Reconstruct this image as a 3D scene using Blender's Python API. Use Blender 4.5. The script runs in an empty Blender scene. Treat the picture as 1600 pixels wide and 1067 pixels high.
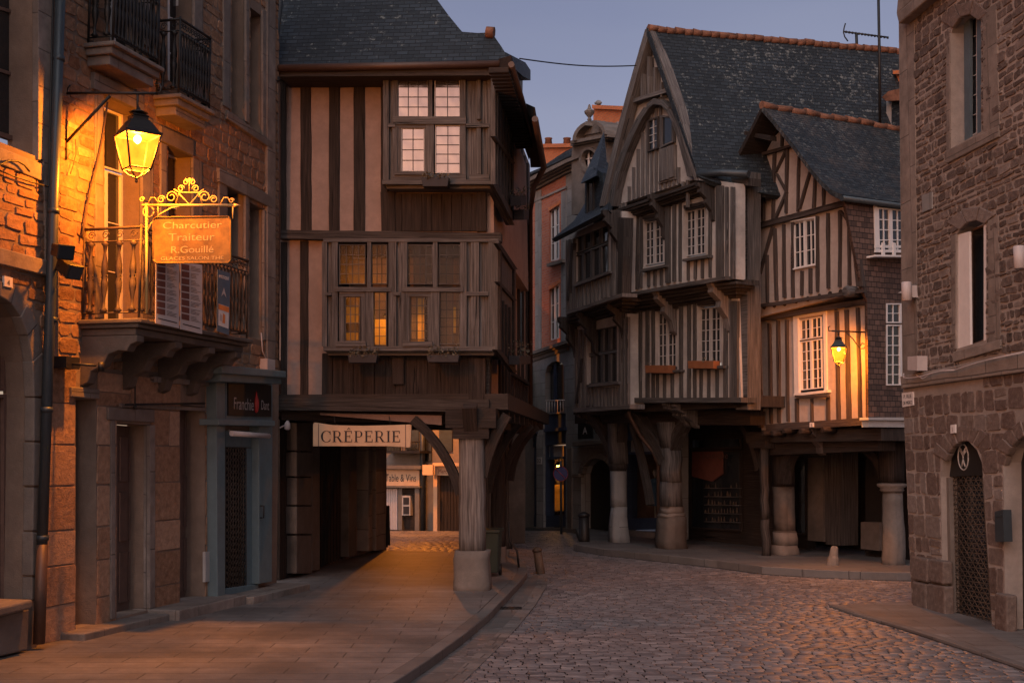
import bpy, bmesh, math, random
from mathutils import Vector, Matrix
from mathutils.geometry import tessellate_polygon
R = random.Random(7)
S = bpy.context.scene
COL = S.collection
V = Vector
# ------------------------------------------------------------------ camera
EYE = 2.0
FPX = 2000.0                       # focal length in pixels of the 1600 px wide photograph
PITCH = math.atan(176.5 / FPX)
cam = bpy.data.cameras.new('camera'); cam.sensor_width = 36; cam.lens = 36 * FPX / 1600
cam.clip_start = 0.1; cam.clip_end = 2000
camo = bpy.data.objects.new('camera', cam); COL.objects.link(camo)
camo.location = (0, 0, EYE); camo.rotation_euler = (math.pi / 2 + PITCH, 0, 0)
S.camera = camo
# ------------------------------------------------------------------ sky, dusk light, exposure
SUN_EL, SUN_AZ = 16.0, 200.0        # the sun is just about down, behind the camera
w = bpy.data.worlds.new('World'); S.world = w; w.use_nodes = True
nt = w.node_tree; nt.nodes.clear()
wo = nt.nodes.new('ShaderNodeOutputWorld'); bg = nt.nodes.new('ShaderNodeBackground')
sky = nt.nodes.new('ShaderNodeTexSky'); sky.sky_type = 'NISHITA'; sky.sun_disc = False
sky.sun_elevation = math.radians(SUN_EL); sky.sun_rotation = math.radians(SUN_AZ)
sky.air_density = 1.0; sky.dust_density = 1.5; sky.ozone_density = 2.0
tint = nt.nodes.new('ShaderNodeMix'); tint.data_type = 'RGBA'; tint.blend_type = 'MULTIPLY'; tint.inputs[0].default_value = 1
tint.inputs[7].default_value = (1.14, 0.765, 0.725, 1)
tcw = nt.nodes.new('ShaderNodeTexCoord'); mpw = nt.nodes.new('ShaderNodeMapping'); mpw.inputs['Scale'].default_value = (1.2, 1.2, 4.5); nzw = nt.nodes.new('ShaderNodeTexNoise'); nzw.inputs['Scale'].default_value = 1.6; nzw.inputs['Detail'].default_value = 5
rpw = nt.nodes.new('ShaderNodeValToRGB'); rpw.color_ramp.elements[0].position = .35; rpw.color_ramp.elements[0].color = (.90, .91, .95, 1); rpw.color_ramp.elements[1].position = .68; rpw.color_ramp.elements[1].color = (1.06, 1.04, 1.0, 1)
cld = nt.nodes.new('ShaderNodeMix'); cld.data_type = 'RGBA'; cld.blend_type = 'MULTIPLY'; cld.inputs[0].default_value = 1
nt.links.new(tcw.outputs['Generated'], mpw.inputs[0]); nt.links.new(mpw.outputs[0], nzw.inputs['Vector']); nt.links.new(nzw.outputs['Fac'], rpw.inputs[0])
nt.links.new(sky.outputs[0], tint.inputs[6]); nt.links.new(tint.outputs[2], cld.inputs[6]); nt.links.new(rpw.outputs[0], cld.inputs[7]); nt.links.new(cld.outputs[2], bg.inputs[0]); nt.links.new(bg.outputs[0], wo.inputs[0])
bg.inputs[1].default_value = 0.062
sl = bpy.data.lights.new('sun', 'SUN'); sl.energy = 0.72; sl.angle = math.radians(60); sl.color = (1.0, 1.0, 1.0)
so = bpy.data.objects.new('sun', sl); COL.objects.link(so)
sd = V((0.30, 1.0, -1.3))
so.rotation_euler = sd.to_track_quat('-Z', 'Y').to_euler()
S.view_settings.view_transform = 'Standard'; S.view_settings.look = 'None'
S.view_settings.gamma = 1; S.view_settings.use_curve_mapping = False
S.view_settings.exposure = 1.0
S.cycles.max_bounces = 6; S.cycles.transparent_max_bounces = 12
S.cycles.sample_clamp_indirect = 4.0
S.cycles.use_denoising = True
# ------------------------------------------------------------------ pixel rays and facade planes
def ray(px, py):
    a = (px - 800) / FPX; b = (533.5 - py) / FPX
    return V((a, math.cos(PITCH) - b * math.sin(PITCH), math.sin(PITCH) + b * math.cos(PITCH)))
C0 = V((0, 0, EYE))
def gp(px, py, z=0.0):
    r = ray(px, py); return C0 + r * ((z - EYE) / r.z)
class Face:
    """a plane of a building: o origin, t horizontal direction (to the right seen from outside), n outward normal"""
    def __init__(s, o, t, n=None):
        s.o = V(o); s.t = V(t).normalized()
        s.n = V(n).normalized() if n else V((s.t.y, -s.t.x, 0)).normalized()
        s.s = s.n.cross(s.t).normalized()
        if s.s.z < 0: s.s = -s.s
    def pt(s, px, py, d=0.0):
        r = ray(px, py); k = ((s.o + s.n * d - C0).dot(s.n)) / r.dot(s.n)
        return C0 + r * k
    def at(s, u, z, d=0.0):
        return V((s.o.x, s.o.y, 0)) + s.t * u + V((0, 0, z)) + s.n * d
    def u(s, px, py, d=0.0): return (s.pt(px, py, d) - s.o).dot(s.t)
    def z(s, px, py, d=0.0): return s.pt(px, py, d).z
    def ang(s): return math.atan2(s.t.y, s.t.x)
def dirdeg(a): return V((math.cos(math.radians(a)), math.sin(math.radians(a)), 0))
def through(p, q):
    d = (q - p); d.z = 0; return Face((p.x, p.y, 0), d)
# ------------------------------------------------------------------ node helper
class NT:
    def __init__(s, name):
        s.m = bpy.data.materials.new(name); s.m.use_nodes = True; s.t = s.m.node_tree
        s.b = s.t.nodes['Principled BSDF']; s.out = s.t.nodes['Material Output']
    def n(s, typ, **kw):
        x = s.t.nodes.new('ShaderNode' + typ)
        for k, v in kw.items(): setattr(x, k, v)
        return x
    def l(s, a, b): s.t.links.new(a, b)
    def put(s, sock, v):
        if isinstance(v, bpy.types.NodeSocket): s.l(v, sock)
        elif isinstance(v, (tuple, list)) and len(v) == 3 and sock.type == 'RGBA': sock.default_value = (*v, 1)
        else: sock.default_value = v
    def uv(s, sx=1, sy=1, sz=1, ox=0, oy=0):
        c = s.n('UVMap'); m = s.n('Mapping'); s.l(c.outputs[0], m.inputs[0])
        m.inputs['Scale'].default_value = (sx, sy, sz); m.inputs['Location'].default_value = (ox, oy, 0)
        return m.outputs[0]
    def noise(s, vec, scale=5, detail=4, rough=.55, dist=0):
        x = s.n('TexNoise'); s.put(x.inputs['Vector'], vec); x.inputs['Scale'].default_value = scale
        x.inputs['Detail'].default_value = detail; x.inputs['Roughness'].default_value = rough; x.inputs['Distortion'].default_value = dist
        return x
    def warp(s, vec, scale, amt, detail=2):
        x = s.noise(vec, scale, detail)
        a = s.n('VectorMath', operation='SUBTRACT'); s.l(x.outputs['Color'], a.inputs[0]); a.inputs[1].default_value = (.5, .5, .5)
        b = s.n('VectorMath', operation='SCALE'); s.l(a.outputs[0], b.inputs[0]); b.inputs['Scale'].default_value = amt
        c = s.n('VectorMath', operation='ADD'); s.l(vec, c.inputs[0]); s.l(b.outputs[0], c.inputs[1])
        return c.outputs[0]
    def ramp(s, fac, stops):
        r = s.n('ValToRGB'); s.l(fac, r.inputs[0]); e = r.color_ramp.elements
        while len(e) < len(stops): e.new(.5)
        for i, (p, c) in enumerate(stops):
            e[i].position = p; e[i].color = (*c, 1) if isinstance(c, (tuple, list)) else (c, c, c, 1)
        return r.outputs[0]
    def mix(s, fac, a, b, mode='MIX'):
        x = s.n('Mix', data_type='RGBA', blend_type=mode)
        s.put(x.inputs[0], fac); s.put(x.inputs[6], a); s.put(x.inputs[7], b)
        return x.outputs[2]
    def math(s, op, a, b=0.0, clamp=False):
        x = s.n('Math', operation=op); x.use_clamp = clamp; s.put(x.inputs[0], a); s.put(x.inputs[1], b); return x.outputs[0]
    def bump(s, h, strength=.5, dist=.02, prev=None):
        x = s.n('Bump'); s.l(h, x.inputs['Height']); x.inputs['Strength'].default_value = strength; x.inputs['Distance'].default_value = dist
        if prev: s.l(prev, x.inputs['Normal'])
        return x.outputs[0]
    def end(s, col=None, rough=.85, normal=None, metal=0, spec=.3):
        if col is not None: s.put(s.b.inputs['Base Color'], col)
        s.put(s.b.inputs['Roughness'], rough)
        if normal: s.l(normal, s.b.inputs['Normal'])
        s.b.inputs['Metallic'].default_value = metal; s.b.inputs['Specular IOR Level'].default_value = spec
        return s.m
def sc(c, k): return tuple(min(1, x * k) for x in c)
def ds(c, k=.42):
    l = sum(c) / 3; return tuple(x + (l - x) * k for x in c)
def m_plaster(name, c, var=.25, bump=.3):
    c = ds(c); N = NT(name); uv = N.uv()
    a = N.noise(uv, 1.3, 5, .6).outputs['Fac']; b = N.noise(uv, 9, 5, .65).outputs['Fac']; f = N.noise(uv, 60, 3).outputs['Fac']
    col = N.ramp(a, [(.3, sc(c, 1 - var)), (.55, c), (.75, sc(c, 1 + var * .5))])
    col = N.mix(N.ramp(b, [(.35, .55), (.6, 0)]), col, sc(c, .72))
    h = N.math('ADD', N.math('MULTIPLY', b, .7), N.math('MULTIPLY', f, .3))
    return N.end(col, .92, N.bump(h, bump, .012), spec=.15)
def m_timber(name, c1, c2, c3=None, rough=.8, wear=.5):
    c1, c2 = ds(c1), ds(c2); c3 = ds(c3) if c3 else None; N = NT(name); uv = N.uv(1, 1, 1); st = N.uv(.9, 26, 1); st2 = N.uv(.45, 7, 1)
    g = N.noise(N.warp(st, .6, .32), 1.6, 6, .65).outputs['Fac']; g2 = N.noise(st2, 1.5, 3).outputs['Fac']; big = N.noise(uv, 1.1, 5, .6).outputs['Fac']
    c3 = c3 or sc(c2, 1.35)
    col = N.ramp(g, [(.28, sc(c1, .5)), (.42, c1), (.6, c2), (.78, c3)])
    col = N.mix(N.ramp(big, [(.4, 0), (.62, wear)]), col, N.ramp(g2, [(.35, sc(c1, .55)), (.7, sc(c2, .9))]))
    crack = N.ramp(N.noise(N.uv(.7, 14, 1, 3, 5), 1.2, 3).outputs['Fac'], [(.30, 0.0), (.345, 1.0)])
    col = N.mix(crack, sc(c1, .18), col)
    nb = N.bump(g, .75, .012); nb = N.bump(crack, .6, .015, nb)
    return N.end(col, rough, nb, spec=.25)
def m_block(name, c1, c2, mortar, bw=.5, bh=.28, ms=.012, warp=.03, wsc=2.0, bump=.8, dist=.03, var=.6, rough=.88, off=.5, sq=1.0, grain=.25, spec=.2, blot=.5, fr=2):
    if 'brick' not in name: c1, c2, mortar = ds(c1), ds(c2), ds(mortar)
    N = NT(name); uv = N.uv(); v = N.warp(uv, wsc, warp, 3)
    b = N.n('TexBrick'); N.l(v, b.inputs['Vector']); b.offset = off; b.squash = sq; b.squash_frequency = fr; b.offset_frequency = 2
    b.inputs['Scale'].default_value = 1; b.inputs['Brick Width'].default_value = bw; b.inputs['Row Height'].default_value = bh
    b.inputs['Mortar Size'].default_value = ms; b.inputs['Mortar Smooth'].default_value = .35; b.inputs['Bias'].default_value = 0
    b.inputs['Color1'].default_value = (0, 0, 0, 1); b.inputs['Color2'].default_value = (1, 1, 1, 1); b.inputs['Mortar'].default_value = (.5, .5, .5, 1)
    col = N.mix(N.math('MULTIPLY', b.outputs['Color'], 1.0), c1, c2)
    n1 = N.noise(uv, 7 / max(bw, .1) * .5, 6, .7).outputs['Fac']; n2 = N.noise(uv, .7, 4).outputs['Fac']
    col = N.mix(grain, col, N.ramp(n1, [(.3, sc(c1, .45)), (.7, sc(c2, 1.3))]))
    col = N.mix(N.ramp(n2, [(.42, 0), (.66, blot)]), col, sc(c1, .65))
    col = N.mix(b.outputs['Fac'], col, mortar)
    inv = N.math('SUBTRACT', 1.0, b.outputs['Fac'])
    h = N.math('ADD', inv, N.math('MULTIPLY', N.noise(uv, 24, 5, .7).outputs['Fac'], .35))
    h = N.math('ADD', h, N.math('MULTIPLY', b.outputs['Color'], .25))
    return N.end(col, rough, N.bump(h, bump, dist), spec=spec)
def m_stones(name, stops, rough=.88, bump=.8, dist=.02, spec=.25, sv=1.0, grain=.45):
    """separate stones: every stone carries its own UV offset, so its tone is its own"""
    N = NT(name); uv = N.uv(); t = N.noise(N.uv(.037, .041), 3.1, 1, .5).outputs['Fac']
    t = N.math('MULTIPLY', N.math('SUBTRACT', t, .33), 2.9, True)
    kd = 0 if name in ('rubble_stones', 'stained_granite_blocks') else .42
    col = N.ramp(t, [(p_, ds(c, kd)) for p_, c in stops])
    g = N.noise(uv, 13, 6, .72).outputs['Fac']; g2 = N.noise(uv, 55, 3, .7).outputs['Fac']
    col = N.mix(grain, col, N.ramp(g, [(.32, sc(stops[0][1], .55)), (.55, stops[len(stops) // 2][1]), (.72, sc(stops[-1][1], 1.25))]))
    h = N.math('ADD', g, N.math('MULTIPLY', g2, .35))
    return N.end(col, N.ramp(g, [(.3, max(0, rough - .12)), (.7, min(1, rough + .08))]), N.bump(h, bump, dist), spec=spec)
def m_slate(name, c, lich=(.32, .33, .30), amt=.6, bw=.17, bh=.082, moss=None, lpos=.62):
    N = NT(name); uv = N.uv(); v = N.warp(uv, 3, .02)
    b = N.n('TexBrick'); N.l(v, b.inputs['Vector']); b.offset = .5
    b.inputs['Scale'].default_value = 1; b.inputs['Brick Width'].default_value = bw; b.inputs['Row Height'].default_value = bh
    b.inputs['Mortar Size'].default_value = .007; b.inputs['Mortar Smooth'].default_value = .2
    b.inputs['Color1'].default_value = (0, 0, 0, 1); b.inputs['Color2'].default_value = (1, 1, 1, 1)
    col = N.mix(b.outputs['Color'], sc(c, .55), sc(c, 1.45))
    big = N.noise(uv, .8, 5, .65).outputs['Fac']
    col = N.mix(N.ramp(big, [(.35, 0), (.65, .6)]), col, sc(c, .45))
    sp = N.noise(N.warp(uv, 6, .1), 8.5, 6, .78).outputs['Fac']
    sp = N.math('ADD', N.math('MULTIPLY', sp, .8), N.math('MULTIPLY', N.noise(uv, .9, 3).outputs['Fac'], .25))
    col = N.mix(N.ramp(sp, [(lpos, 0), (lpos + .05, amt)]), col, lich)
    if moss: col = N.mix(N.ramp(N.noise(uv, 1.6, 6, .7).outputs['Fac'], [(.5, 0), (.66, .7)]), col, moss)
    col = N.mix(b.outputs['Fac'], col, sc(c, .2))
    wv = N.n('SeparateXYZ'); N.l(v, wv.inputs[0])
    saw = N.math('FRACT', N.math('DIVIDE', wv.outputs[1], bh))
    h = N.math('ADD', N.math('SUBTRACT', 1.0, saw), N.math('MULTIPLY', b.outputs['Color'], .5))
    return N.end(col, .62, N.bump(h, .8, .02), spec=.35)
def m_paint(name, c, rough=.5, metal=0, var=.2, bump=.1, spec=.4):
    N = NT(name); uv = N.uv(); a = N.noise(uv, 5, 5, .7).outputs['Fac']; f = N.noise(uv, 45, 3).outputs['Fac']
    col = N.ramp(a, [(.3, sc(c, 1 - var)), (.7, sc(c, 1 + var))])
    return N.end(col, rough, N.bump(f, bump, .004), metal, spec)
def m_glass(name, c=(.012, .014, .018), rough=.06, metal=0, wav=.25, spec=.6):
    N = NT(name); uv = N.uv(); a = N.noise(uv, 2.2, 2).outputs['Fac']
    return N.end(c, rough, N.bump(a, wav, .01), metal, spec)
def m_emit(name, c, k):
    N = NT(name); N.b.inputs['Base Color'].default_value = (*c, 1); N.b.inputs['Emission Color'].default_value = (*c, 1)
    N.b.inputs['Emission Strength'].default_value = k; return N.m
def m_lampglass(name, c, k, tr=.55):
    N = NT(name); N.t.nodes.remove(N.b); e = N.n('Emission'); t = N.n('BsdfTransparent'); mx = N.n('MixShader')
    n = N.noise(N.uv(), 8, 3).outputs['Fac']
    N.l(N.ramp(n, [(.3, sc(c, .6)), (.7, c)]), e.inputs[0]); e.inputs[1].default_value = k
    t.inputs[0].default_value = (1, .9, .75, 1); mx.inputs[0].default_value = 1 - tr
    N.l(t.outputs[0], mx.inputs[1]); N.l(e.outputs[0], mx.inputs[2]); N.l(mx.outputs[0], N.out.inputs[0]); return N.m
def m_clear(name, g=.12):
    N = NT(name); N.t.nodes.remove(N.b); gl = N.n('BsdfGlossy'); t = N.n('BsdfTransparent'); mx = N.n('MixShader')
    gl.inputs['Roughness'].default_value = .25; gl.inputs[0].default_value = (.8, .8, .85, 1); t.inputs[0].default_value = (.85, .85, .85, 1)
    N.l(N.bump(N.noise(N.uv(), 3, 2).outputs['Fac'], .3, .01), gl.inputs['Normal'])
    mx.inputs[0].default_value = g; N.l(t.outputs[0], mx.inputs[1]); N.l(gl.outputs[0], mx.inputs[2]); N.l(mx.outputs[0], N.out.inputs[0]); return N.m
M = {}
M['pink'] = m_plaster('pink_plaster', (.33, .20, .155))
M['pink2'] = m_plaster('pale_pink_plaster', (.44, .33, .285), .25)
M['cream'] = m_plaster('cream_plaster', (.17, .14, .12))
M['greyplaster'] = m_plaster('grey_plaster', (.42, .365, .335), .4)
M['oak'] = m_timber('dark_weathered_oak', (.026, .017, .014), (.068, .052, .046), (.12, .098, .092))
M['oakmid'] = m_timber('faded_oak', (.046, .037, .034), (.095, .08, .074), (.165, .145, .137))
M['oakgrey'] = m_timber('grey_weathered_oak', (.055, .046, .044), (.13, .112, .11), (.23, .205, .20))
M['oakbrown'] = m_timber('brown_oak', (.020, .011, .008), (.042, .025, .019), (.085, .058, .048))
M['oakpale'] = m_timber('pale_silvered_oak', (.09, .073, .068), (.18, .15, .14), (.26, .225, .215), wear=.4)
M['oakred'] = m_timber('red_brown_timber', (.05, .031, .026), (.085, .056, .047), (.14, .095, .082), wear=.4)
M['soffit'] = m_timber('dark_soffit_boards', (.03, .019, .015), (.055, .036, .028))
M['mortar'] = m_plaster('lime_mortar', (.24, .15, .10), .35, .8)
M['mortar_r'] = m_plaster('pale_lime_mortar', (.31, .24, .205), .3, .8)
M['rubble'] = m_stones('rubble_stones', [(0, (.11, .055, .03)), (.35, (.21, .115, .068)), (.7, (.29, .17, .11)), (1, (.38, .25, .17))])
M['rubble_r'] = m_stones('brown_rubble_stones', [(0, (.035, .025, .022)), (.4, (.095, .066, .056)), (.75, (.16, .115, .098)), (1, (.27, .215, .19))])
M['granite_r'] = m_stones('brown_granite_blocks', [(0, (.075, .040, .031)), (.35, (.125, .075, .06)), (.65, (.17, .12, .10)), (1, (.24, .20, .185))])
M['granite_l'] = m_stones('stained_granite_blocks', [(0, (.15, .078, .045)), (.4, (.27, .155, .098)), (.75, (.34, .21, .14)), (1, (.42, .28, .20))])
M['cobble'] = m_stones('worn_setts', [(0, (.07, .056, .058)), (.35, (.125, .10, .103)), (.7, (.175, .143, .145)), (1, (.26, .21, .205))], .46, .5, .006, .5, grain=.35)
M['joint'] = m_plaster('dirty_joint_sand', (.035, .028, .026), .4, .6)
M['stonedark'] = m_plaster('soot_stained_stone', (.13, .092, .072), .5, .8)
M['ashlar'] = m_block('dressed_granite', (.20, .14, .11), (.31, .235, .19), (.10, .07, .055), .75, .42, .008, .05, 1.4, .7, .03)
M['trim'] = m_block('granite_surround', (.18, .13, .105), (.27, .205, .17), (.11, .08, .065), .9, .38, .006, .02, 2, .8, .02, grain=.55, blot=.6)
M['stone'] = m_plaster('pale_granite', (.19, .145, .12), .45, .9)
M['stonegrey'] = m_block('grey_ashlar', (.20, .195, .20), (.29, .285, .29), (.11, .105, .10), .9, .36, .008, .02, 2, .5, .01)
M['brick'] = m_block('red_brick', (.36, .11, .07), (.50, .19, .12), (.34, .22, .18), .22, .075, .008, .006, 3, .5, .008, grain=.3, blot=.3)
M['brick_o'] = m_block('orange_brick', (.50, .14, .05), (.66, .22, .09), (.34, .20, .14), .22, .075, .008, .006, 3, .5, .008, grain=.3, blot=.3)
M['slate'] = m_slate('blue_slate', (.022, .030, .040), amt=.45, lpos=.60)
M['slate_l'] = m_slate('lichened_slate', (.020, .026, .033), (.17, .175, .165), amt=.7, lpos=.575)
M['slate_m'] = m_slate('mossy_slate', (.024, .029, .034), (.15, .15, .14), .6, lpos=.57, moss=(.075, .062, .055))
M['fishslate'] = m_slate('brown_wall_slates', (.10, .058, .043), (.16, .10, .08), .3, .12, .09)
M['tile'] = m_paint('orange_ridge_tile', (.17, .075, .045), .85, var=.6, bump=.5)
M['flag'] = m_block('worn_flagstones', (.125, .098, .09), (.195, .155, .142), (.06, .046, .04), .80, .30, .007, .018, 2, .7, .014, rough=.56, grain=.4, spec=.45, blot=.9)
M['kerb'] = m_block('kerb_granite', (.12, .092, .083), (.175, .14, .128), (.05, .038, .033), 1.0, 2.0, .008, .01, 2, .5, .012, rough=.6)
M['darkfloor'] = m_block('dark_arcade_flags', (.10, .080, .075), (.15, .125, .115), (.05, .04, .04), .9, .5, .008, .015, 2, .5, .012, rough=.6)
M['iron'] = m_paint('black_iron', (.018, .016, .016), .5, .3)
M['rustiron'] = m_paint('rusty_iron', (.075, .05, .035), .7, .2, .5)
M['zinc'] = m_paint('painted_downpipe', (.035, .045, .055), .45, .2)
M['zincb'] = m_paint('brown_pipe', (.07, .04, .03), .5, .2)
M['teal'] = m_paint('blue_green_paint', (.11, .155, .175), .55, var=.15)
M['bluep'] = m_paint('navy_paint', (.03, .045, .085), .5)
M['shut'] = m_paint('blue_grey_shutter', (.07, .10, .125), .6)
M['whitep'] = m_paint('white_paint', (.62, .58, .57), .55, var=.08)
M['offwhite'] = m_paint('grey_white_paint', (.36, .34, .335), .6, var=.15)
M['brownp'] = m_paint('brown_door_paint', (.13, .08, .065), .6, var=.25)
M['black'] = m_paint('black_board', (.014, .013, .013), .5)
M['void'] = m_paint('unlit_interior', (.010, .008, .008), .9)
M['green'] = m_paint('green_plastic', (.022, .034, .027), .45)
M['terra'] = m_paint('orange_planter', (.21, .075, .03), .7)
M['leaf'] = m_paint('dry_foliage', (.10, .085, .06), .9, var=.5)
M['signcream'] = m_paint('cream_signboard', (.50, .34, .22), .7, var=.1)
M['signgold'] = m_paint('worn_gold_sign', (.17, .095, .02), .6, var=.6)
M['goldpaint'] = m_paint('pale_gilt_letter', (.42, .30, .13), .6)
M['ink'] = m_paint('dark_ink', (.02, .018, .022), .7)
M['textile'] = m_paint('white_canvas', (.50, .44, .43), .85, var=.08)
M['menured'] = m_paint('menu_brown', (.13, .045, .035), .8)
M['bluebanner'] = m_paint('slate_blue_banner', (.09, .12, .16), .8)
M['orange'] = m_paint('orange_print', (.65, .20, .05), .8)
M['greyp'] = m_paint('light_grey_plastic', (.42, .37, .37), .55, var=.1)
M['red'] = m_paint('red_paint', (.35, .03, .03), .5)
M['sblue'] = m_paint('sign_blue', (.03, .04, .16), .5)
M['bluecloth'] = m_paint('blue_cloth', (.05, .12, .22), .85)
M['yellowcloth'] = m_paint('yellow_cloth', (.75, .45, .10), .85)
M['glass'] = m_glass('dark_window_glass', (.016, .019, .024), rough=.07, wav=.5, spec=.9)
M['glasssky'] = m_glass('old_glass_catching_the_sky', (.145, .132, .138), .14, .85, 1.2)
M['clear'] = m_clear('shop_glass', .012)
M['lampglass'] = m_lampglass('lantern_glass', (1.0, .19, .010), 2.7, .35)
M['bulb'] = m_emit('sodium_bulb', (1.0, .62, .16), 60)
# ------------------------------------------------------------------ mesh builder
class MB:
    def __init__(s): s.v = []; s.f = []; s.uv = []; s.sm = []
    def poly(s, pts, g=None, off=(0, 0), smooth=False, tris=None):
        pts = [V(p) for p in pts]
        if tris: a, b, c = (pts[i] for i in tris[0])
        n = V((0, 0, 0))
        if tris:
            for t in tris: n = (b - a).cross(c - a); break
        else:
            for i in range(len(pts)):
                p, q = pts[i], pts[(i + 1) % len(pts)]; n += p.cross(q)
        if n.length < 1e-12: return
        n.normalize()
        g = V(g) if g is not None else V((1, 0, 0))
        a = g - n * g.dot(n)
        if a.length < .3:
            a = V((0, 0, 1)); a = a - n * a.dot(n)
            if a.length < .3: a = V((1, 0, 0)); a = a - n * a.dot(n)
        a.normalize(); b = n.cross(a)
        if b.z < -.01 or (abs(b.z) <= .01 and b.y < 0): b = -b
        base = len(s.v); s.v += pts
        uvs = [(p.dot(a) + off[0], p.dot(b) + off[1]) for p in pts]
        for t in (tris or [tuple(range(len(pts)))]):
            s.f.append([base + i for i in t]); s.uv.append([uvs[i] for i in t]); s.sm.append(smooth)
    def prism(s, fr, bk, g=None, off=(0, 0), back=True, smooth=False):
        n = len(fr); s.poly(fr, g, off)
        if back: s.poly(list(reversed(bk)), g, off)
        for i in range(n):
            j = (i + 1) % n; s.poly([fr[i], bk[i], bk[j], fr[j]], g, off, smooth)
    def ext(s, F, px, d1, d0, g=None, off=(0, 0), back=True):
        fr = [F.pt(x, y, d1) for x, y in px]; bk = [p - F.n * (d1 - d0) for p in fr]
        s.prism(fr, bk, g if g is not None else F.t, off, back)
    def beam(s, F, x0, y0, x1, y1, w, d1, d0, jit=.5, seg=None, w1=None):
        """a timber drawn from pixel to pixel on face F, w pixels wide, wobbling a little like hewn oak"""
        L = math.hypot(x1 - x0, y1 - y0); seg = seg or max(1, int(L / 28)); w1 = w if w1 is None else w1
        vert = abs(y1 - y0) > abs(x1 - x0); A = []; B = []
        for i in range(seg + 1):
            k = i / seg; x = x0 + (x1 - x0) * k; y = y0 + (y1 - y0) * k; h = (w + (w1 - w) * k) / 2
            ja, jb = R.uniform(-jit, jit), R.uniform(-jit, jit)
            if vert: A.append((x - h + ja, y)); B.append((x + h + jb, y))
            else: A.append((x, y - h + ja)); B.append((x, y + h + jb))
        off = (R.uniform(0, 40), R.uniform(0, 40))
        g = (F.pt(x1, y1, d1) - F.pt(x0, y0, d1)).normalized()
        for i in range(seg):
            q = [A[i], A[i + 1], B[i + 1], B[i]]
            fr = [F.pt(x, y, d1) for x, y in q]; bk = [p - F.n * (d1 - d0) for p in fr]
            s.poly(fr, g, off); s.poly([fr[0], bk[0], bk[1], fr[1]], g, off); s.poly([fr[2], bk[2], bk[3], fr[3]], g, off)
            s.poly([bk[3], bk[2], bk[1], bk[0]], g, off)
            if i == 0: s.poly([fr[3], bk[3], bk[0], fr[0]], g, off)
            if i == seg - 1: s.poly([fr[1], bk[1], bk[2], fr[2]], g, off)
    def box(s, c, ax, ay, az, g=None, off=None):
        """c centre, ax ay az half-extent vectors"""
        c, ax, ay, az = V(c), V(ax), V(ay), V(az); off = off or (R.uniform(0, 20), R.uniform(0, 20))
        m = max((ax, ay, az), key=lambda q: q.length); g = g or m.normalized()
        fr = [c + az - ax - ay, c + az + ax - ay, c + az + ax + ay, c + az - ax + ay]; bk = [p - az * 2 for p in fr]
        s.prism(fr, bk, g, off)
    def fbox(s, F, u0, u1, z0, z1, d1, d0, g=None, off=(0, 0)):
        fr = [F.at(u0, z1, d1), F.at(u1, z1, d1), F.at(u1, z0, d1), F.at(u0, z0, d1)]; bk = [p - F.n * (d1 - d0) for p in fr]
        s.prism(fr, bk, g or F.t, off)
    def tube(s, path, r, n=7, r2=None, closed=False):
        path = [V(p) for p in path]; m = len(path); rings = []; up = V((0, 0, 1)); prev = None
        for i, p in enumerate(path):
            t = (path[min(i + 1, m - 1)] - path[max(i - 1, 0)])
            if t.length < 1e-9: t = V((0, 0, 1))
            t.normalize()
            if prev is None:
                a = t.cross(up)
                if a.length < .2: a = t.cross(V((1, 0, 0)))
            else: a = prev - t * prev.dot(t)
            a.normalize(); prev = a; b = t.cross(a); rr = r if r2 is None else r + (r2 - r) * i / max(1, m - 1)
            rings.append([p + a * (rr * math.cos(2 * math.pi * k / n)) + b * (rr * math.sin(2 * math.pi * k / n)) for k in range(n)])
        off = (R.uniform(0, 9), 0)
        for i in range(m - 1):
            g = (path[i + 1] - path[i])
            g = g.normalized() if g.length > 1e-9 else V((0, 0, 1))
            for k in range(n):
                j = (k + 1) % n; s.poly([rings[i][k], rings[i][j], rings[i + 1][j], rings[i + 1][k]], g, off, True)
        s.poly(list(reversed(rings[0])), None, off); s.poly(rings[-1], None, off)
    def lathe(s, c, prof, n=12, ax=V((1, 0, 0)), up=V((0, 0, 1)), rot=0, smooth=True):
        """profile [(radius, height)] turned about the vertical through c"""
        c = V(c); ay = up.cross(ax); rg = []
        for r, h in prof:
            rg.append([c + up * h + ax * (r * math.cos(rot + 2 * math.pi * k / n)) + ay * (r * math.sin(rot + 2 * math.pi * k / n)) for k in range(n)])
        for i in range(len(rg) - 1):
            for k in range(n):
                j = (k + 1) % n; s.poly([rg[i][k], rg[i][j], rg[i + 1][j], rg[i + 1][k]], up, (0, 0), smooth)
        s.poly(list(reversed(rg[0]))); s.poly(rg[-1])
    def ring(s, c, a, b, r, w=.006, n=14, turns=1.0, r2=None, n2=5):
        """a ring or scroll of rod in the plane of a and b"""
        r2 = r if r2 is None else r2; k = int(n * turns) + 1
        s.tube([V(c) + a * ((r + (r2 - r) * i / (k - 1)) * math.cos(2 * math.pi * turns * i / (k - 1))) + b * ((r + (r2 - r) * i / (k - 1)) * math.sin(2 * math.pi * turns * i / (k - 1))) for i in range(k)], w, n2)
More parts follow.
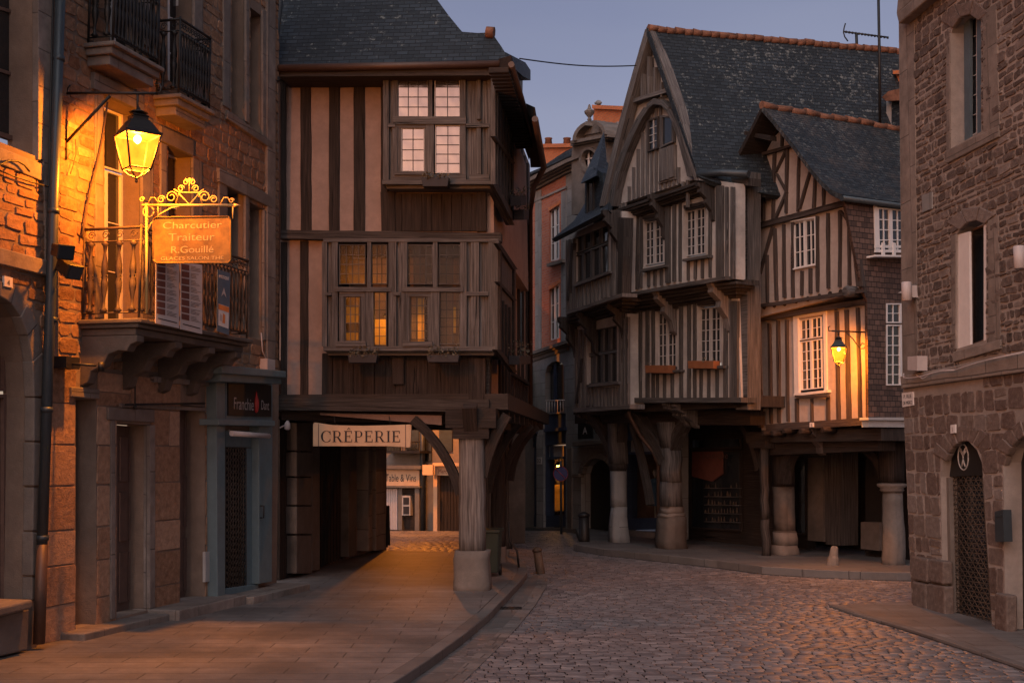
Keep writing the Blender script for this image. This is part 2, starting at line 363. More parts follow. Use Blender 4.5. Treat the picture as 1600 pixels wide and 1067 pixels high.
    def build(s, name, mat, parent=None, label=None, cat=None, group=None, kind=None, bevel=0, weld=True):
        me = bpy.data.meshes.new(name)
        if parent is not None:
            r = parent
            while r.parent: r = r.parent
            inv = ROOTM[r.name].inverted(); vs = [inv @ p for p in s.v]; loc = None
        else:
            loc = V((sum(p.x for p in s.v) / len(s.v), sum(p.y for p in s.v) / len(s.v), min(p.z for p in s.v)))
            vs = [p - loc for p in s.v]
        me.from_pydata([tuple(p) for p in vs], [], s.f)
        ul = me.uv_layers.new(name='UVMap'); flat = []
        for f in s.uv:
            for q in f: flat += [q[0], q[1]]
        ul.data.foreach_set('uv', flat)
        me.polygons.foreach_set('use_smooth', s.sm)
        if weld:
            bm = bmesh.new(); bm.from_mesh(me); bmesh.ops.remove_doubles(bm, verts=bm.verts, dist=2e-5)
            bmesh.ops.recalc_face_normals(bm, faces=bm.faces); bm.to_mesh(me); bm.free()
        me.materials.append(mat)
        o = bpy.data.objects.new(name, me); COL.objects.link(o)
        if loc is not None: o.location = loc; ROOTM[o.name] = Matrix.Translation(loc)
        if parent is not None: o.parent = parent
        props(o, label, cat, group, kind)
        if bevel:
            b = o.modifiers.new('edge', 'BEVEL'); b.width = bevel; b.segments = 2; b.limit_method = 'ANGLE'
        return o
ROOTM = {}
def each(polys, F, d1, d0, name, mat, root, g=None, bevel=0, w=None):
    """one object for each pixel outline"""
    for q in polys:
        m = MB(); m.ext(F, q, d1, d0, g); m.build(name, M[mat], root, bevel=bevel)
def props(o, label=None, cat=None, group=None, kind=None):
    if label: o['label'] = label
    if cat: o['category'] = cat
    if group: o['group'] = group
    if kind: o['kind'] = kind
def thing(name, label, cat, loc, rz=0, group=None):
    o = bpy.data.objects.new(name, None); COL.objects.link(o); o.location = loc; o.rotation_euler = (0, 0, rz)
    o.empty_display_size = .3
    ROOTM[o.name] = Matrix.Translation(V(loc)) @ Matrix.Rotation(rz, 4, 'Z')
    props(o, label, cat, group); return o
def inv2(F, p): return ((p - F.o).dot(F.t), (p - F.o).dot(F.s))
def wall(root, F, outer, holes, d, depth=.22, thick=.3, mat='pink', name='wall', rev=None, mb=None, label=None):
    """wall sheet with openings: front face, reveals and outer edges"""
    m = mb or MB(); po = [F.pt(x, y, d) for x, y in outer]; ph = [[F.pt(x, y, d) for x, y in h] for h in holes]
    allp = po + [p for h in ph for p in h]
    tris = tessellate_polygon([[V((*inv2(F, p), 0)) for p in po]] + [[V((*inv2(F, p), 0)) for p in h] for h in ph])
    m.poly(allp, F.t, (0, 0), tris=[tuple(t) for t in tris])
    for i in range(len(po)):
        j = (i + 1) % len(po); m.poly([po[i], po[i] - F.n * thick, po[j] - F.n * thick, po[j]], F.t)
    rm = MB() if rev else m
    for h in ph:
        for i in range(len(h)):
            j = (i + 1) % len(h); rm.poly([h[i], h[i] - F.n * depth, h[j] - F.n * depth, h[j]], F.t)
    if mb is None: o = m.build(name, M[mat], root, label, weld=True)
    if rev and ph: rm.build('reveal', M[rev], root)
    return m
def bil(q, s, t):
    (ax, ay), (bx, by), (cx, cy), (dx, dy) = q
    return ((1 - s) * (1 - t) * ax + s * (1 - t) * bx + s * t * cx + (1 - s) * t * dx, (1 - s) * (1 - t) * ay + s * (1 - t) * by + s * t * cy + (1 - s) * t * dy)
def window(root, F, q, d, lights=((0, 1, 0, 1, 2, 3),), frame='whitep', glass='glass', fw=2.2, bw=1.0, bars=None, th=.05, name='window', label=None, outer=0):
    """q: tl tr br bl in pixels at depth d; lights (s0 s1 t0 t1 cols rows)"""
    W = (math.dist(q[0], q[1]) + math.dist(q[3], q[2])) / 2; H = (math.dist(q[0], q[3]) + math.dist(q[1], q[2])) / 2
    def P(s, t): return F.pt(*bil(q, s, t), d)
    def bar(m, s0, s1, t0, t1, f, b):
        g = F.t if (s1 - s0) * W > (t1 - t0) * H else V((0, 0, 1)); off = (R.uniform(0, 20), R.uniform(0, 20))
        fr = [P(s0, t0), P(s1, t0), P(s1, t1), P(s0, t1)]; m.prism([p + F.n * f for p in fr], [p + F.n * b for p in fr], g, off)
    fm, pm, gm = MB(), MB(), MB(); fs, ft = fw / W, fw / H; bs, bt = bw / W / 2, bw / H / 2
    if outer:
        os_, ot = outer / W, outer / H
        bar(fm, -os_, 1 + os_, -ot, 0, th * .6, -.02); bar(fm, -os_, 1 + os_, 1, 1 + ot, th * .6, -.02)
        bar(fm, -os_, 0, 0, 1, th * .6, -.02); bar(fm, 1, 1 + os_, 0, 1, th * .6, -.02)
    for (s0, s1, t0, t1, nc, nr) in lights:
        bar(fm, s0, s1, t0, t0 + ft, 0, -th); bar(fm, s0, s1, t1 - ft, t1, 0, -th)
        bar(fm, s0, s0 + fs, t0 + ft, t1 - ft, 0, -th); bar(fm, s1 - fs, s1, t0 + ft, t1 - ft, 0, -th)
        a0, a1, b0, b1 = s0 + fs, s1 - fs, t0 + ft, t1 - ft
        q4 = [P(a0, b0), P(a1, b0), P(a1, b1), P(a0, b1)]; o2 = (R.uniform(0, 30), R.uniform(0, 30))
        pm.poly([p - F.n * (th * .7) for p in q4], F.t, o2)
        for i in range(1, nc):
            k = a0 + (a1 - a0) * i / nc; bar(gm, k - bs, k + bs, b0, b1, -th * .3, -th * .69)
        for i in range(1, nr):
            k = b0 + (b1 - b0) * i / nr; bar(gm, a0, a1, k - bt, k + bt, -th * .36, -th * .69)
    o = fm.build(name, M[frame], root, label)
    pm.build('pane', M[glass], o, weld=False)
    if gm.v: gm.build('glazing_bars', M[bars or frame], o)
    return o
def rect(x0, y0, x1, y1, s0=0, s1=0):
    """pixel quad with top edge rising s0 and bottom edge s1 to the right"""
    return [(x0, y0), (x1, y0 + s0), (x1, y1 + s1), (x0, y1)]
def tomesh(o, parent, mat):
    bpy.context.view_layer.update(); me = bpy.data.meshes.new_from_object(o.evaluated_get(bpy.context.evaluated_depsgraph_get()))
    me.transform(mat); nm = o.name.split('.')[0]; bpy.data.objects.remove(o)
    q = bpy.data.objects.new(nm, me); COL.objects.link(q); q.parent = parent; return q
def text(body, F, x, y, d, hpx, mat, parent, wpx=None, name='lettering', align='CENTER', bend=1.0):
    """raised lettering on face F, baseline centre at pixel x y, cap height hpx"""
    c = bpy.data.curves.new(name, 'FONT'); c.body = body; c.align_x = align; c.extrude = .0006
    p = F.pt(x, y, d); p2 = F.pt(x, y - hpx, d); h = (p2 - p).length; c.size = h / .72
    c.materials.append(M[mat]); o = bpy.data.objects.new(name, c); COL.objects.link(o)
    sx = 1.0
    if wpx:
        bpy.context.view_layer.update(); w0 = o.dimensions.x
        w1 = (F.pt(x + wpx / 2, y, d) - F.pt(x - wpx / 2, y, d)).length; sx = w1 / max(w0, 1e-6)
    r = parent
    while r.parent: r = r.parent
    mw = Matrix.Translation(p) @ Matrix((( F.t.x, F.s.x, F.n.x, 0), (F.t.y, F.s.y, F.n.y, 0), (F.t.z, F.s.z, F.n.z, 0), (0, 0, 0, 1))) @ Matrix.Diagonal((sx, 1, 1, 1))
    return tomesh(o, parent, ROOTM[r.name].inverted() @ mw)
def facetext(c, right, upv, body, h, mat, parent, w=None, name='lettering'):
    n = right.cross(upv).normalized(); F = Face(c, right, n); F.s = upv
    cu = bpy.data.curves.new(name, 'FONT'); cu.body = body; cu.align_x = 'CENTER'; cu.extrude = .002; cu.size = h / .72
    cu.materials.append(M[mat]); o = bpy.data.objects.new(name, cu); COL.objects.link(o); sx = 1
    if w:
        bpy.context.view_layer.update(); sx = w / max(o.dimensions.x, 1e-6)
    r = parent
    while r.parent: r = r.parent
    mw = Matrix.Translation(c) @ Matrix(((right.x, upv.x, n.x, 0), (right.y, upv.y, n.y, 0), (right.z, upv.z, n.z, 0), (0, 0, 0, 1))) @ Matrix.Diagonal((sx, 1, 1, 1))
    return tomesh(o, parent, ROOTM[r.name].inverted() @ mw)
def masonry(root, F, outer, holes, d, mat, rh, bw, proud=(.01, .03), gap=.012, jit=.012, chip=.25, name='masonry', row_tilt=0, seed=1, inset=.008):
    """separate stones laid in rough courses on face F inside the outline (pixels), leaving the openings free"""
    RR = random.Random(seed)
    def uz(poly): return [((F.pt(x, y, d) - V((F.o.x, F.o.y, 0))).dot(F.t), F.pt(x, y, d).z) for x, y in poly]
    O = uz(outer); Hs = [uz(h) for h in holes]
    def span(poly, z):
        xs = []
        for i in range(len(poly)):
            (x0, z0), (x1, z1) = poly[i], poly[(i + 1) % len(poly)]
            if (z0 - z) * (z1 - z) < 0: xs.append(x0 + (x1 - x0) * (z - z0) / (z1 - z0))
        xs.sort(); return [(xs[i], xs[i + 1]) for i in range(0, len(xs) - 1, 2)]
    m = MB(); z = min(p[1] for p in O); zt = max(p[1] for p in O); base = V((F.o.x, F.o.y, 0))
    def stone(u0, u1, z0, z1):
        h = RR.uniform(*proud); j = lambda: RR.uniform(-jit, jit); off = (RR.uniform(0, 400), RR.uniform(0, 400))
        cu, cz = min((u1 - u0), (z1 - z0)) * chip, min((u1 - u0), (z1 - z0)) * chip
        pts = [(u0 + cu, z0), (u1 - cu, z0), (u1, z0 + cz), (u1, z1 - cz), (u1 - cu, z1), (u0 + cu, z1), (u0, z1 - cz), (u0, z0 + cz)]
        pts = [(a + j(), b + j()) for a, b in pts]; mx, mz = (u0 + u1) / 2, (z0 + z1) / 2
        top = []; kx = max(.3, 1 - 2 * inset / max(.02, u1 - u0)); kz = max(.3, 1 - 2 * inset / max(.02, z1 - z0))
        for a, b in pts: top.append((mx + (a - mx) * kx, mz + (b - mz) * kz, h * RR.uniform(.8, 1.2)))
        bs = len(m.v)
        for a, b in pts: m.v.append(base + F.t * a + V((0, 0, b)) + F.n * (d - .01))
        for a, b, hh in top: m.v.append(base + F.t * a + V((0, 0, b)) + F.n * (d + hh))
        m.v.append(base + F.t * mx + V((0, 0, mz)) + F.n * (d + h * 1.03))
        U = [(a + off[0], b + off[1]) for a, b in pts]; T = [(a + off[0], b + off[1]) for a, b, _ in top]; Cn = (mx + off[0], mz + off[1])
        for i in range(8):
            k = (i + 1) % 8
            m.f.append([bs + i, bs + k, bs + 8 + k, bs + 8 + i]); m.uv.append([U[i], U[k], T[k], T[i]]); m.sm.append(False)
            m.f.append([bs + 8 + i, bs + 8 + k, bs + 16]); m.uv.append([T[i], T[k], Cn]); m.sm.append(False)
    while z < zt:
        h = RR.uniform(*rh); zm = z + h / 2
        segs = span(O, zm)
        for H in Hs:
            cut = []
            for zz in (z + h * .1, zm, z + h * .9): cut += span(H, zz)
            if cut:
                c0, c1 = min(c[0] for c in cut), max(c[1] for c in cut); ns = []
                for a, b in segs:
                    if c1 <= a or c0 >= b: ns.append((a, b))
                    else:
                        if c0 > a: ns.append((a, c0))
                        if c1 < b: ns.append((c1, b))
                segs = ns
        for a, b in segs:
            u = a
            while u < b - .03:
                w_ = RR.uniform(*bw)
                if b - (u + w_) < bw[0] * .6: w_ = b - u
                zz0, zz1 = z + gap / 2, z + h - gap / 2
                if rh[0] > .18 and w_ > bw[0] and RR.random() < .12:
                    zmid = z + h * RR.uniform(.4, .6); stone(u + gap / 2, u + w_ - gap / 2, zz0, zmid - gap / 2); stone(u + gap / 2, u + w_ - gap / 2, zmid + gap / 2, zz1)
                else: stone(u + gap / 2, u + w_ - gap / 2, zz0, zz1)
                u += w_
        z += h
    return m.build(name, M[mat], root, weld=False)
# ------------------------------------------------------------------ the facade planes
FL = through(gp(0, 1020, .1), gp(430, 910, .19))                      # left row of stone houses
_p = gp(735, 918, .1); FE = Face((_p.x, _p.y, 0), dirdeg(-5.4))   # front of the half-timbered creperie
_c = FE.pt(780, 640, .30); FS = Face((_c.x, _c.y, 0), dirdeg(90 - 5.4))   # its street side, going back on the right
FW = through(gp(440, 907, .1), gp(601, 857, .1))              # shop wall inside the arcade
_p = gp(1042, 858, .12); FC = Face((_p.x, _p.y, 0), dirdeg(-(90 - 27.7)))   # gabled house
_p = gp(957, 848, .12); FB = Face((_p.x, _p.y, 0), dirdeg(-(90 - 17.5)))    # narrow house to its left
_p = gp(1215, 868, .12); FP = Face((_p.x, _p.y, 0), dirdeg(-(90 - 25)))     # pink house with the lamp
_p = gp(870, 828); FK = Face((_p.x, _p.y, 0), dirdeg(-(90 - 20)))           # brick house behind
_p = gp(1425, 945); FR = Face((_p.x, _p.y, 0), V((.1, -.995, 0)))           # right stone building
_p = gp(655, 828); FA = Face((_p.x, _p.y, 0), dirdeg(-28))                  # houses seen through the arcade
# ================================================================== ground
def sheet(name, pts, z0, z1, mat, kind='structure', bevel=0, g=(1, 0, 0), sides=None):
    m = MB(); fr = [V((p.x, p.y, z1)) for p in pts]; bk = [V((p.x, p.y, z0)) for p in pts]
    m.poly(fr, g, tris=[tuple(t) for t in tessellate_polygon([fr])])
    for i in range(len(fr)): j = (i + 1) % len(fr); m.poly([fr[i], bk[i], bk[j], fr[j]], g)
    for_ = 0; return m.build(name, M[mat], kind=kind, bevel=bevel)
m = MB(); m.poly([(-80, -20, -.014), (80, -20, -.014), (80, 160, -.014), (-80, 160, -.014)]); m.build('ground', M['joint'], kind='structure')
def setts():
    m = MB(); y = 7.5; RR = random.Random(3)
    while y < 34:
        h = RR.uniform(.085, .108) * (1 if y < 24 else 1.5); xl = -2.0 + max(0, (y - 9)) * .10 if y < 21.5 else -6.0; xr = y * .43 + .6; x = xl + RR.uniform(0, .2)
        while x < xr:
            w_ = RR.uniform(.11, .21) * (1 if y < 24 else 1.3); wy = .05 * math.sin(x * .7 + y * .13) + .02 * math.sin(x * 2.3 + y); g_ = .009
            zt = RR.uniform(-.0025, .0025) + .008 * math.sin(x * .9 + 1.3) * math.sin(y * .6); ti, tj = RR.uniform(-.0022, .0022), RR.uniform(-.0022, .0022); bs = len(m.v); off = (RR.uniform(0, 400), RR.uniform(0, 400)); q = []
            for a, b in ((0, 0), (1, 0), (1, 1), (0, 1)):
                px_, py_ = x + g_ / 2 + a * (w_ - g_) + RR.uniform(-.006, .006), y + wy + g_ / 2 + b * (h - g_) + RR.uniform(-.006, .006); q.append((px_, py_))
            cx_, cy_ = x + w_ / 2, y + wy + h / 2
            for px_, py_ in q: m.v.append(V((px_, py_, -.02)))
            for k, (px_, py_) in enumerate(q): m.v.append(V((cx_ + (px_ - cx_) * .88, cy_ + (py_ - cy_) * .80, zt - .001 + (ti if k in (1, 2) else -ti) + (tj if k > 1 else -tj))))
            for k, (px_, py_) in enumerate(q): m.v[bs + k] = V((px_, py_, zt - .007))
            m.v.append(V((cx_, cy_, zt + .0015)))
            U = [(a + off[0], b + off[1]) for a, b in q]; T = [(cx_ + (a - cx_) * .84 + off[0], cy_ + (b - cy_) * .74 + off[1]) for a, b in q]
            for k in range(4):
                n_ = (k + 1) % 4; m.f.append([bs + k, bs + n_, bs + 4 + n_, bs + 4 + k]); m.uv.append([U[k], U[n_], T[n_], T[k]]); m.sm.append(True)
                m.f.append([bs + 4 + k, bs + 4 + n_, bs + 8]); m.uv.append([T[k], T[n_], (cx_ + off[0], cy_ + off[1])]); m.sm.append(True)
            x += w_
        y += h
    m.build('cobbled_street', M['cobble'], kind='structure', weld=False)
setts()
# left pavement with its curving kerb (edge given as picture points at z=.1)
KE = [(560, 1110), (612, 1067), (672, 1028), (728, 988), (765, 957), (795, 926), (815, 905), (824, 893), (823, 884), (812, 872), (800, 863)]
ke = [gp(x, y, .10) for x, y in KE]; ke[0] = gp(500, 1160, .1)
kin = []
for i, p in enumerate(ke):
    a = ke[max(0, i - 1)]; b = ke[min(len(ke) - 1, i + 1)]; t = (b - a).normalized(); kin.append(p + V((-t.y, t.x, 0)) * .16)
pl = [gp(500, 1160, .1)] + kin[1:] + [gp(598, 859, .1), gp(560, 858, .1), FW.at(9, 0, -2.5), FW.at(-2, 0, -3.2), FL.at(-6, 0, -.5)]
pl[0] = kin[0]
pl += [gp(-900, 1800, .1)]
sheet('pavement_left', pl, -.2, .096, 'flag')
m = MB()
for i in range(len(ke) - 1):
    m.prism([V((q.x, q.y, .1)) for q in (ke[i], ke[i + 1], kin[i + 1], kin[i])], [V((q.x, q.y, -.1)) for q in (ke[i], ke[i + 1], kin[i + 1], kin[i])], (ke[i + 1] - ke[i]).normalized())
m.build('kerb_left', M['kerb'], kind='structure', bevel=.012)
gut = [gp(x, y) for x, y in [(640, 1112), (700, 1062), (752, 1015), (792, 975), (818, 945), (838, 915), (842, 897)]]
m = MB(); kk = [ke[0], ke[1], ke[2], ke[3], ke[5], ke[6], ke[7]]
for i in range(len(gut) - 1):
    m.prism([V((q.x, q.y, .006)) for q in (kk[i], gut[i], gut[i + 1], kk[i + 1])], [V((q.x, q.y, -.05)) for q in (kk[i], gut[i], gut[i + 1], kk[i + 1])])
m.build('gutter_strip', M['darkfloor'], kind='structure')
m = MB()
for i in range(len(gut) - 1):
    t = (gut[i + 1] - gut[i]).normalized(); o = V((t.y, -t.x, 0)) * .16; L = (gut[i + 1] - gut[i]).length; n = max(1, int(L / .28))
    for k in range(n):
        a = gut[i] + t * (L * k / n + .008); b = gut[i] + t * (L * (k + 1) / n - .008)
        m.prism([V((q.x, q.y, .012)) for q in (a, a + o, b + o, b)], [V((q.x, q.y, -.05)) for q in (a, a + o, b + o, b)], t, (R.uniform(0, 9), R.uniform(0, 9)))
m.build('border_setts', M['flag'], kind='structure')
m = MB(); p = gp(790, 951, .0); m.box(p + V((0, 0, .008)), (.21, 0, 0), (0, .12, 0), (0, 0, .006))
for k in range(7): m.box(p + V((-.17 + k * .056, 0, .018)), (.012, 0, 0), (0, .10, 0), (0, 0, .005))
props(m.build('drain_grate', M['iron']), 'small iron drain grate in the gutter below the left kerb', 'drain')
def mitre(ps, w_):
    out = []
    for i, p in enumerate(ps):
        a = ps[max(0, i - 1)]; b = ps[min(len(ps) - 1, i + 1)]; t = (b - a).normalized(); out.append(p + V((t.y, -t.x, 0)) * w_)
    return out
# right arcade pavement, curved kerb
KR = [(1440, 893), (1400, 893), (1330, 891), (1262, 888), (1200, 884), (1130, 875), (1060, 868), (1000, 862), (950, 857), (905, 850)]
kr = [gp(x, y, .13) for x, y in KR]
back = [gp(905, 838, .13), gp(900, 826, .13), gp(1000, 812, .13), FC.at(5, 0, -6), FP.at(6, 0, -8), gp(1560, 880, .13)]
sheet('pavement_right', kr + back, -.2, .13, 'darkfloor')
m = MB(); kr2 = mitre(kr, -.14)
for i in range(len(kr) - 1):
    t = (kr[i + 1] - kr[i]).normalized(); qs = (kr[i], kr[i + 1], kr2[i + 1], kr2[i])
    m.prism([V((q.x, q.y, .135)) for q in qs], [V((q.x, q.y, -.1)) for q in qs], t)
m.build('kerb_right', M['kerb'], kind='structure', bevel=.012)
# stone paving strip in front of the right building
pr = [gp(x, y, .03) for x, y in [(1308, 945), (1345, 957), (1420, 978), (1500, 1003), (1600, 1036), (1760, 1092), (1950, 1160)]]
sheet('pavement_near_right', pr + [FR.at(9, 0, -.3), FR.at(-.3, 0, -.3), gp(1400, 940, .03)], -.1, .03, 'flag')
m = MB(); pr2 = mitre(pr, .11)
for i in range(len(pr) - 1):
    t = (pr[i + 1] - pr[i]).normalized(); qs = (pr[i], pr2[i], pr2[i + 1], pr[i + 1])
    m.prism([V((q.x, q.y, .036)) for q in qs], [V((q.x, q.y, -.1)) for q in qs], t)
m.build('kerb_near_right', M['kerb'], kind='structure', bevel=.008)
# raised stone step along the left houses
m = MB(); u0, u1 = FL.u(92, 996), FL.u(338, 934)
m.fbox(FL, u0, (u0 + u1) / 2, -.1, .17, .30, -.2); m.fbox(FL, (u0 + u1) / 2 + .01, u1, -.1, .215, .42, -.2); m.fbox(FL, u1 + .01, FL.u(432, 909), -.1, .19, .52, -.2)
m.build('stone_step', M['trim'], kind='structure', bevel=.015)
# ================================================================== leftmost stone house
A = thing('stone_house', 'leftmost lamp-lit granite house with an arched shop opening left of the downpipe', 'house', FL.at(-2, 0), FL.ang())
arch = [(-420, 520), (-60, 452), (0, 463), (18, 474), (33, 495), (44, 524), (51, 565), (54, 620), (50, 938), (-420, 1068)]
# opening edges follow the wall's perspective
wA = [(-1100, -900), (88, -460), (57, 1012), (-1100, 1300)]
wA_holes = [[(-260, -440), (88, -440), (88, 262), (-260, 118)], [(-420, 470), (-60, 425), (0, 435), (24, 446), (44, 468), (60, 500), (72, 620), (57, 1100), (-420, 1300)]]
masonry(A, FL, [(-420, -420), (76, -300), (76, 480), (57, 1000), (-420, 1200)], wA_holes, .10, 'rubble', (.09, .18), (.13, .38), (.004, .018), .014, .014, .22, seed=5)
wall(A, FL, wA, [[(-260, -440), (60, -300), (60, 246), (-260, 118)], arch], .10, .36, .4, 'mortar')
m = MB()
m.ext(FL, [(60, -300), (86, -300), (79, 470), (74, 470), (68, 250), (60, 250)], .125, .05)
for i, (y0, y1) in enumerate([(256, 285)]): m.ext(FL, [(-260, 125), (70, 258), (69, 284), (-260, 150)], .13, .05)
m.ext(FL, [(-600, 262), (-600, 222), (78, 408), (77, 432)], .16, .05)
m.build('stone_surround', M['trim'], A, bevel=.01)
m = MB(); inner = arch[1:9]; cx, cy = 5, 640
outp = [(-60, 428), (0, 438), (24, 450), (44, 472), (60, 505), (68, 550), (71, 620), (57, 938)]
for i in range(len(inner) - 2):
    m.ext(FL, [inner[i], outp[i], outp[i + 1], inner[i + 1]], .115 + .008 * (i % 2), .0)
ys = [620, 690, 760, 830, 900, 938]
for i in range(5): m.ext(FL, [(54 - (ys[i] - 620) * .012, ys[i] + 1), (72 - (ys[i] - 620) * .045 + 3 * (i % 2), ys[i] + 3), (72 - (ys[i + 1] - 620) * .045 + 3 * (i % 2), ys[i + 1]), (54 - (ys[i + 1] - 620) * .012, ys[i + 1] - 1)], .118 + .008 * (i % 2), .0)
m.build('arch_stones', M['stone'], A, bevel=.012)
m = MB(); m.ext(FL, [(-420, 1050), (52, 936), (52, 950), (-420, 1070)], .30, -.3); m.ext(FL, [(-420, 1070), (46, 950), (44, 1015), (-420, 1125)], .2, -.3)
m.build('shop_sill', M['stone'], A, bevel=.02)
window(A, FL, [(-300, -350), (27, -280), (27, 222), (-300, 110)], -.20, [(0, .5, 0, 1, 2, 6), (.5, 1, 0, 1, 1, 5)], 'brownp', fw=7, bw=5, th=.06)
window(A, FL, [(-400, 440), (12, 470), (12, 940), (-400, 1040)], -.22, [(0, 1, 0, .30, 3, 1), (0, 1, .31, 1, 2, 1)], 'brownp', fw=6, bw=6, th=.06, name='shop_window')
pn = thing('number_plate', 'small white house number plate on the lamp-lit left wall', 'number plate', FL.pt(14, 448, .12), FL.ang())
m = MB(); m.ext(FL, [(7, 431), (20, 434), (20, 450), (7, 447)], .135, .11); m.build('plate', M['whitep'], pn); text('4', FL, 13.5, 446, .137, 9, 'ink', pn)
m = MB(); m.tube([FL.pt(x, y, .17) for x, y in [(-12, 262), (2, 256), (14, 251), (28, 252), (38, 258), (46, 268)]], .010); m.tube([FL.pt(x, y, .15) for x, y in [(-12, 262), (20, 275), (50, 285), (76, 292)]], .008)
props(m.build('cable', M['iron']), 'thin black cable looping under the leftmost window sill', 'cable')
# ================================================================== second stone house
B = thing('stone_house', 'tall granite house with three wrought iron balconies left of the timbered house', 'house', FL.at(0, 0), FL.ang())
holes = {
 'up1': [(172, -260), (226, -230), (226, 110), (172, 85)], 'up2': [(262, -110), (303, -90), (303, 150), (262, 125)],
 'up3': [(362, -130), (384, -120), (384, 190), (362, 176)], 'up4': [(391, 12), (410, 26), (410, 218), (391, 208)],
 'fr1': [(163, 150), (222, 178), (222, 512), (163, 500)], 'fr2': [(262, 226), (301, 246), (301, 522), (262, 514)],
 'lo3': [(356, 288), (383, 303), (383, 522), (356, 514)], 'lo4': [(390, 316), (412, 328), (412, 533), (390, 527)],
 'd1': [(118, 622), (150, 625), (150, 977), (118, 984)], 'd2': [(182, 660), (234, 664), (234, 952), (182, 965)], 'd3': [(281, 632), (320, 636), (320, 932), (281, 941)]}
mw = MB()
top = [(91, -700), (436, -420), (436, 592), (91, 570)]; low = [(91, 570), (436, 592), (432, 916), (59, 1012), (74, 600)]
wall(B, FL, top, [holes[k] for k in ('up1', 'up2', 'up3', 'up4', 'fr1', 'fr2', 'lo3', 'lo4')], 0, .27, .4, 'mortar')
low = [(74, 570), (436, 592), (432, 916), (59, 1012)]
wall(B, FL, [(78, 571), (436, 593), (432, 918), (59, 1012)], [holes[k] for k in ('d1', 'd2', 'd3')], .012, .30, .4, 'mortar', name='ground_floor_wall')
masonry(B, FL, top, [holes[k] for k in ('up1', 'up2', 'up3', 'up4', 'fr1', 'fr2', 'lo3', 'lo4')], 0, 'rubble', (.08, .18), (.12, .38), (.003, .015), .014, .014, .22, seed=9)
masonry(B, FL, [(80, 575), (340, 588), (340, 934), (62, 1008)], [holes[k] for k in ('d1', 'd2', 'd3')], .012, 'granite_l', (.34, .46), (.4, .75), (.006, .012), .010, .006, .04, seed=4, inset=.006)
# smooth granite surrounds between and beside the openings
m = MB()
def surr(x0, x1, yt, yb, d=.03):
    k = lambda x, y: y + (710 - y) * 0
    m.ext(FL, [(x0, yt[0]), (x1, yt[1]), (x1, yb[1]), (x0, yb[0])], d, -.02, V((0, 0, 1)))
surr(150, 162, (140, 145), (497, 499)); surr(223, 240, (178, 187), (512, 515)); surr(252, 261, (222, 226), (512, 514)); surr(302, 316, (246, 253), (522, 525))
surr(304, 318, (-100, -90), (150, 158)); surr(350, 361, (-140, -130), (165, 172)); surr(385, 390, (-110, -100), (190, 194)); surr(411, 426, (14, 24), (219, 227))
surr(343, 355, (280, 286), (505, 508)); surr(384, 389, (303, 306), (515, 517)); surr(413, 427, (328, 335), (532, 534)); surr(226.5, 236, (-230, -225), (70, 78)); surr(418, 431, (-300, -300), (560, 562), .045)
for q in ([(148, 112), (226, 150), (226, 176), (148, 139)], [(252, 196), (303, 220), (303, 244), (252, 220)], [(343, 262), (426, 308), (426, 326), (343, 284)], [(356, 172), (426, 222), (426, 234), (356, 186)]):
    m.ext(FL, q, .05, -.02)
m.build('granite_surround', M['trim'], B, bevel=.01)
mr = MB()   # white painted far reveals of the french windows
for (x0, y0, x1, y1) in ((222, 178, 222, 512), (301, 246, 301, 522), (303, -90, 303, 150), (226, -230, 226, 110)):
    a, b = FL.pt(x0, y0, -.02), FL.pt(x1, y1, -.02); t = FL.t * .02
    mr.prism([a - t, a - t - FL.n * .24, b - t - FL.n * .24, b - t], [a, a - FL.n * .24, b - FL.n * .24, b], V((0, 0, 1)))
mr.build('inner_shutter', M['whitep'], B)
def french(q): return window(B, FL, q, -.22, [(0, 1, 0, .28, 1, 1), (0, .5, .29, 1, 1, 3), (.5, 1, .29, 1, 1, 3)], 'whitep', fw=2.6, bw=1.8, th=.05, name='french_window')
french([(140, 160), (192, 180), (192, 506), (140, 498)]); french([(242, 232), (279, 248), (279, 518), (242, 510)])
french([(152, -260), (205, -230), (205, 105), (152, 84)]); french([(245, -110), (281, -95), (281, 148), (245, 128)])
for q in ([(345, -130), (368, -120), (368, 186), (345, 172)], [(376, 12), (396, 26), (396, 214), (376, 204)], [(340, 290), (364, 305), (364, 518), (340, 510)], [(375, 318), (396, 330), (396, 529), (375, 523)]):
    window(B, FL, q, -.24, [(0, 1, 0, 1, 2, 5)], 'offwhite', fw=2, bw=1, th=.05)
# doors
def door(q, d, mat, panels, hy=.5, glass=None, fr='brownp'):
    m = MB(); P = lambda s, t: F_.pt(*bil(q, s, t), d)
    F_ = FL
    fr_ = [P(0, 0), P(1, 0), P(1, 1), P(0, 1)]; m.prism([p for p in fr_], [p - FL.n * .05 for p in fr_], V((0, 0, 1)))
    for (s0, s1, t0, t1) in panels:
        a = [P(s0, t0), P(s1, t0), P(s1, t1), P(s0, t1)]; m.prism([p + FL.n * .02 for p in a], [p + FL.n * .001 for p in a], V((0, 0, 1)))
    o = m.build('door', M[mat], B, bevel=.004)
    h = MB(); c = P(.85, hy); h.box(c + FL.n * .02, FL.t * .02, V((0, 0, .09)), FL.n * .012); h.tube([c + FL.n * .03, c + FL.n * .07, c + FL.n * .07 - FL.t * .09], .010); h.build('handle', M['iron'], o)
pan2 = [(.12, .46, .06, .30), (.54, .88, .06, .30), (.12, .46, .36, .62), (.54, .88, .36, .62), (.12, .46, .68, .95), (.54, .88, .68, .95)]
door([(100, 622), (132, 624), (130, 982), (97, 990)], -.26, 'brownp', pan2); door([(182, 664), (217, 667), (216, 948), (180, 958)], -.26, 'brownp', pan2); door([(270, 634), (302, 636), (301, 934), (268, 942)], -.26, 'brownp', pan2)
m = MB()
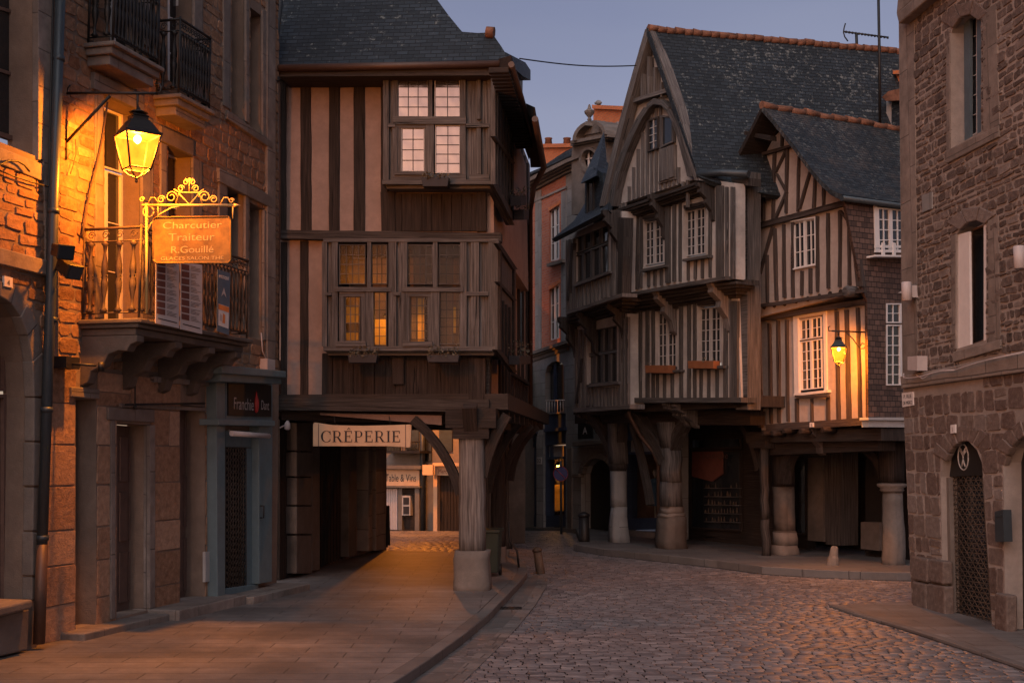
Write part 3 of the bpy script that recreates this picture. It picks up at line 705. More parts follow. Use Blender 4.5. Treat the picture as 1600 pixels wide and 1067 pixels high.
m.ext(FL, [(170, 636), (242, 640), (242, 660), (170, 656)], .05, -.05); m.ext(FL, [(112, 604), (156, 608), (156, 624), (112, 620)], .05, -.05)
m.ext(FL, [(234.5, 664), (243, 664), (243, 949), (234.5, 951)], .04, -.05, V((0, 0, 1))); m.ext(FL, [(174, 656), (181, 657), (181, 966), (174, 968)], .04, -.05, V((0, 0, 1)))
m.build('door_surround', M['trim'], B, bevel=.01)
# balconies
def baluster(m, p, h, r=.018):
    m.lathe(p, [(r * .5, 0), (r * 1.6, .03 * h), (r * .6, .08 * h), (r * .5, .18 * h), (r * 1.25, .34 * h), (r * 1.35, .42 * h), (r * .8, .5 * h), (r * 1.3, .56 * h), (r * 1.25, .66 * h), (r * .5, .84 * h), (r * .8, .93 * h), (r * 1.6, .97 * h), (r * .4, h)], 6, FL.t)
def balcony(x0, x1, ytop, D, H, thick, nb, nend, mat='iron', slabmat='trim'):
    """x0, x1: pixels of the slab's outer front corners, ytop its top edge at x0"""
    p = FL.pt(x0, ytop, D); u0, z = (p - FL.o).dot(FL.t), p.z; u1 = FL.u(x1, ytop, D)
    m = MB()
    m.fbox(FL, u0 - .02, u1 + .02, z - .05, z, D + .02, 0); m.fbox(FL, u0 + .01, u1 - .01, z - thick * .55, z - .052, D - .03, 0); m.fbox(FL, u0 + .05, u1 - .05, z - thick, z - thick * .55 - .002, D - .08, 0)
    b = m.build('balcony', M[slabmat], B, bevel=.012)
    r = MB(); up = V((0, 0, 1)); ins = .04
    def run(a, b_, n):
        t = (b_ - a).normalized(); L = (b_ - a).length
        for hz, w in ((H, .017), (H - .14, .009), (.07, .009)): r.tube([a + up * hz, b_ + up * hz], w, 6)
        for i in range(n):
            c = a + t * (L * (i + .5) / n); baluster(r, c + up * .07, H - .21, .028 if n < 6 else .017)
            nn = up
            r.ring(c + up * (H - .07), t, up, .045, .006, 10, 1.4, .012)
            if n < 6: r.ring(c + up * (.07 + (H - .21) * .5), t, up, .034, .007, 10)
        for q in (a, b_): r.tube([q, q + up * (H + .03)], .013, 6)
    a0, a1 = FL.at(u0 + ins, z, .02), FL.at(u0 + ins, z, D - ins); b1, b0 = FL.at(u1 - ins, z, D - ins), FL.at(u1 - ins, z, .02)
    run(a0, a1, nend); run(a1, b1, nb); run(b1, b0, nend)
    r.build('railing', M[mat], b)
    return b, u0, u1, z
balcony(178, 255, 64, .36, .92, .24, 13, 2); balcony(281, 334, 146, .35, .92, .24, 11, 2)
bb, bu0, bu1, bz = balcony(219, 393, 497, .74, .98, .17, 27, 4, 'rustiron', 'stonedark')
# curved stone consoles below the large balcony
for u in (bu0 + .12, bu0 + (bu1 - bu0) * .36, bu0 + (bu1 - bu0) * .66, bu1 - .2):
    m = MB(); pr_ = [(0, 0), (.68, 0), (.68, -.07), (.60, -.10), (.56, -.17), (.46, -.16), (.34, -.20), (.28, -.32), (.14, -.38), (.10, -.50), (0, -.54)]
    f1 = [FL.at(u - .075, bz - .172 + h, d) for d, h in pr_]; f2 = [FL.at(u + .075, bz - .172 + h, d) for d, h in pr_]
    m.prism(f1, f2, V((0, 0, 1))); m.build('console', M['stonedark'], bb, bevel=.012)
# moulding / string course and small stuff
m = MB(); m.ext(FL, [(240, 588), (338, 596), (338, 604), (240, 597)], .06, -.02); m.ext(FL, [(190, 630), (322, 637), (322, 642), (190, 636)], .05, -.02); m.build('string_course', M['trim'], B)
# lamp stains etc. stay in materials; shopfront
m = MB()
m.ext(FL, [(338, 590), (352, 590), (352, 930), (340, 934)], .16, -.05, V((0, 0, 1))); m.ext(FL, [(385, 700), (404, 700), (404, 915), (385, 919)], .05, -.05, V((0, 0, 1)))
m.ext(FL, [(405, 662), (426, 663), (425, 908), (405, 912)], .16, -.05, V((0, 0, 1))); m.ext(FL, [(352.5, 672), (404.5, 674), (404.5, 699), (352.5, 698)], .04, -.1)
m.ext(FL, [(352.5, 584), (426, 590), (426, 664), (352.5, 662)], .13, -.05); m.ext(FL, [(352.5, 919), (404, 912), (404, 922), (352.5, 930)], .1, -.1)
sf = m.build('shopfront', M['teal'], B, bevel=.008, label='blue green painted shopfront with a folding grille')
m = MB(); m.ext(FL, [(345, 574), (440, 583), (440, 600), (345, 596)], .36, -.02); m.ext(FL, [(347, 570), (447, 580), (447, 590), (347, 583)], .44, -.02); m.ext(FL, [(342, 654), (430, 657), (430, 666), (342, 664)], .26, -.02)
m.build('cornice', M['teal'], sf, bevel=.01)
m = MB(); m.ext(FL, [(357, 596), (424, 602), (424, 651), (357, 649)], .15, .1); sb = m.build('sign_board', M['black'], sf)
text('Franchie', FL, 381, 640, .155, 19, 'offwhite', sb, 31); text('Dant', FL, 414, 640, .155, 15, 'offwhite', sb, 12)
m = MB(); c = FL.pt(400.5, 632, .16); m.lathe(c - V((0, 0, .12)), [(.0, 0), (.028, .03), (.038, .1), (.036, .17), (.015, .24), (.005, .30)], 10); m.build('emblem', M['red'], sb)
m = MB(); m.tube([FL.pt(362, 677, .30), FL.pt(420, 681, .30)], .035, 10); m.tube([FL.pt(357, 672, .16), FL.pt(362, 676, .30)], .012); m.build('rolled_awning', M['textile'], sf)
m = MB()   # folding lattice grille
q = [(352.5, 699), (384.5, 700), (384.5, 918), (352.5, 927)]; P = lambda s, t, d: FL.pt(*bil(q, s, t), d)
for i in range(-26, 34):
    for sg in (1, -1):
        pts = []
        a0 = i / 7; 
        # diamond bars : s = a0 + sg * t*4
        ts = [t for t in (k / 60 for k in range(61)) if 0 <= (a0 + sg * t * 3.4) <= 1]
        if len(ts) > 1: m.tube([P(a0 + sg * ts[0] * 3.4, ts[0], .07), P(a0 + sg * ts[-1] * 3.4, ts[-1], .07)], .0055, 4)
for i in range(9): m.tube([P(i / 8, 0, .078), P(i / 8, 1, .078)], .006, 4)
m.build('folding_grille', M['rustiron'], sf)
m = MB(); m.poly([P(0, 0, .03), P(1, 0, .03), P(1, 1, .03), P(0, 1, .03)], FL.t); m.build('pane', M['glass'], sf)
m = MB(); c = FL.pt(407, 790, .17); m.tube([c, c + FL.n * .05, c + FL.n * .05 - V((0, 0, .16)), c - V((0, 0, .16))], .010); m.build('handle', M['iron'], sf)
# small fittings on the left wall
m = MB(); m.ext(FL, [(321, 862), (332, 861), (332, 907), (321, 909)], .05, .012); o = m.build('notice_panel', M['offwhite']); props(o, 'small white panel low on the wall beside the blue green shopfront', 'panel')
m = MB(); m.ext(FL, [(418, 560), (430, 562), (430, 578), (418, 577)], .12, 0); m.tube([FL.pt(416, 562, .08), FL.pt(410, 548, .06), FL.pt(408, 520, .04)], .008); props(m.build('junction_box', M['greyp']), 'pale grey electrical box above the shopfront cornice beside the left downpipe', 'electrical box')
m = MB(); m.box(FL.pt(101, 567, .1), FL.t * .12, V((0, 0, .06)), FL.n * .1); m.tube([FL.pt(106, 568, .15), FL.pt(150, 571, .45)], .014); m.tube([FL.pt(158, 566, .46), FL.pt(158, 580, .46)], .035, 8); props(m.build('spotlight', M['iron']), 'small unlit spotlight on an arm under the big balcony', 'spotlight')
m = MB(); m.tube([FL.pt(211, 598, .1), FL.pt(211, 634, .1)], .008); m.tube([FL.pt(196, 632, .1), FL.pt(320, 630, .1)], .012); m.tube([FL.pt(211, 632, .1), FL.pt(211, 640, .1)], .02, 8); props(m.build('awning_rod', M['iron']), 'thin iron awning rod on hooks over the brown doors', 'rod')
m = MB(); m.tube([FL.pt(x, y, .05) for x, y in [(168, 160), (160, 215), (150, 262), (140, 300), (131, 352), (128, 372)]], .011); m.tube([FL.pt(x, y, .05) for x, y in [(118, 218), (119, 240), (115, 256), (110, 272)]], .005); props(m.build('cable', M['rustiron']), 'dark cable running down the lit wall behind the big lantern', 'cable')
# downpipes
dp = thing('downpipe', 'tall blue grey downpipe between the two left stone houses', 'downpipe', FL.pt(62, 1003, .15), FL.ang())
m = MB(); m.tube([FL.pt(98, -120, .20), FL.pt(79, 470, .20), FL.pt(66, 850, .20)], .052, 12)
for x, y in ((92, 92), (84, 330), (80, 500), (73, 640), (67, 840)): m.tube([FL.pt(x, y - 4, .20), FL.pt(x - .2, y + 4, .20)], .060, 12)
m.build('pipe', M['zinc'], dp)
m = MB(); m.tube([FL.pt(66, 850, .20), FL.pt(61, 1005, .20)], .058, 12); m.build('lower_pipe', M['zincb'], dp)
m = MB(); m.tube([FL.pt(84, -60, .13), FL.pt(72, 470, .13), FL.pt(54, 1006, .13)], .012, 6); m.build('wire', M['iron'], dp)
d2 = thing('downpipe', 'grey downpipe with a double bend at the left edge of the timbered house', 'downpipe', FE.pt(434, 900, .3), FE.ang())
m = MB(); m.tube([FE.pt(x, y, .62) for x, y in [(441, -60), (437, 10), (431, 62), (427, 72), (425, 84), (426, 108), (430, 118), (434, 128)]], .045, 10); m.build('pipe', M['zinc'], d2)
m = MB(); m.tube([FE.pt(434, 128, .60), FE.pt(434, 350, .50), FE.pt(432, 570, .45)], .04, 10); m.build('lower_pipe', M['zincb'], d2)
# floodlights on the pipe
for (x, y, dx, dy, lab) in ((96, 392, 14, 5, 'upper black floodlight clamped to the lamp-lit downpipe'), (106, 419, 20, 13, 'lower black floodlight hanging from the lamp-lit downpipe')):
    fl = thing('floodlight', lab, 'floodlight', FL.pt(x, y, .35), FL.ang(), 'floodlights on the downpipe')
    c = FL.pt(x, y, .42); ax = (FL.pt(x + dx, y + dy, .62) - c).normalized(); sd_ = ax.cross(V((0, 0, 1))).normalized(); up_ = sd_.cross(ax)
    m = MB(); m.box(c, ax * .11, sd_ * .07, up_ * .06); m.box(c + ax * .12, ax * .02, sd_ * .085, up_ * .075); m.build('housing', M['iron'], fl, bevel=.01)
    m = MB(); m.tube([FL.pt(83, y + 4, .22), c - ax * .08], .014); m.tube([c - ax * .05 + sd_ * .08, c - ax * .14, c - ax * .05 - sd_ * .08], .009); m.build('mount', M['iron'], fl)
    m = MB(); m.box(c + ax * .143, ax * .002, sd_ * .07, up_ * .06); m.build('lens', M['glass'], fl)
# ================================================================== lanterns
def lantern(name_label, top, s, energy, axis, bracket, col=(1, .285, .015), group=None, turn=0.0):
    """top: centre of the glass body's upper rim; s half width of the rim; bracket: function(mb)"""
    ln = thing('street_lantern', name_label, 'street lamp', V((top.x, top.y, top.z - 2 * s)), 0, group)
    n = 4; up = V((0, 0, 1)); a0 = turn; h = 1.75 * s; r1, r0 = s * 1.28, s * .78
    rot = [V((math.cos(a0 + k * math.pi / 2), math.sin(a0 + k * math.pi / 2), 0)) for k in range(4)]
    fm = MB(); 
    for k in range(4):
        j = (k + 1) % 4; A_, B_, C_, D_ = top + rot[k] * r1, top + rot[j] * r1, top + rot[j] * r0 - up * h, top + rot[k] * r0 - up * h
        fm.tube([A_, D_], s * .055, 5); fm.tube([A_, B_], s * .06, 5); fm.tube([D_, C_], s * .05, 5)
        fm.tube([D_, D_ * .6 + (top - up * (h + .12 * s)) * .4 - up * .22 * s, top - up * (h + .48 * s)], s * .04, 5)
        pm = MB(); pm.poly([A_, B_, C_, D_], up); pm.build('pane', M['lampglass'], ln, weld=False)
    fm.lathe(top - up * (h + .72 * s), [(.02 * s, 0), (.09 * s, .08 * s), (.04 * s, .16 * s), (.12 * s, .22 * s), (.05 * s, .3 * s)], 8)
    fm.build('frame', M['rustiron'], ln)
    cm = MB(); cm.lathe(top + up * .02 * s, [(r1 * 1.08, 0), (r1 * 1.06, .06 * s), (r1 * .92, .14 * s), (r1 * .72, .45 * s), (r1 * .50, .75 * s), (r1 * .44, .78 * s), (r1 * .44, .92 * s), (r1 * .5, .96 * s), (r1 * .3, 1.1 * s), (r1 * .12, 1.2 * s), (r1 * .08, 1.4 * s), (r1 * .03, 1.5 * s)], 4, rot[0], smooth=False)
    cm.lathe(top + up * 1.16 * s, [(.44 * s, 0), (.5 * s, .03 * s), (.3 * s, .12 * s), (.08 * s, .2 * s)], 12)
    cm.build('cap', M['iron'], ln)
    bm_ = MB(); bm_.lathe(top - up * .42 * s, [(.05 * s, 0), (.17 * s, .12 * s), (.2 * s, .26 * s), (.12 * s, .4 * s)], 10); bm_.build('bulb', M['bulb'], ln)
    k = MB(); bracket(k); k.build('bracket', M['iron'], ln)
    li = bpy.data.lights.new('lamp_light', 'POINT'); li.energy = energy; li.color = col; li.shadow_soft_size = .05
    lo = bpy.data.objects.new('lamp_light', li); COL.objects.link(lo); lo.parent = ln; lo.location = (0, 0, 1.45 * s + .0)
    return ln
# big lantern on the left wall
bw0 = FL.pt(103, 200, .03)
def on_perp(F, base_px, px, py, d0=0.0):
    """point on the vertical plane leaving face F at the wall pixel base_px"""
    p0 = F.pt(*base_px, d0); n = F.n; side = F.t; r = ray(px, py); k = (p0 - C0).dot(side) / r.dot(side); return C0 + r * k
PB = lambda x, y: on_perp(FL, (103, 200), x, y)
lt = PB(215, 212)
def br1(m):
    m.tube([PB(104, 146), PB(244, 146)], .016, 7); m.tube([PB(104, 222), PB(172, 150)], .016, 7); m.tube([PB(103, 133), PB(103, 250)], .014, 6)
    m.tube([PB(x, y) for x, y in [(244, 146), (250, 145), (252, 138), (249, 131), (243, 132)]], .010, 6); m.tube([PB(x, y) for x, y in [(104, 146), (106, 138), (110, 133)]], .008, 6)
    m.tube([PB(215, 146), PB(215, 176)], .012, 6)
lantern('large lit street lantern hanging from a bracket on the left stone wall', lt, (PB(248, 212) - PB(182, 212)).length / 2 / 1.22, 760, None, br1, turn=FL.ang() + .12)
# ================================================================== hanging shop sign
hs = thing('hanging_sign', 'gold hanging sign lettered Traiteur on a scrolled iron bracket', 'sign', FL.at(bu0, 0, .88))
p0 = FL.pt(229, 420, .74)
def PS(x, y, d=0):
    r = ray(x, y); k = (p0 - C0).dot(FE.n) / r.dot(FE.n); return C0 + r * k - FE.n * -d
m = MB(); m.tube([PS(229, 318), PS(229, 490)], .016, 7); m.tube([PS(222, 321), PS(366, 321)], .016, 7); m.tube([PS(366, 321), PS(376, 321)], .022, 6, .002)
m.tube([PS(x, y) for x, y in [(229, 366), (236, 350), (250, 335), (268, 325), (290, 321)]], .010, 6); m.ring(PS(232, 331), FE.t, V((0, 0, 1)), .06, .009); m.tube([PS(247, 322), PS(247, 342)], .008)
m.tube([PS(364, 322), PS(364, 342)], .008)
for x, y, r_, tn in ((222, 312, .03, 1.3), (252, 312, .045, 1.4), (268, 308, .065, 1.4), (320, 308, .065, -1.4), (334, 312, .045, -1.4), (362, 314, .03, 1.3), (283, 295, .04, 1.3), (306, 295, .04, -1.3), (291, 285, .035, 1.3), (301, 285, .035, -1.3), (296, 281, .018, 1)):
    m.ring(PS(x, y), FE.t * (1 if tn > 0 else -1), V((0, 0, 1)), r_, .007, 12, abs(tn), r_ * .3)
for pth in ([(232, 318), (236, 309), (242, 309), (248, 318)], [(345, 318), (350, 309), (356, 309), (361, 318)], [(275, 318), (280, 301), (311, 301), (316, 318)], [(280, 303), (296, 320), (311, 303)], [(296, 301), (296, 279)], [(290, 279), (294, 284), (302, 279)], [(272, 296), (280, 301)], [(311, 301), (319, 296)]):
    m.tube([PS(x, y) for x, y in pth], .007, 5)
m.build('bracket', M['goldpaint'], hs)
m = MB(); q = [(240, 344), (244, 340), (357, 339), (361, 344), (361, 406), (357, 411), (244, 411), (240, 406)]
fr = [PS(x, y) for x, y in q]; m.prism([p + FE.n * .012 for p in fr], [p - FE.n * .012 for p in fr], FE.t); 
for i in range(8): m.tube([fr[i] + FE.n * .012, fr[(i + 1) % 8] + FE.n * .012], .010, 5)
bd = m.build('sign_board', M['signgold'], hs, bevel=.004)
FPs = Face(p0, FE.t)
for body, x, y, h, w_ in (('Charcutier', 300, 357, 11, 92), ('Traiteur', 299, 376, 12, 72), ('R.Gouillé', 300, 395, 11, 66), ('GLACES SALON THE', 300, 406, 5.5, 98)):
    text(body, FPs, x, y, .014, h, 'goldpaint', bd, w_)
# banners hanging on the balcony railing
def banner(q, mat, label, d=.79, rows=0, two=None):
    b = thing('banner', label, 'banner', FL.pt(q[3][0], q[3][1], d), FL.ang(), 'banners on the balcony railing')
    P = lambda s, t, e=0: FL.pt(*bil(q, s, t), d) + FL.n * e
    m = MB(); m.prism([P(0, 0), P(1, 0), P(1, 1), P(0, 1)], [p - FL.n * .006 for p in (P(0, 0), P(1, 0), P(1, 1), P(0, 1))], FL.t); m.build('cloth', M[mat], b)
    return b, P
def menu(b, P, s1):
    m = MB(); k = MB()
    for i in range(8):
        t0 = .03 + i * .105; c = [P(.04, t0, .003), P(.04 + s1, t0, .003), P(.04 + s1, t0 + .085, .003), P(.04, t0 + .085, .003)]; m.poly(c)
        for j in range(4):
            tt = t0 + .012 + j * .02; e = .93 - R.uniform(0, .25); k.poly([P(.1 + s1, tt, .003), P(e, tt, .003), P(e, tt + .006, .003), P(.1 + s1, tt + .006, .003)])
    k.poly([P(.1, .91, .003), P(.9, .92, .003), P(.9, .935, .003), P(.1, .925, .003)])
    m.build('printed_blocks', M['menured'], b, weld=False); k.build('printed_lines', M['ink'], b, weld=False)
b, P = banner([(244, 402), (280, 408), (280, 513), (243, 505)], 'textile', 'left white menu banner with brown blocks on the balcony railing'); menu(b, P, .36)
b, P = banner([(282, 409), (316, 414), (316, 522), (282, 514)], 'textile', 'right white menu banner with brown blocks on the balcony railing'); menu(b, P, .36)
b, P = banner([(340, 421), (360, 427), (358, 524), (339, 517)], 'bluebanner', 'narrow slate blue poster banner on the balcony railing')
m = MB(); m.poly([P(.08, .55, .003), P(.92, .55, .003), P(.92, .90, .003), P(.08, .90, .003)]); m.build('white_panel', M['whitep'], b, weld=False)
m = MB(); m.poly([P(.08, .555, .005), P(.92, .555, .005), P(.92, .64, .005), P(.08, .64, .005)]); m.poly([P(.45, .68, .005), P(.62, .70, .005), P(.62, .84, .005), P(.40, .84, .005)]); m.build('orange_print', M['orange'], b, weld=False)
m = MB(); m.poly([P(.5, .26, .003), P(.72, .42, .003), P(.5, .36, .003), P(.28, .42, .003)]); m.poly([P(.2, .70, .005), P(.36, .72, .005), P(.36, .82, .005), P(.2, .82, .005)]); m.build('emblem', M['greyp'], b, weld=False)
text('BOUTIQUE', FL, 350, 436, .796, 5, 'whitep', b, 15)
# ================================================================== half-timbered creperie
E = thing('timbered_house', 'tall half-timbered house on an arcade with oriel windows and steep slate roof', 'house', FE.at(-3, 0), FE.ang())
UPV = V((0, 0, 1))
# plaster walls of the front
m = MB(); m.ext(FE, [(436, 118), (604, 118), (604, 372), (437, 372)], 0, -5.5); m.build('wall', M['pink'], E)
m = MB(); m.ext(FE, [(604, 112), (768, 112), (772, 372), (604, 372)], -.02, -6.2, UPV); m.ext(FE, [(437, 372), (512, 372), (512, 640), (440, 640)], 0, -5.5); m.build('wall', M['pink'], E)
m = MB(); m.ext(FE, [(512, 546), (766, 546), (764, 632), (512, 632)], -.03, -.3); m.ext(FE, [(512, 372), (766, 372), (766, 380), (512, 380)], -.03, -.3); m.ext(FE, [(724, 380), (766, 380), (766, 546), (724, 546)], -.03, -.3); m.build('wall', M['oak'], E)
# posts and beams
m = MB()
for (x0, x1, w_) in ((441, 441, 11), (477, 478, 16), (522, 522, 16), (561, 561, 17)): m.beam(FE, x0, 124, x1, 362, w_, .04, -.02)
m.beam(FE, 600, 120, 600, 300, 10, .05, -.02); m.beam(FE, 605, 300, 607, 362, 22, .06, -.02)
m.beam(FE, 443, 378, 443, 618, 9, .04, -.02); m.beam(FE, 475, 376, 475, 620, 12, .04, -.02)
m.beam(FE, 436, 116, 770, 114, 16, .10, -.02); m.build('timber_frame', M['oakbrown'], E)
m = MB(); m.beam(FE, 436, 366, 783, 371, 14, .14, -.04); m.beam(FE, 434, 631, 764, 634, 19, .16, -.06); m.build('timber_frame', M['oak'], E)
# boarded bands under the oriels
m = MB()
for i in range(9):
    x = 620 + i * 15.6; m.beam(FE, x, 302, x, 361, 15, .03 + .008 * (i % 2), -.02, .3)
m.beam(FE, 752, 300, 752, 361, 14, .09, -.02)
for i in range(15):
    x = 511 + i * 16.5; m.beam(FE, x, 552, x, 620, 16, .03 + .008 * (i % 2), -.02, .3)
m.beam(FE, 622, 556, 622, 600, 18, .10, -.02); m.beam(FE, 745, 560, 745, 624, 26, .11, -.02); m.build('boarding', M['oakbrown'], E)
m = MB(); m.beam(FE, 508, 619, 762, 621, 8, .09, -.02); 
m.build('rail', M['oak'], E)
# oriels: solid carcass, posts, panels and leaded lights
def oriel(x0, x1, y0, y1, D, posts, rails, panels, lights, mt, lt_, lab):
    m = MB(); m.ext(FE, [(x0, y1 - 7), (x1, y1 - 7), (x1, y1), (x0, y1)], D + .03, -.05); m.ext(FE, [(x0 + 4, y1 + .5), (x1 - 4, y1 + .5), (x1 - 8, y1 + 7), (x0 + 8, y1 + 7)], D - .08, -.05)
    m.ext(FE, [(x0, y0), (x1, y0), (x1, y0 + 5), (x0, y0 + 5)], D + .01, -.05)
    for (a, b, c, e) in posts: m.beam(FE, a, c, a, e, b, D, D - .10, .25)
    for (a, b, y, h) in rails: m.beam(FE, a, y, b, y, h, D + .02, D - .10, .25)
    o = m.build('oriel_window', M[mt], E, lab)
    pm = MB()
    for (a, b, c, e) in panels: pm.ext(FE, [(a, c), (b, c), (b, e), (a, e)], D - .06, D - .10, UPV, (R.uniform(0, 9), R.uniform(0, 9)))
    pm.build('panel', M[mt], o)
    for L_ in lights:
        (a, b, c, e, nc, nr, g) = L_
        window(E, FE, [(a, c), (b, c), (b, e), (a, e)], D - .03, [(0, 1, 0, 1, nc, nr)], 'offwhite' if g == 'glasssky' else 'oakgrey', g, fw=1.2, bw=1.0, bars='iron' if g == 'glasssky' else 'oakgrey', th=.03, name='leaded_light')
    return o
# upper oriel
up = oriel(597, 775, 112, 288, .36,
  [(603, 9, 117, 281), (617, 8, 117, 281), (672, 7, 117, 187), (672, 12, 187, 281), (723, 9, 117, 281), (748, 7, 190, 272), (768, 12, 117, 281), (748, 6, 122, 186)],
  [(614, 728, 188, 12), (728, 764, 196, 6), (606, 617, 196, 5), (614, 728, 277, 9), (733, 764, 277, 9)],
  [(605, 620, 117, 281), (727, 764, 117, 281)],
  [(621, 669.5, 119, 184, 3, 4, 'glasssky'), (679, 719, 119, 184, 2, 4, 'glasssky'), (627, 663, 200, 268, 2, 4, 'glasssky'), (680, 719, 196, 271, 2, 5, 'glasssky')], 'oakgrey', None, None)
m = MB(); m.ext(FE, [(621, 194), (669, 194), (669, 200), (621, 200)], .35, .2); m.ext(FE, [(621, 200), (627, 200), (627, 268), (621, 268)], .34, .2, UPV); m.ext(FE, [(663, 200), (667, 200), (667, 268), (663, 268)], .34, .2, UPV); m.ext(FE, [(618, 268), (668, 268), (670, 273), (616, 273)], .41, .2)
m.build('casement', M['oakgrey'], E)
lo = oriel(505, 779, 373, 548, .30,
  [(507, 8, 378, 541), (523, 9, 378, 541), (577, 6, 378, 452), (577, 13, 452, 541), (612, 10, 378, 541), (630, 12, 378, 541), (680, 7, 378, 452), (680, 13, 452, 541), (724, 10, 378, 541), (742, 13, 378, 541), (770, 14, 378, 541), (617, 4, 378, 541)],
  [(523, 612, 452, 7), (628, 724, 452, 7), (729, 763, 459, 6), (507, 518, 459, 5), (615, 625, 459, 5), (523, 612, 544, 6)],
  [(511, 519, 378, 541), (616, 626, 378, 541), (728, 764, 378, 541)],
  [(530, 571, 382, 444, 4, 4, 'clear'), (580, 605, 382, 444, 3, 4, 'clear'), (636, 676, 382, 444, 4, 4, 'clear'), (686, 719, 382, 444, 3, 4, 'clear'),
   (539, 563, 463, 533, 3, 5, 'clear'), (581, 604, 456, 540, 2, 6, 'clear'), (641, 669, 463, 531, 3, 5, 'clear'), (686, 719, 456, 538, 3, 6, 'clear')], 'oakgrey', None, None)
m = MB()
for (a, b) in ((530, 570), (634, 674)):
    yb = 533; m.ext(FE, [(a, 456), (b, 456), (b, 463), (a, 463)], .29, .2); m.ext(FE, [(a, 463), (a + 8 if a < 600 else a + 6, 463), (a + 8 if a < 600 else a + 6, yb), (a, yb)], .285, .2, UPV); m.ext(FE, [(b - 6 if a < 600 else b - 5, 463), (b, 463), (b, yb), (b - 6 if a < 600 else b - 5, yb)], .285, .2, UPV); m.ext(FE, [(a - 4, yb), (b + 1, yb), (b + 2, yb + 8), (a - 5, yb + 8)], .35, .2); m.build('casement', M['oakgrey'], E); m = MB()
# dining room behind the lower oriel, with a real lamp in it
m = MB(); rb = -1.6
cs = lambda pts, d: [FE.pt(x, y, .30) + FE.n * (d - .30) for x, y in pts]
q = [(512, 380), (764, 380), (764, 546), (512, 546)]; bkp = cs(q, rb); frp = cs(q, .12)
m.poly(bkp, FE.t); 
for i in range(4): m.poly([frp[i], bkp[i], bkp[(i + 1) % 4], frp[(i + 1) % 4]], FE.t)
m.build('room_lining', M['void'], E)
m = MB()
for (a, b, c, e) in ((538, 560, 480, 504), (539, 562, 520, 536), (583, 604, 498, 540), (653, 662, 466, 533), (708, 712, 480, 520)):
    m = MB(); p_ = [FE.pt(x, y, -.8) for x, y in [(a, c), (b, c), (b, e), (a, e)]]; m.prism(p_, [p - FE.n * .03 for p in p_]); m.build('glow_patch', M['yellowcloth'], E)  # added cloth pieces that catch the lamp, shaped as patches of glow
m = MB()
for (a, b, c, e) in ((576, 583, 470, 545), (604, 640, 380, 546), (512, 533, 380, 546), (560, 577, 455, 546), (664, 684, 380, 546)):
    m = MB(); p_ = [FE.pt(x, y, -.12) for x, y in [(a, c), (b, c), (b, e), (a, e)]]; m.prism(p_, [p - FE.n * .03 for p in p_]); m.build('shade_panel', M['void'], E)  # added near-black panels, keep most of the room looking unlit
def bulb(c, e, r, name, label, sc_=1.0, col=(1, .36, .05)):
    """a small hanging lamp that really stands in the room: shade, bulb, light"""
    t = thing('hanging_lamp', label, 'lamp', c)
    m = MB(); m.lathe(c - UPV * .05 * sc_, [(.02, 0), (.05 * sc_, .03), (.055 * sc_, .07), (.03, .11)], 10); m.build('bulb', M['roombulb'], t)
    m = MB(); m.tube([c + UPV * .06, c + UPV * .5], .006, 5); m.lathe(c + UPV * .05 * sc_, [(.12 * sc_, -.02), (.11 * sc_, 0), (.04, .09 * sc_)], 12); m.build('shade', M['iron'], t)
    li = bpy.data.lights.new('lamp_light', 'POINT'); li.energy = e; li.color = col; li.shadow_soft_size = r
    lo = bpy.data.objects.new('lamp_light', li); COL.objects.link(lo); lo.parent = t; return t
M['roombulb'] = m_emit('room_bulb', (1, .42, .06), 14)
c = FE.pt(616, 500, -.42); bulb(c, 26, .06, '', 'small lit lamp glowing inside the lower oriel of the timbered house', 1.5)
# decorative jetty ends under oriels and side faces, on the street side plane
m = MB(); m.ext(FS, [(779, 376), (806, 418), (806, 584), (779, 548)], .0, -.05, UPV)
m.build('oriel_side', M['oakgrey'], E)
m = MB()
for (xa, ya0, ya1) in ((783, 384, 548), (788, 470, 556), (793, 476, 560), (798, 480, 566), (804, 420, 580)): m.beam(FS, xa, ya0, xa, ya1, 2.2, .03, -.01, .2)
m.beam(FS, 779, 440, 806, 470, 5, .035, -.01, .2); m.beam(FS, 779, 380, 806, 421, 6, .04, -.01, .2); m.beam(FS, 779, 546, 806, 582, 7, .05, -.01, .2)
m.build('timber_frame', M['oakbrown'], E)
m = MB(); m.ext(FS, [(774, 110), (803, 186), (803, 345), (774, 290)], .06, .0, UPV); m.build('oriel_side', M['oakgrey'], E)
m = MB()
for xa in (779, 783.5, 788, 792.5, 797, 801.5):
    k = (xa - 774) / 29; m.beam(FS, xa, 116 + 76 * k, xa, 290 + 55 * k, 2.0, .09, .05, .2)
m.beam(FS, 774, 213, 803, 256, 5, .10, .05, .2); m.beam(FS, 774, 288, 803, 343, 7, .11, .05, .2); m.beam(FS, 774, 300, 800, 352, 9, .05, .0, .4)
m.build('timber_frame', M['oak'], E)
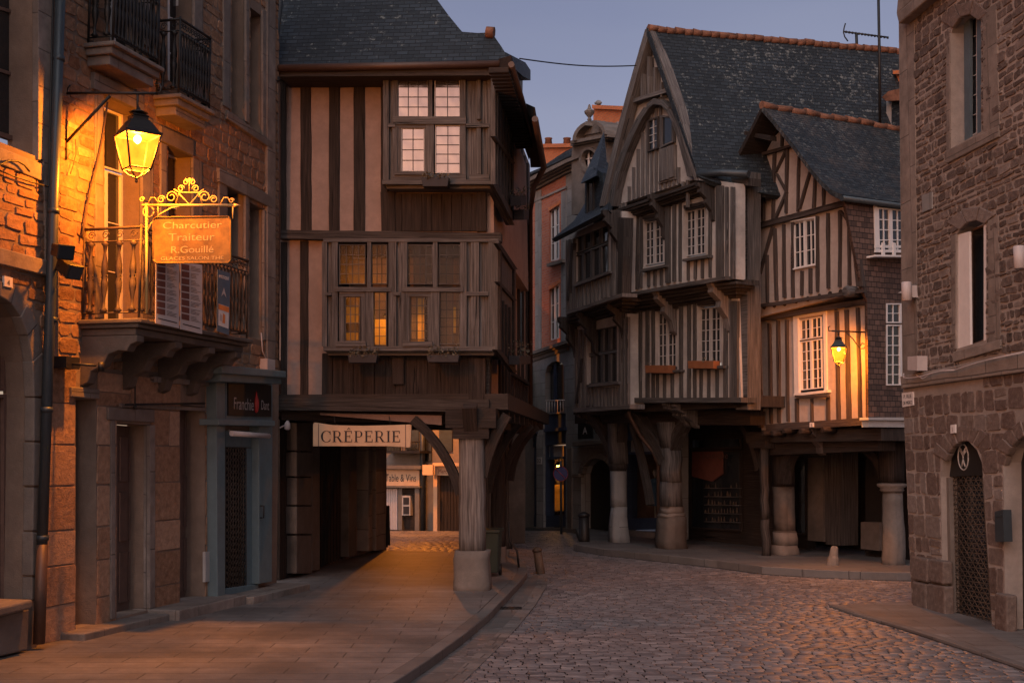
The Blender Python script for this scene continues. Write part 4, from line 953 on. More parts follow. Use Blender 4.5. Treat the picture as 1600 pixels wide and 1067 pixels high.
# street side wall: plaster with posts, seen at a glancing angle
m = MB(); m.ext(FS, [(766, 100), (828, 258), (828, 668), (764, 634)], -.30, -5.0); m.build('wall', M['pink'], E)
m = MB()
for xa in (806, 809, 813, 817, 821, 825):
    k = (xa - 766) / 62; m.beam(FS, xa, 200 + 158 * (k - .64) / .36 * .4, xa, 362 + (xa - 780) * 1.4, 1.7, -.26, -.31, .2)
for xa in (783, 788, 793, 798, 803, 808, 812, 816, 820, 824): m.beam(FS, xa, 562 + (xa - 783) * 1.0, xa, 632 + (xa - 766) * .56, 1.6, -.26, -.31, .2)
for xa in (812, 818, 825): m.beam(FS, xa, 430 + (xa - 806), xa, 590 + (xa - 812) * .6, 1.8, -.26, -.31, .2)
m.beam(FS, 803, 396, 828, 441, 6, -.22, -.31, .3); m.beam(FS, 806, 416, 828, 452, 4, -.24, -.31, .3); m.beam(FS, 803, 584, 828, 600, 5, -.22, -.31, .3); m.beam(FS, 764, 630, 828, 662, 8, -.20, -.31, .3)
m.beam(FS, 803, 300, 828, 350, 6, -.22, -.31, .3)
m.build('timber_frame', M['oakbrown'], E)
each([[(811, 455), (816, 459), (816, 560), (811, 556)], [(806, 215), (811, 226), (811, 300), (806, 294)]], FS, -.27, -.36, 'side_window', 'glass', E, UPV)
# flowers hung on the side wall
def planter(F, x0, x1, y, d, hpx, label, group=None, pot='ink', leafr=.10, n=70, D=.16):
    t = thing('flower_box', label, 'flower box', F.pt((x0 + x1) / 2, y + hpx, d), F.ang(), group)
    m = MB(); a, b = F.pt(x0, y, d), F.pt(x1, y, d); h = (F.pt(x0, y, d) - F.pt(x0, y + hpx, d)).length
    tt = (b - a).normalized(); a2, b2 = a + tt * .02 - UPV * h, b - tt * .02 - UPV * h
    m.prism([a, b, b2, a2], [p + F.n * D for p in (a, b, b2, a2)], F.t); m.build('box', M[pot], t, bevel=.006)
    m = MB()
    for i in range(n):
        c = a + (b - a) * R.random() + F.n * R.uniform(-.02, D + .04) + UPV * (R.random() ** 1.6 * leafr * 1.6 - .02)
        v = V((R.uniform(-1, 1), R.uniform(-1, 1), R.uniform(-1, 1))).normalized(); u = v.cross(V((R.uniform(-1, 1), .3, R.uniform(-1, 1)))).normalized(); s_ = R.uniform(.014, .034)
        m.poly([c - v * s_, c + u * s_ * .5, c + v * s_, c - u * s_ * .5])
    m.build('leaves', M['leaf'], t, weld=False); return t
planter(FE, 547, 593, 556, .36, 12, 'dark planter of dried flowers under the lit left lights of the lower oriel', 'planters on the timbered house', n=160)
planter(FE, 669, 720, 556, .36, 11, 'dark planter of dried flowers under the right lights of the lower oriel', 'planters on the timbered house', n=160)
planter(FE, 661, 704, 281, .40, 14, 'dark planter with small sprigs under the pale upper oriel window', 'planters on the timbered house', n=110, leafr=.07)
planter(FS, 797, 806, 306, .12, 16, 'upper hanging planter on the street side of the timbered house', 'planters on the timbered house', n=60)
planter(FS, 802, 811, 328, .12, 16, 'lower hanging planter beneath the one on the upper street side', 'planters on the timbered house', n=60)
planter(FS, 795, 814, 556, .05, 14, 'bushy planter on the street side below the lower oriel', 'planters on the timbered house', n=160, leafr=.16)
# roof: steep front slope, bell-cast side eave, gutter
pe = FE.pt(432, 106, .55); nr = (FE.n * math.sin(math.radians(58)) + UPV * math.cos(math.radians(58))); RF = Face(pe, FE.t, nr)
rp = [(428, 108), (434, -60), (470, -300), (560, -300), (655, -50), (683, 0), (702, 26), (722, 50), (746, 52), (768, 51), (784, 74), (800, 100)]
m = MB(); m.ext(RF, rp, .0, -.12); m.build('roof', M['slate'], E)
hip0, hip1 = RF.pt(768, 51), RF.pt(800, 100); a2 = FS.pt(828, 128, .55); a1 = FS.pt(822, 99, .10)
m = MB(); 
far0 = hip0 + FS.t * 3.2; far1 = hip1 + FS.t * 7.5
m.poly([hip0, hip1, far1, far0], FS.t); m.build('roof', M['slate'], E, weld=False)
m = MB(); m.tube([RF.pt(760, 51, .03), RF.pt(772, 52, .03)], .09, 8); m.build('ridge_tile', M['tile'], E)
m = MB(); m.tube([FE.pt(430, 107, .62), FE.pt(798, 100, .62)], .055, 10); e0 = FE.pt(798, 100, .62)
m.build('gutter', M['zincb'], E)
m = MB(); g0, g1 = FS.pt(799, 101, .36), FS.pt(836, 226, .36)
m.tube([g0, g1], .042, 10); m.build('gutter', M['zincb'], E)
m = MB(); m.ext(FE, [(434, 106), (796, 101), (775, 118), (436, 120)], .58, -.02)
m.build('soffit', M['soffit'], E)
m = MB()   # side eave soffit with a row of dark rafter ends
s0, s1 = FS.pt(776, 108, -.05), FS.pt(812, 210, -.05); e1 = FS.pt(799, 103, .36); e2 = FS.pt(836, 226, .36)
m.prism([s0, e1, e2, s1 + FS.t * 2.0], [p + UPV * .14 for p in (s0, e1, e2, s1 + FS.t * 2.0)], FS.t); m.build('soffit', M['soffit'], E)
m = MB(); L = (e2 - e1).length
for i in range(26):
    c = e1 + (e2 - e1) * ((i + .5) / 26) - FS.n * .17 - UPV * .04; m.box(c, FS.n * .13, FS.t * .045, UPV * .035)
m.build('rafter_ends', M['oakbrown'], E)
# second, lower eave farther along the side
m = MB(); q0, q1 = FS.pt(836, 186, .6), FS.pt(850, 262, .6); r0, r1 = FS.pt(822, 176, .1), FS.pt(829, 262, .1)
m.prism([q0, q1, r1, r0], [p + UPV * .16 for p in (q0, q1, r1, r0)], FS.t); m.build('soffit', M['soffit'], E)
m = MB(); m.tube([q0, q1], .045, 10); m.tube([q1, FS.pt(834, 292, .3), FS.pt(829, 330, -.2), FS.pt(829, 640, -.22)], .045, 8); m.build('gutter', M['zincb'], E)
# added block beyond the arcade, stops the back lantern's spill on the houses
m = MB(); m.box(V((-.14, 31.45, 4.5)), V((.44, 0, 0)), V((0, 2.15, 0)), V((0, 0, 4.5)), UPV); m.build('spill_blocker', M['stonedark'], E)
# slate-hung dormer cheek at the back of the roof
m = MB(); dq = [(806, 100), (826, 106), (818, 178), (808, 172)]
m.ext(FS, [(806, 104), (817, 108), (816, 190), (804, 180)], -.2, -1.2); m.build('dormer', M['stonegrey'], E)
m = MB(); m.ext(FS, [(790, 82), (821, 98), (829, 110), (829, 126), (818, 120), (800, 104)], .1, -1.5); m.build('dormer_roof', M['slate'], E)
# ---- ground floor: pillars, braces, interior wall
m = MB(); 
def lumpy(m, c, ax, ay, r0, r1, z0, z1, n=10, k=7, jit=.012, square=.45):
    """hewn post: rounded square section, slightly irregular"""
    rg = []
    for i in range(k + 1):
        z = z0 + (z1 - z0) * i / k; rr = r0 + (r1 - r0) * i / k; ring = []
        ox, oy = R.uniform(-jit, jit), R.uniform(-jit, jit)
        for q in range(n):
            a = 2 * math.pi * (q + .5) / n; cx, cy = math.cos(a), math.sin(a); mx = max(abs(cx), abs(cy)); f = rr * (1 + square * (1 / mx - 1)); f *= 1 + R.uniform(-jit, jit) * 1.2
            ring.append(c + ax * (cx * f + ox) + ay * (cy * f + oy) + UPV * z)
        rg.append(ring)
    off = (R.uniform(0, 9), R.uniform(0, 9))
    for i in range(k):
        for q in range(n):
            j = (q + 1) % n; bs = len(m.v); m.v += [rg[i][q], rg[i][j], rg[i + 1][j], rg[i + 1][q]]; m.f.append([bs, bs + 1, bs + 2, bs + 3]); m.sm.append(True)
            w_ = 2 * math.pi * r0 / n; za, zb_ = z0 + (z1 - z0) * i / k, z0 + (z1 - z0) * (i + 1) / k
            m.uv.append([(za + off[0], q * w_ + off[1]), (za + off[0], (q + 1) * w_ + off[1]), (zb_ + off[0], (q + 1) * w_ + off[1]), (zb_ + off[0], q * w_ + off[1])])
    m.poly(rg[-1], ax, off); m.poly(list(reversed(rg[0])), ax, off)
def pillar(F, xw, xb, yb, zg, d, ystone, ytop, mwood='oak', mstone='stone', root=None, name='pillar', stone_r=None, sq=.9):
    """wooden post on a stone block; xb yb: base centre pixel, xw: half widths in pixels (wood, stone)"""
    g = gp(xb, yb, zg); c = V((g.x, g.y, 0)) + F.n * -d; px = (g - C0).length / FPX
    z1 = F.pt(xb, ystone, ((c - F.o).dot(F.n))).z; z2 = F.pt(xb, ytop, ((c - F.o).dot(F.n))).z
    m = MB(); lumpy(m, c, F.t, F.n, xw[0] * px, xw[0] * px * .98, z1 - .01, z2, 16, 9, .006, .92)
    o = m.build(name, M[mwood], root or E)
    s = MB(); lumpy(s, c, F.t, F.n, xw[1] * px, xw[1] * px * .93, zg - .05, z1, 16, 5, .012, sq); s.build('plinth', M[mstone], o)
    return c, z1, z2, px
c0_, z1, z2, px = pillar(FE, (20, 28.5), 734, 923, .10, .27, 859, 668, 'oakpale')
corner = c0_
m = MB(); m.box(c0_ + UPV * (z2 + .13), FE.t * .36, FE.n * .24, UPV * .14, FE.t); m.box(c0_ + UPV * (z2 - .08) + FE.t * .0, FE.t * .26, FE.n * .22, UPV * .08)
m.build('bracket', M['oakbrown'], E)
def brace(m, F, pts, w_, d1, d0):
    for i in range(len(pts) - 1): m.beam(F, *pts[i], *pts[i + 1], w_, d1, d0, .3, 1)
m = MB(); 
def curve_brace(m, p0, p1, p2, w_, th, side, n=9):
    """bent timber along a quadratic curve; side: thickness direction"""
    P_ = [p0 * (1 - t) ** 2 + p1 * 2 * t * (1 - t) + p2 * t * t for t in (i / n for i in range(n + 1))]; off = (R.uniform(0, 9), R.uniform(0, 9)); prev = None
    for i, p in enumerate(P_):
        t = (P_[min(n, i + 1)] - P_[max(0, i - 1)]).normalized(); o = side.cross(t).normalized()
        cur = [p + o * w_ / 2 + side * th / 2, p + o * w_ / 2 - side * th / 2, p - o * w_ / 2 - side * th / 2, p - o * w_ / 2 + side * th / 2]
        if prev:
            for k in range(4): m.poly([prev[k], prev[(k + 1) % 4], cur[(k + 1) % 4], cur[k]], t, off)
        else: m.poly(cur, side, off)
        prev = cur
    m.poly(list(reversed(prev)), side, off)
zb = z2 + .22
curve_brace(m, corner - FE.t * .17 + UPV * (z2 - .95), corner - FE.t * .35 + UPV * (z2 - .3), corner - FE.t * .86 + UPV * (z2 + .12), .13, .14, FE.n)
curve_brace(m, corner + FE.t * .15 + UPV * (z2 - .7), corner + FE.t * .25 + UPV * (z2 - .2), corner + FE.t * .50 + UPV * (z2 + .18), .14, .16, FE.n)
m.build('brace', M['oakbrown'], E)
m = MB()
curve_brace(m, corner + FE.n * .12 + UPV * (z2 - .1), corner + FE.n * .2 + UPV * (z2 + .05), corner + FE.n * .35 + UPV * (z2 + .3), .14, .2, FE.t)
curve_brace(m, corner + FS.t * .2 + UPV * (z2 - .8), corner + FS.t * .35 + UPV * (z2 - .2), corner + FS.t * 1.0 + UPV * (z2 + .12), .14, .15, FS.n)
m.build('brace', M['oakbrown'], E)
# front inner beam with the pale boxed-in awning
m = MB(); m.ext(FE, [(500, 645), (690, 649), (690, 664), (500, 648)], .05, -.1); m.build('awning_box', M['brownp'], E)
m = MB(); m.ext(FE, [(440, 641), (760, 644), (760, 662), (440, 656)], -.12, -.4); m.build('beam', M['oakbrown'], E)
# ceiling of the arcade, with joists
zc = FE.pt(600, 643, 0).z
m = MB(); cpts = [FE.at(-2.95, 0, .1), FE.at(.55, 0, .1), FE.at(.55, 0, .1) + FS.t * 9, FE.at(-4.2, 0, .1) + FS.t * 9]
m.prism([V((p.x, p.y, zc + .02)) for p in cpts], [V((p.x, p.y, zc + .25)) for p in cpts], FE.t); m.build('ceiling', M['soffit'], E)
m = MB()
for i in range(9): 
    a = FE.at(-2.7, zc - .05, 0) + FS.t * (.6 + i * .9); m.box(a + FE.t * 1.6, FE.t * 1.6, FS.t * .07, UPV * .07, FE.t)
m.build('joists', M['soffit'], E)
# side row of posts going back
for (xb, yb, hw, hs_, ys_, mat_) in ((767, 888, 8, 11, 846, 'oak'), (789, 877, 11, 13, 846, 'oakbrown'), (801, 868, 4, 5, 850, 'oak')):
    c, a, b, px = pillar(FS, (hw, hs_), xb, yb, .10, .12, ys_, 700 - (xb - 767) * .3, mat_, 'stone')
    m = MB(); curve_brace(m, c + FS.n * .08 + UPV * (b - .75), c + FS.n * .15 + UPV * (b - .1), c + FS.n * .60 + UPV * (zc - .1), .12, .13, FS.t); curve_brace(m, c + FS.t * .1 + UPV * (b - .7), c + FS.t * .2 + UPV * (b - .1), c + FS.t * .7 + UPV * (zc - .1), .12, .12, FS.n)
    m.build('brace', M['oakbrown'], E)
m = MB()   # jetty joists curling under the side wall
for i in range(7):
    u = .3 + i * .95; b0 = V((FS.at(u, 0, -.45).x, FS.at(u, 0, -.45).y, zc - .05))
    curve_brace(m, b0 - UPV * .35, b0 + FS.n * .05, b0 + FS.n * .36 + UPV * .16, .12, .12, FS.t)
m.prism([FS.at(0, zc - .02, -.15), FS.at(6.9, zc - .02, -.15), FS.at(6.9, zc - .22, -.15), FS.at(0, zc - .22, -.15)], [FS.at(0, zc - .02, -.4), FS.at(6.9, zc - .02, -.4), FS.at(6.9, zc - .22, -.4), FS.at(0, zc - .22, -.4)], FS.t)
m.build('jetty_bracket', M['oakbrown'], E)
# wall of the shops inside the passage
m = MB(); H = zc + .1
def fw(m, x0, x1, d1, d0, z0=.05, z1=None, g=None):
    u0, u1 = FW.u(x0, 880), FW.u(x1, 880); m.fbox(FW, u0, u1, z0, z1 or H, d1, d0, g)
m.ext(FW, [(430, 560), (604, 620), (604, 870), (430, 925)], -.12, -.4); m.build('passage_wall', M['brownp'], E)
m = MB()
for i in range(6): m.ext(FW, [(437 + i * 4, 655), (440.4 + i * 4, 655), (440.4 + i * 4, 905 - i * 1.6), (437 + i * 4, 905 - i * 1.6)], -.06, -.12, UPV)
m.build('door', M['oakbrown'], E)
m = MB(); 
for i, (y0, y1) in enumerate([(660, 705), (706, 745), (746, 790), (791, 835), (836, 897)]): m.ext(FW, [(464, y0), (487 + (i % 2), y0), (487 + (i % 2), y1 - 1), (464, y1 - 1)], .10 + .012 * (i % 2), -.1)
m.build('stone_pier', M['stonedark'], E, bevel=.015)
each([[(488, 660), (500, 660), (500, 890), (488, 892)], [(545, 670), (557, 670), (557, 868), (545, 870)]], FW, .1, -.1, 'stone_pier', 'stonedark', E, None, .015)
m = MB()
for i in range(8): m.ext(FW, [(502 + i * 5, 670), (505.5 + i * 5, 670), (505.5 + i * 5, 885 - i * 2), (502 + i * 5, 885 - i * 2)], -.05, -.11, UPV)
m.build('shutter', M['oakbrown'], E)
each([[(576, 675), (582, 675), (582, 860), (576, 861)], [(588, 690), (603, 692), (603, 858), (588, 860)]], FW, .11, -.2, 'stone_pier', 'ashlar', E, None, .015)
ab = thing('signboard', 'dark folding pavement board leaning inside the arcade passage', 'signboard', gp(590, 853, .1), .3)
g = gp(590, 853, .1); m = MB()
for sg in (1, -1):
    m.box(g + V((0, .14 * sg, .42)), (.24, 0, 0), (0, .012, 0), V((0, -.12 * sg, .42)), UPV)
m.build('board', M['black'], ab)
# creperie sign, own serif letters
cs_ = thing('shop_sign', 'cream banner sign reading CRÊPERIE hanging in the arcade opening', 'sign', FE.pt(566, 697, .05), FE.ang())
q = [(489, 662), (492, 660), (520, 664), (566, 665), (612, 664), (640, 663), (643, 664), (641, 698), (638, 699), (610, 697), (566, 697), (520, 697), (492, 697), (489, 697)]
SD = .18
m = MB(); m.ext(FE, q, SD, SD - .04); bo = m.build('board', M['signcream'], cs_, bevel=.004)
m = MB(); m.ext(FE, [(497, 662), (498.2, 662), (498.2, 697), (497, 697)], SD + .006, SD); m.ext(FE, [(633, 663), (634.2, 663), (634.2, 698), (633, 698)], SD + .006, SD); m.build('moulding', M['brownp'], bo)
m = MB()
for x in (524, 610): m.tube([FE.pt(x, 664, SD - .02), FE.pt(x - 2, 650, .1)], .006, 5)
m.build('hook', M['iron'], cs_)
lm = MB(); Y1, Y0 = 690.5, 673.0
def LR(x0, y0, x1, y1): lm.ext(FE, [(x0, y0), (x1, y0), (x1, y1), (x0, y1)], SD + .008, SD + .001)
def arc(cx, cy, rx, ry, a0, a1, w0, w1, n=16):
    pts = []
    for i in range(n):
        A0, A1 = math.radians(a0 + (a1 - a0) * i / n), math.radians(a0 + (a1 - a0) * (i + 1) / n)
        k0, k1 = w0 + (w1 - w0) * abs(math.cos(A0)), w0 + (w1 - w0) * abs(math.cos(A1))
        lm.ext(FE, [(cx + rx * math.cos(A0), cy - ry * math.sin(A0)), (cx + rx * math.cos(A1), cy - ry * math.sin(A1)), (cx + (rx - k1) * math.cos(A1), cy - (ry - k1 * .5) * math.sin(A1)), (cx + (rx - k0) * math.cos(A0), cy - (ry - k0 * .5) * math.sin(A0))], SD + .008, SD + .001)
def stem(x, w_=2.7): LR(x, Y0, x + w_, Y1); LR(x - 1.5, Y0, x, Y0 + .9); LR(x + w_, Y0, x + w_ + 1.2, Y0 + .9); LR(x - 1.5, Y1 - .9, x, Y1); LR(x + w_, Y1 - .9, x + w_ + 1.5, Y1)
def Eg(x): stem(x); LR(x + 2.7, Y0, x + 10.5, Y0 + 1.1); LR(x + 9.6, Y0 + 1.1, x + 10.5, Y0 + 4.2); LR(x + 2.7, 681, x + 8, 682.1); LR(x + 7.3, 679.2, x + 8, 684); LR(x + 2.7, Y1 - 1.1, x + 11, Y1); LR(x + 10.1, Y1 - 4.6, x + 11, Y1 - 1.1)
def Pg(x): stem(x); LR(x + 2.7, Y0, x + 6, Y0 + 1); LR(x + 2.7, 681.9, x + 6, 682.9); arc(x + 5.8, (Y0 + 682.9) / 2, 5.4, (682.9 - Y0) / 2, 90, -90, 1.0, 2.5, 10)
def Rg(x): Pg(x); lm.ext(FE, [(x + 5.2, 682.6), (x + 7.8, 682.2), (x + 13.6, Y1), (x + 10.4, Y1)], SD + .008, SD + .001); LR(x + 13.6, Y1 - .9, x + 15, Y1)
arc(510, (Y0 + Y1) / 2, 8.6, 9.1, 48, 312, 1.0, 3.0, 22); LR(515.2, 673.2, 516.3, 678.4); LR(515.2, 685.6, 516.2, 689)
Rg(521); Eg(539); lm.ext(FE, [(542, 671), (545, 667.8), (548, 671), (546.6, 671), (545, 669.4), (543.4, 671)], SD + .008, SD + .001); Pg(555); Eg(571); Rg(587); stem(605.5); Eg(614)
lm.build('lettering', M['ink'], bo)
# dark lettering behind on the beam and the small spotlight
m = MB(); m.tube([FE.pt(438, 668, -.1), FE.pt(448, 663, .05)], .012); m.lathe(FE.pt(449, 672, .08), [(.02, 0), (.045, .02), (.04, .10), (.015, .14)], 10); props(m.build('spotlight', M['greyp']), 'small pale spotlight at the left corner under the arcade beam', 'spotlight')
# ================================================================== brick house behind (street runs back to it)
K = thing('brick_house', 'red brick house with stone dressings, round attic window and navy shopfronts at the back', 'house', FK.at(0, 0), FK.ang())
w1 = [(858, 330), (861, 325), (866, 321), (871, 319), (874, 320), (874, 405), (858, 411)]
w2 = [(858, 451), (861, 446), (866, 443), (871, 442), (874, 443), (874, 528), (858, 533)]
wall(K, FK, [(806, 300), (884, 262), (884, 536), (806, 562)], [w1, w2], 0, .16, .4, 'brick')
wall(K, FK, [(884, 240), (965, 190), (980, 520), (884, 536)], [], .0, .1, 3, 'stonegrey')
m = MB(); m.ext(FK, [(836, 300), (845, 296), (845, 548), (836, 550)], .03, -.02, UPV); m.ext(FK, [(812, 322), (884, 291), (884, 294), (812, 326)], .05, -.02)
m.ext(FK, [(876.5, 300), (884, 297), (884, 536), (876.5, 538)], .02, -.02, UPV); m.build('quoins', M['stonegrey'], K)
m = MB(); 
for i, (a, b, dd) in enumerate(((0, 6, .42), (6, 11, .32), (11, 17, .20), (17, 24, .10))): m.ext(FK, [(812, 285 + a), (884, 249 + a * .92), (907, 240 + a * .9), (907, 240 + b * .9), (884, 249 + b * .92), (812, 285 + b)], dd, -.1)
for i, (a, b, dd) in enumerate(((0, 5, .22), (5, 9, .14), (9, 16, .07))): m.ext(FK, [(806, 557 + a), (886, 531 + a), (886, 531 + b), (806, 557 + b)], dd, -.1)
m.ext(FK, [(854, 412), (878, 405), (878, 410), (854, 417)], .15, -.1); m.build('cornice', M['stone'], K)
for q in ([(860, 330), (874, 322), (874, 404), (860, 409)], [(860, 451), (874, 444), (874, 528), (860, 532)]):
    window(K, FK, q, -.06, [(0, .5, 0, 1, 1, 3), (.5, 1, 0, 1, 1, 3)], 'whitep', fw=1.4, bw=1.0, th=.04)
m = MB()
for c in ((866, 315), (866, 438)):
    for i in range(5): m.ext(FK, [(857 + i * 3.6, c[1] + 9 - i * 2.1), (860.3 + i * 3.6, c[1] + 7.2 - i * 2.1), (860.3 + i * 3.6, c[1] + 13 - i * 2.3), (857 + i * 3.6, c[1] + 15 - i * 2.3)], .02, -.02)
m.build('window_arch', M['brick_o'], K)
m = MB(); m.ext(FK, [(806, 284), (884, 247), (906, 238), (902, 228), (884, 236), (845, 262), (812, 276)], .1, -2.5); m.build('roof', M['slate'], K)
# attic gable with the oculus
m = MB(); oc = [(919 + 11.5 * math.cos(a), 250 - 16 * math.sin(a)) for a in (2 * math.pi * i / 20 for i in range(20))]
wall(K, FK, [(896, 215), (946, 206), (950, 300), (936, 330), (893, 336), (893, 240)], [list(reversed(oc))], .35, .2, .8, 'stone', name='attic_gable')
m = MB(); 
for i in range(20):
    a, b = 2 * math.pi * i / 20, 2 * math.pi * (i + 1) / 20
    m.ext(FK, [(919 + 15 * math.cos(a), 250 - 20 * math.sin(a)), (919 + 15 * math.cos(b), 250 - 20 * math.sin(b)), (919 + 11.4 * math.cos(b), 250 - 15.9 * math.sin(b)), (919 + 11.4 * math.cos(a), 250 - 15.9 * math.sin(a))], .42, .3)
for (a, b, dd) in ((0, 5, .55), (5, 9, .45)): m.ext(FK, [(891, 220 + a), (949, 209 + a), (949, 209 + b), (891, 220 + b)], dd, .1)
for (rx, ry, w_, dd) in ((26, 26, 5, .6),):
    for i in range(12):
        a, b = math.pi * i / 12, math.pi * (i + 1) / 12
        if 4 < i < 7: continue
        m.ext(FK, [(920 + rx * math.cos(a), 215 - ry * math.sin(a) - (math.cos(a)) * 5), (920 + rx * math.cos(b), 215 - ry * math.sin(b) - math.cos(b) * 5), (920 + (rx - w_) * math.cos(b), 215 - (ry - w_) * math.sin(b) - math.cos(b) * 5), (920 + (rx - w_) * math.cos(a), 215 - (ry - w_) * math.sin(a) - math.cos(a) * 5)], dd, .1)
m.ext(FK, [(900, 214), (905, 198), (915, 190), (928, 188), (937, 195), (942, 206)], .4, .1)
cu = FK.pt(921, 190, .35); m.lathe(cu, [(.04, 0), (.06, .05), (.03, .09), (.12, .2), (.13, .26), (.05, .32), (.03, .40), (.01, .44)], 10)
m.build('pediment', M['stone'], K, bevel=.01)
m = MB(); m.poly([FK.pt(x, y, .22) for x, y in [(905, 230), (933, 230), (933, 270), (905, 270)]], FK.t); m.build('pane', M['glasssky'], K, weld=False)
m = MB(); m.ext(FK, [(918.2, 232), (919.6, 232), (919.6, 268), (918.2, 268)], .28, .24, UPV); m.ext(FK, [(906, 250), (932, 245), (932, 246.4), (906, 251.4)], .275, .24); m.build('glazing_bars', M['whitep'], K)
# chimneys
def chimney(F, q, d, depth, pots, mat='brick_o', cap=True, root=K):
    m = MB(); m.ext(F, q, d, d - depth)
    (x0, y0), (x1, y1) = q[0], q[1]
    if cap: m.ext(F, [(x0 - 2, y0 - 4), (x1 + 2, y1 - 4), (x1 + 2, y1 + 2), (x0 - 2, y0 + 2)], d + .1, d - depth - .1)
    o = m.build('chimney', M[mat], root)
    if pots:
        m = MB()
        for x, y, h in pots:
            c = F.pt(x, y, d - .3); hh = h * (c - C0).length / FPX; m.lathe(c, [(.13, 0), (.11, hh * .8), (.13, hh * .85), (.13, hh)], 10)
        m.build('chimney_pot', M['tile'], o)
chimney(FK, [(927, 168), (971, 170), (971, 225), (927, 222)], -1.5, 1.2, None)
chimney(FK, [(846, 229), (898, 228), (898, 246), (846, 262)], -2.6, 1.4, [(857, 226, 10), (886, 226, 10)])
m = MB(); c = FK.pt(936, 163, -2.0)
pr_ = []
m.lathe(c + UPV * .04, [(.005, -.20), (.03, -.16), (.075, -.02), (.085, .06), (.06, .14), (.035, .19), (.045, .235), (.035, .28), (.008, .31), (.003, .35)], 10, UPV, FK.t * -.94 + UPV * .2)
m.tube([c, c - UPV * .1], .008, 4); m.tube([c + FK.t * .04, c + FK.t * .04 - UPV * .1], .008, 4)
props(m.build('seagull', M['stonegrey']), 'grey gull perched on the left edge of the orange brick chimney', 'bird')
# lower floors: grey stone piers and navy shopfronts
h1 = [(852, 582), (855, 572), (862, 566), (870, 564), (878, 567), (882, 574), (882, 643), (852, 646)]
h0 = [(812, 590), (818, 578), (824, 574), (829, 578), (832, 588), (832, 646), (812, 648)]
s0 = [(806, 652), (838, 650), (838, 826), (806, 828)]; s1_ = [(849, 648), (884, 645), (884, 826), (849, 827)]
dr = [(908, 832), (908, 740), (912, 728), (920, 720), (932, 716), (944, 718), (952, 726), (955, 740), (955, 832)]
s2 = [(976, 640), (1041, 636), (1041, 830), (976, 832)]
wall(K, FK, [(800, 558), (886, 532), (1050, 503), (1050, 843), (800, 836)], [h1, h0, s0, s1_, dr, s2], .02, .3, .4, 'stonegrey', name='ground_floor_wall')
for q in ([(812, 574), (832, 572), (832, 646), (812, 648)], [(852, 564), (882, 562), (882, 643), (852, 646)]): window(K, FK, q, -.1, [(0, .5, 0, 1, 1, 1), (.5, 1, 0, 1, 1, 1)], 'bluep', fw=2, th=.04)
m = MB()
for i in range(7): m.tube([FK.pt(854 + i * 4.3, 644, .05), FK.pt(854 + i * 4.3, 626, .05)], .008, 4)
m.tube([FK.pt(852, 626, .05), FK.pt(882, 625, .05)], .012, 4); m.build('window_guard', M['whitep'], K)
def shop(q, toplight=True):
    (x0, y0), (x1, y1), (x2, y2), (x3, y3) = q; n_ = MB()
    n_.ext(FK, [(x0, y0), (x1, y1), (x1, y1 + 22), (x0, y0 + 22)], -.02, -.3); n_.ext(FK, [(x0, y0 + 22), (x1, y1 + 22), (x1, y1 + 27), (x0, y0 + 27)], .06, -.3); n_.ext(FK, [(x0, y0 + 27), (x1, y1 + 27), (x1, y1 + 48), (x0, y0 + 48)], -.03, -.3)
    n_.ext(FK, [(x0, y0 + 48), (x0 + 4, y0 + 48), (x0 + 4, y3 - 22), (x0, y3 - 22)], -.04, -.3, UPV); n_.ext(FK, [(x1 - 3, y0 + 48), (x1, y0 + 48), (x1, y3 - 22), (x1 - 3, y3 - 22)], -.04, -.3, UPV)
    n_.ext(FK, [(x0, y3 - 22), (x1, y2 - 22), (x2, y2 - 4), (x3, y3 - 4)], -.05, -.3); n_.ext(FK, [(x0 + 4, y0 + 66), (x1 - 3, y0 + 65), (x1 - 3, y0 + 69), (x0 + 4, y0 + 70)], -.06, -.2)
    xm = x0 + (x1 - x0) * .3; n_.ext(FK, [(xm, y0 + 48), (xm + 1.5, y0 + 48), (xm + 1.5, y0 + 66), (xm, y0 + 66)], -.06, -.2, UPV)
    o = n_.build('shopfront', M['bluep'], K, label='navy blue shopfront with a white top light')
    m = MB(); m.poly([FK.pt(a, b, -.14) for a, b in [(x0 + 4, y0 + 48), (x1 - 3, y0 + 48), (x1 - 3, y0 + 66), (x0 + 4, y0 + 66)]], FK.t); m.build('top_light', M['offwhite'], o, weld=False)
    m = MB(); m.poly([FK.pt(a, b, -.16) for a, b in [(x0 + 4, y0 + 69), (x1 - 3, y0 + 69), (x1 - 3, y3 - 22), (x0 + 4, y3 - 22)]], FK.t); m.build('pane', M['clear'], o, weld=False)
    m = MB(); qq = [(x0 - 4, y0 + 60), (x1 + 3, y0 + 60), (x1 + 3, y3 - 18), (x0 - 4, y3 - 18)]; bk = [FK.pt(a, b, -.16) - FK.n * 1.3 for a, b in qq]; fr = [FK.pt(a, b, -.32) for a, b in qq]
    m.poly(bk, FK.t)
    for i in range(4): m.poly([fr[i], bk[i], bk[(i + 1) % 4], fr[(i + 1) % 4]], FK.t)
    m.build('shop_interior', M['brownp'], o); 
    return o
shop(s0); shop(s1_); shop(s2)
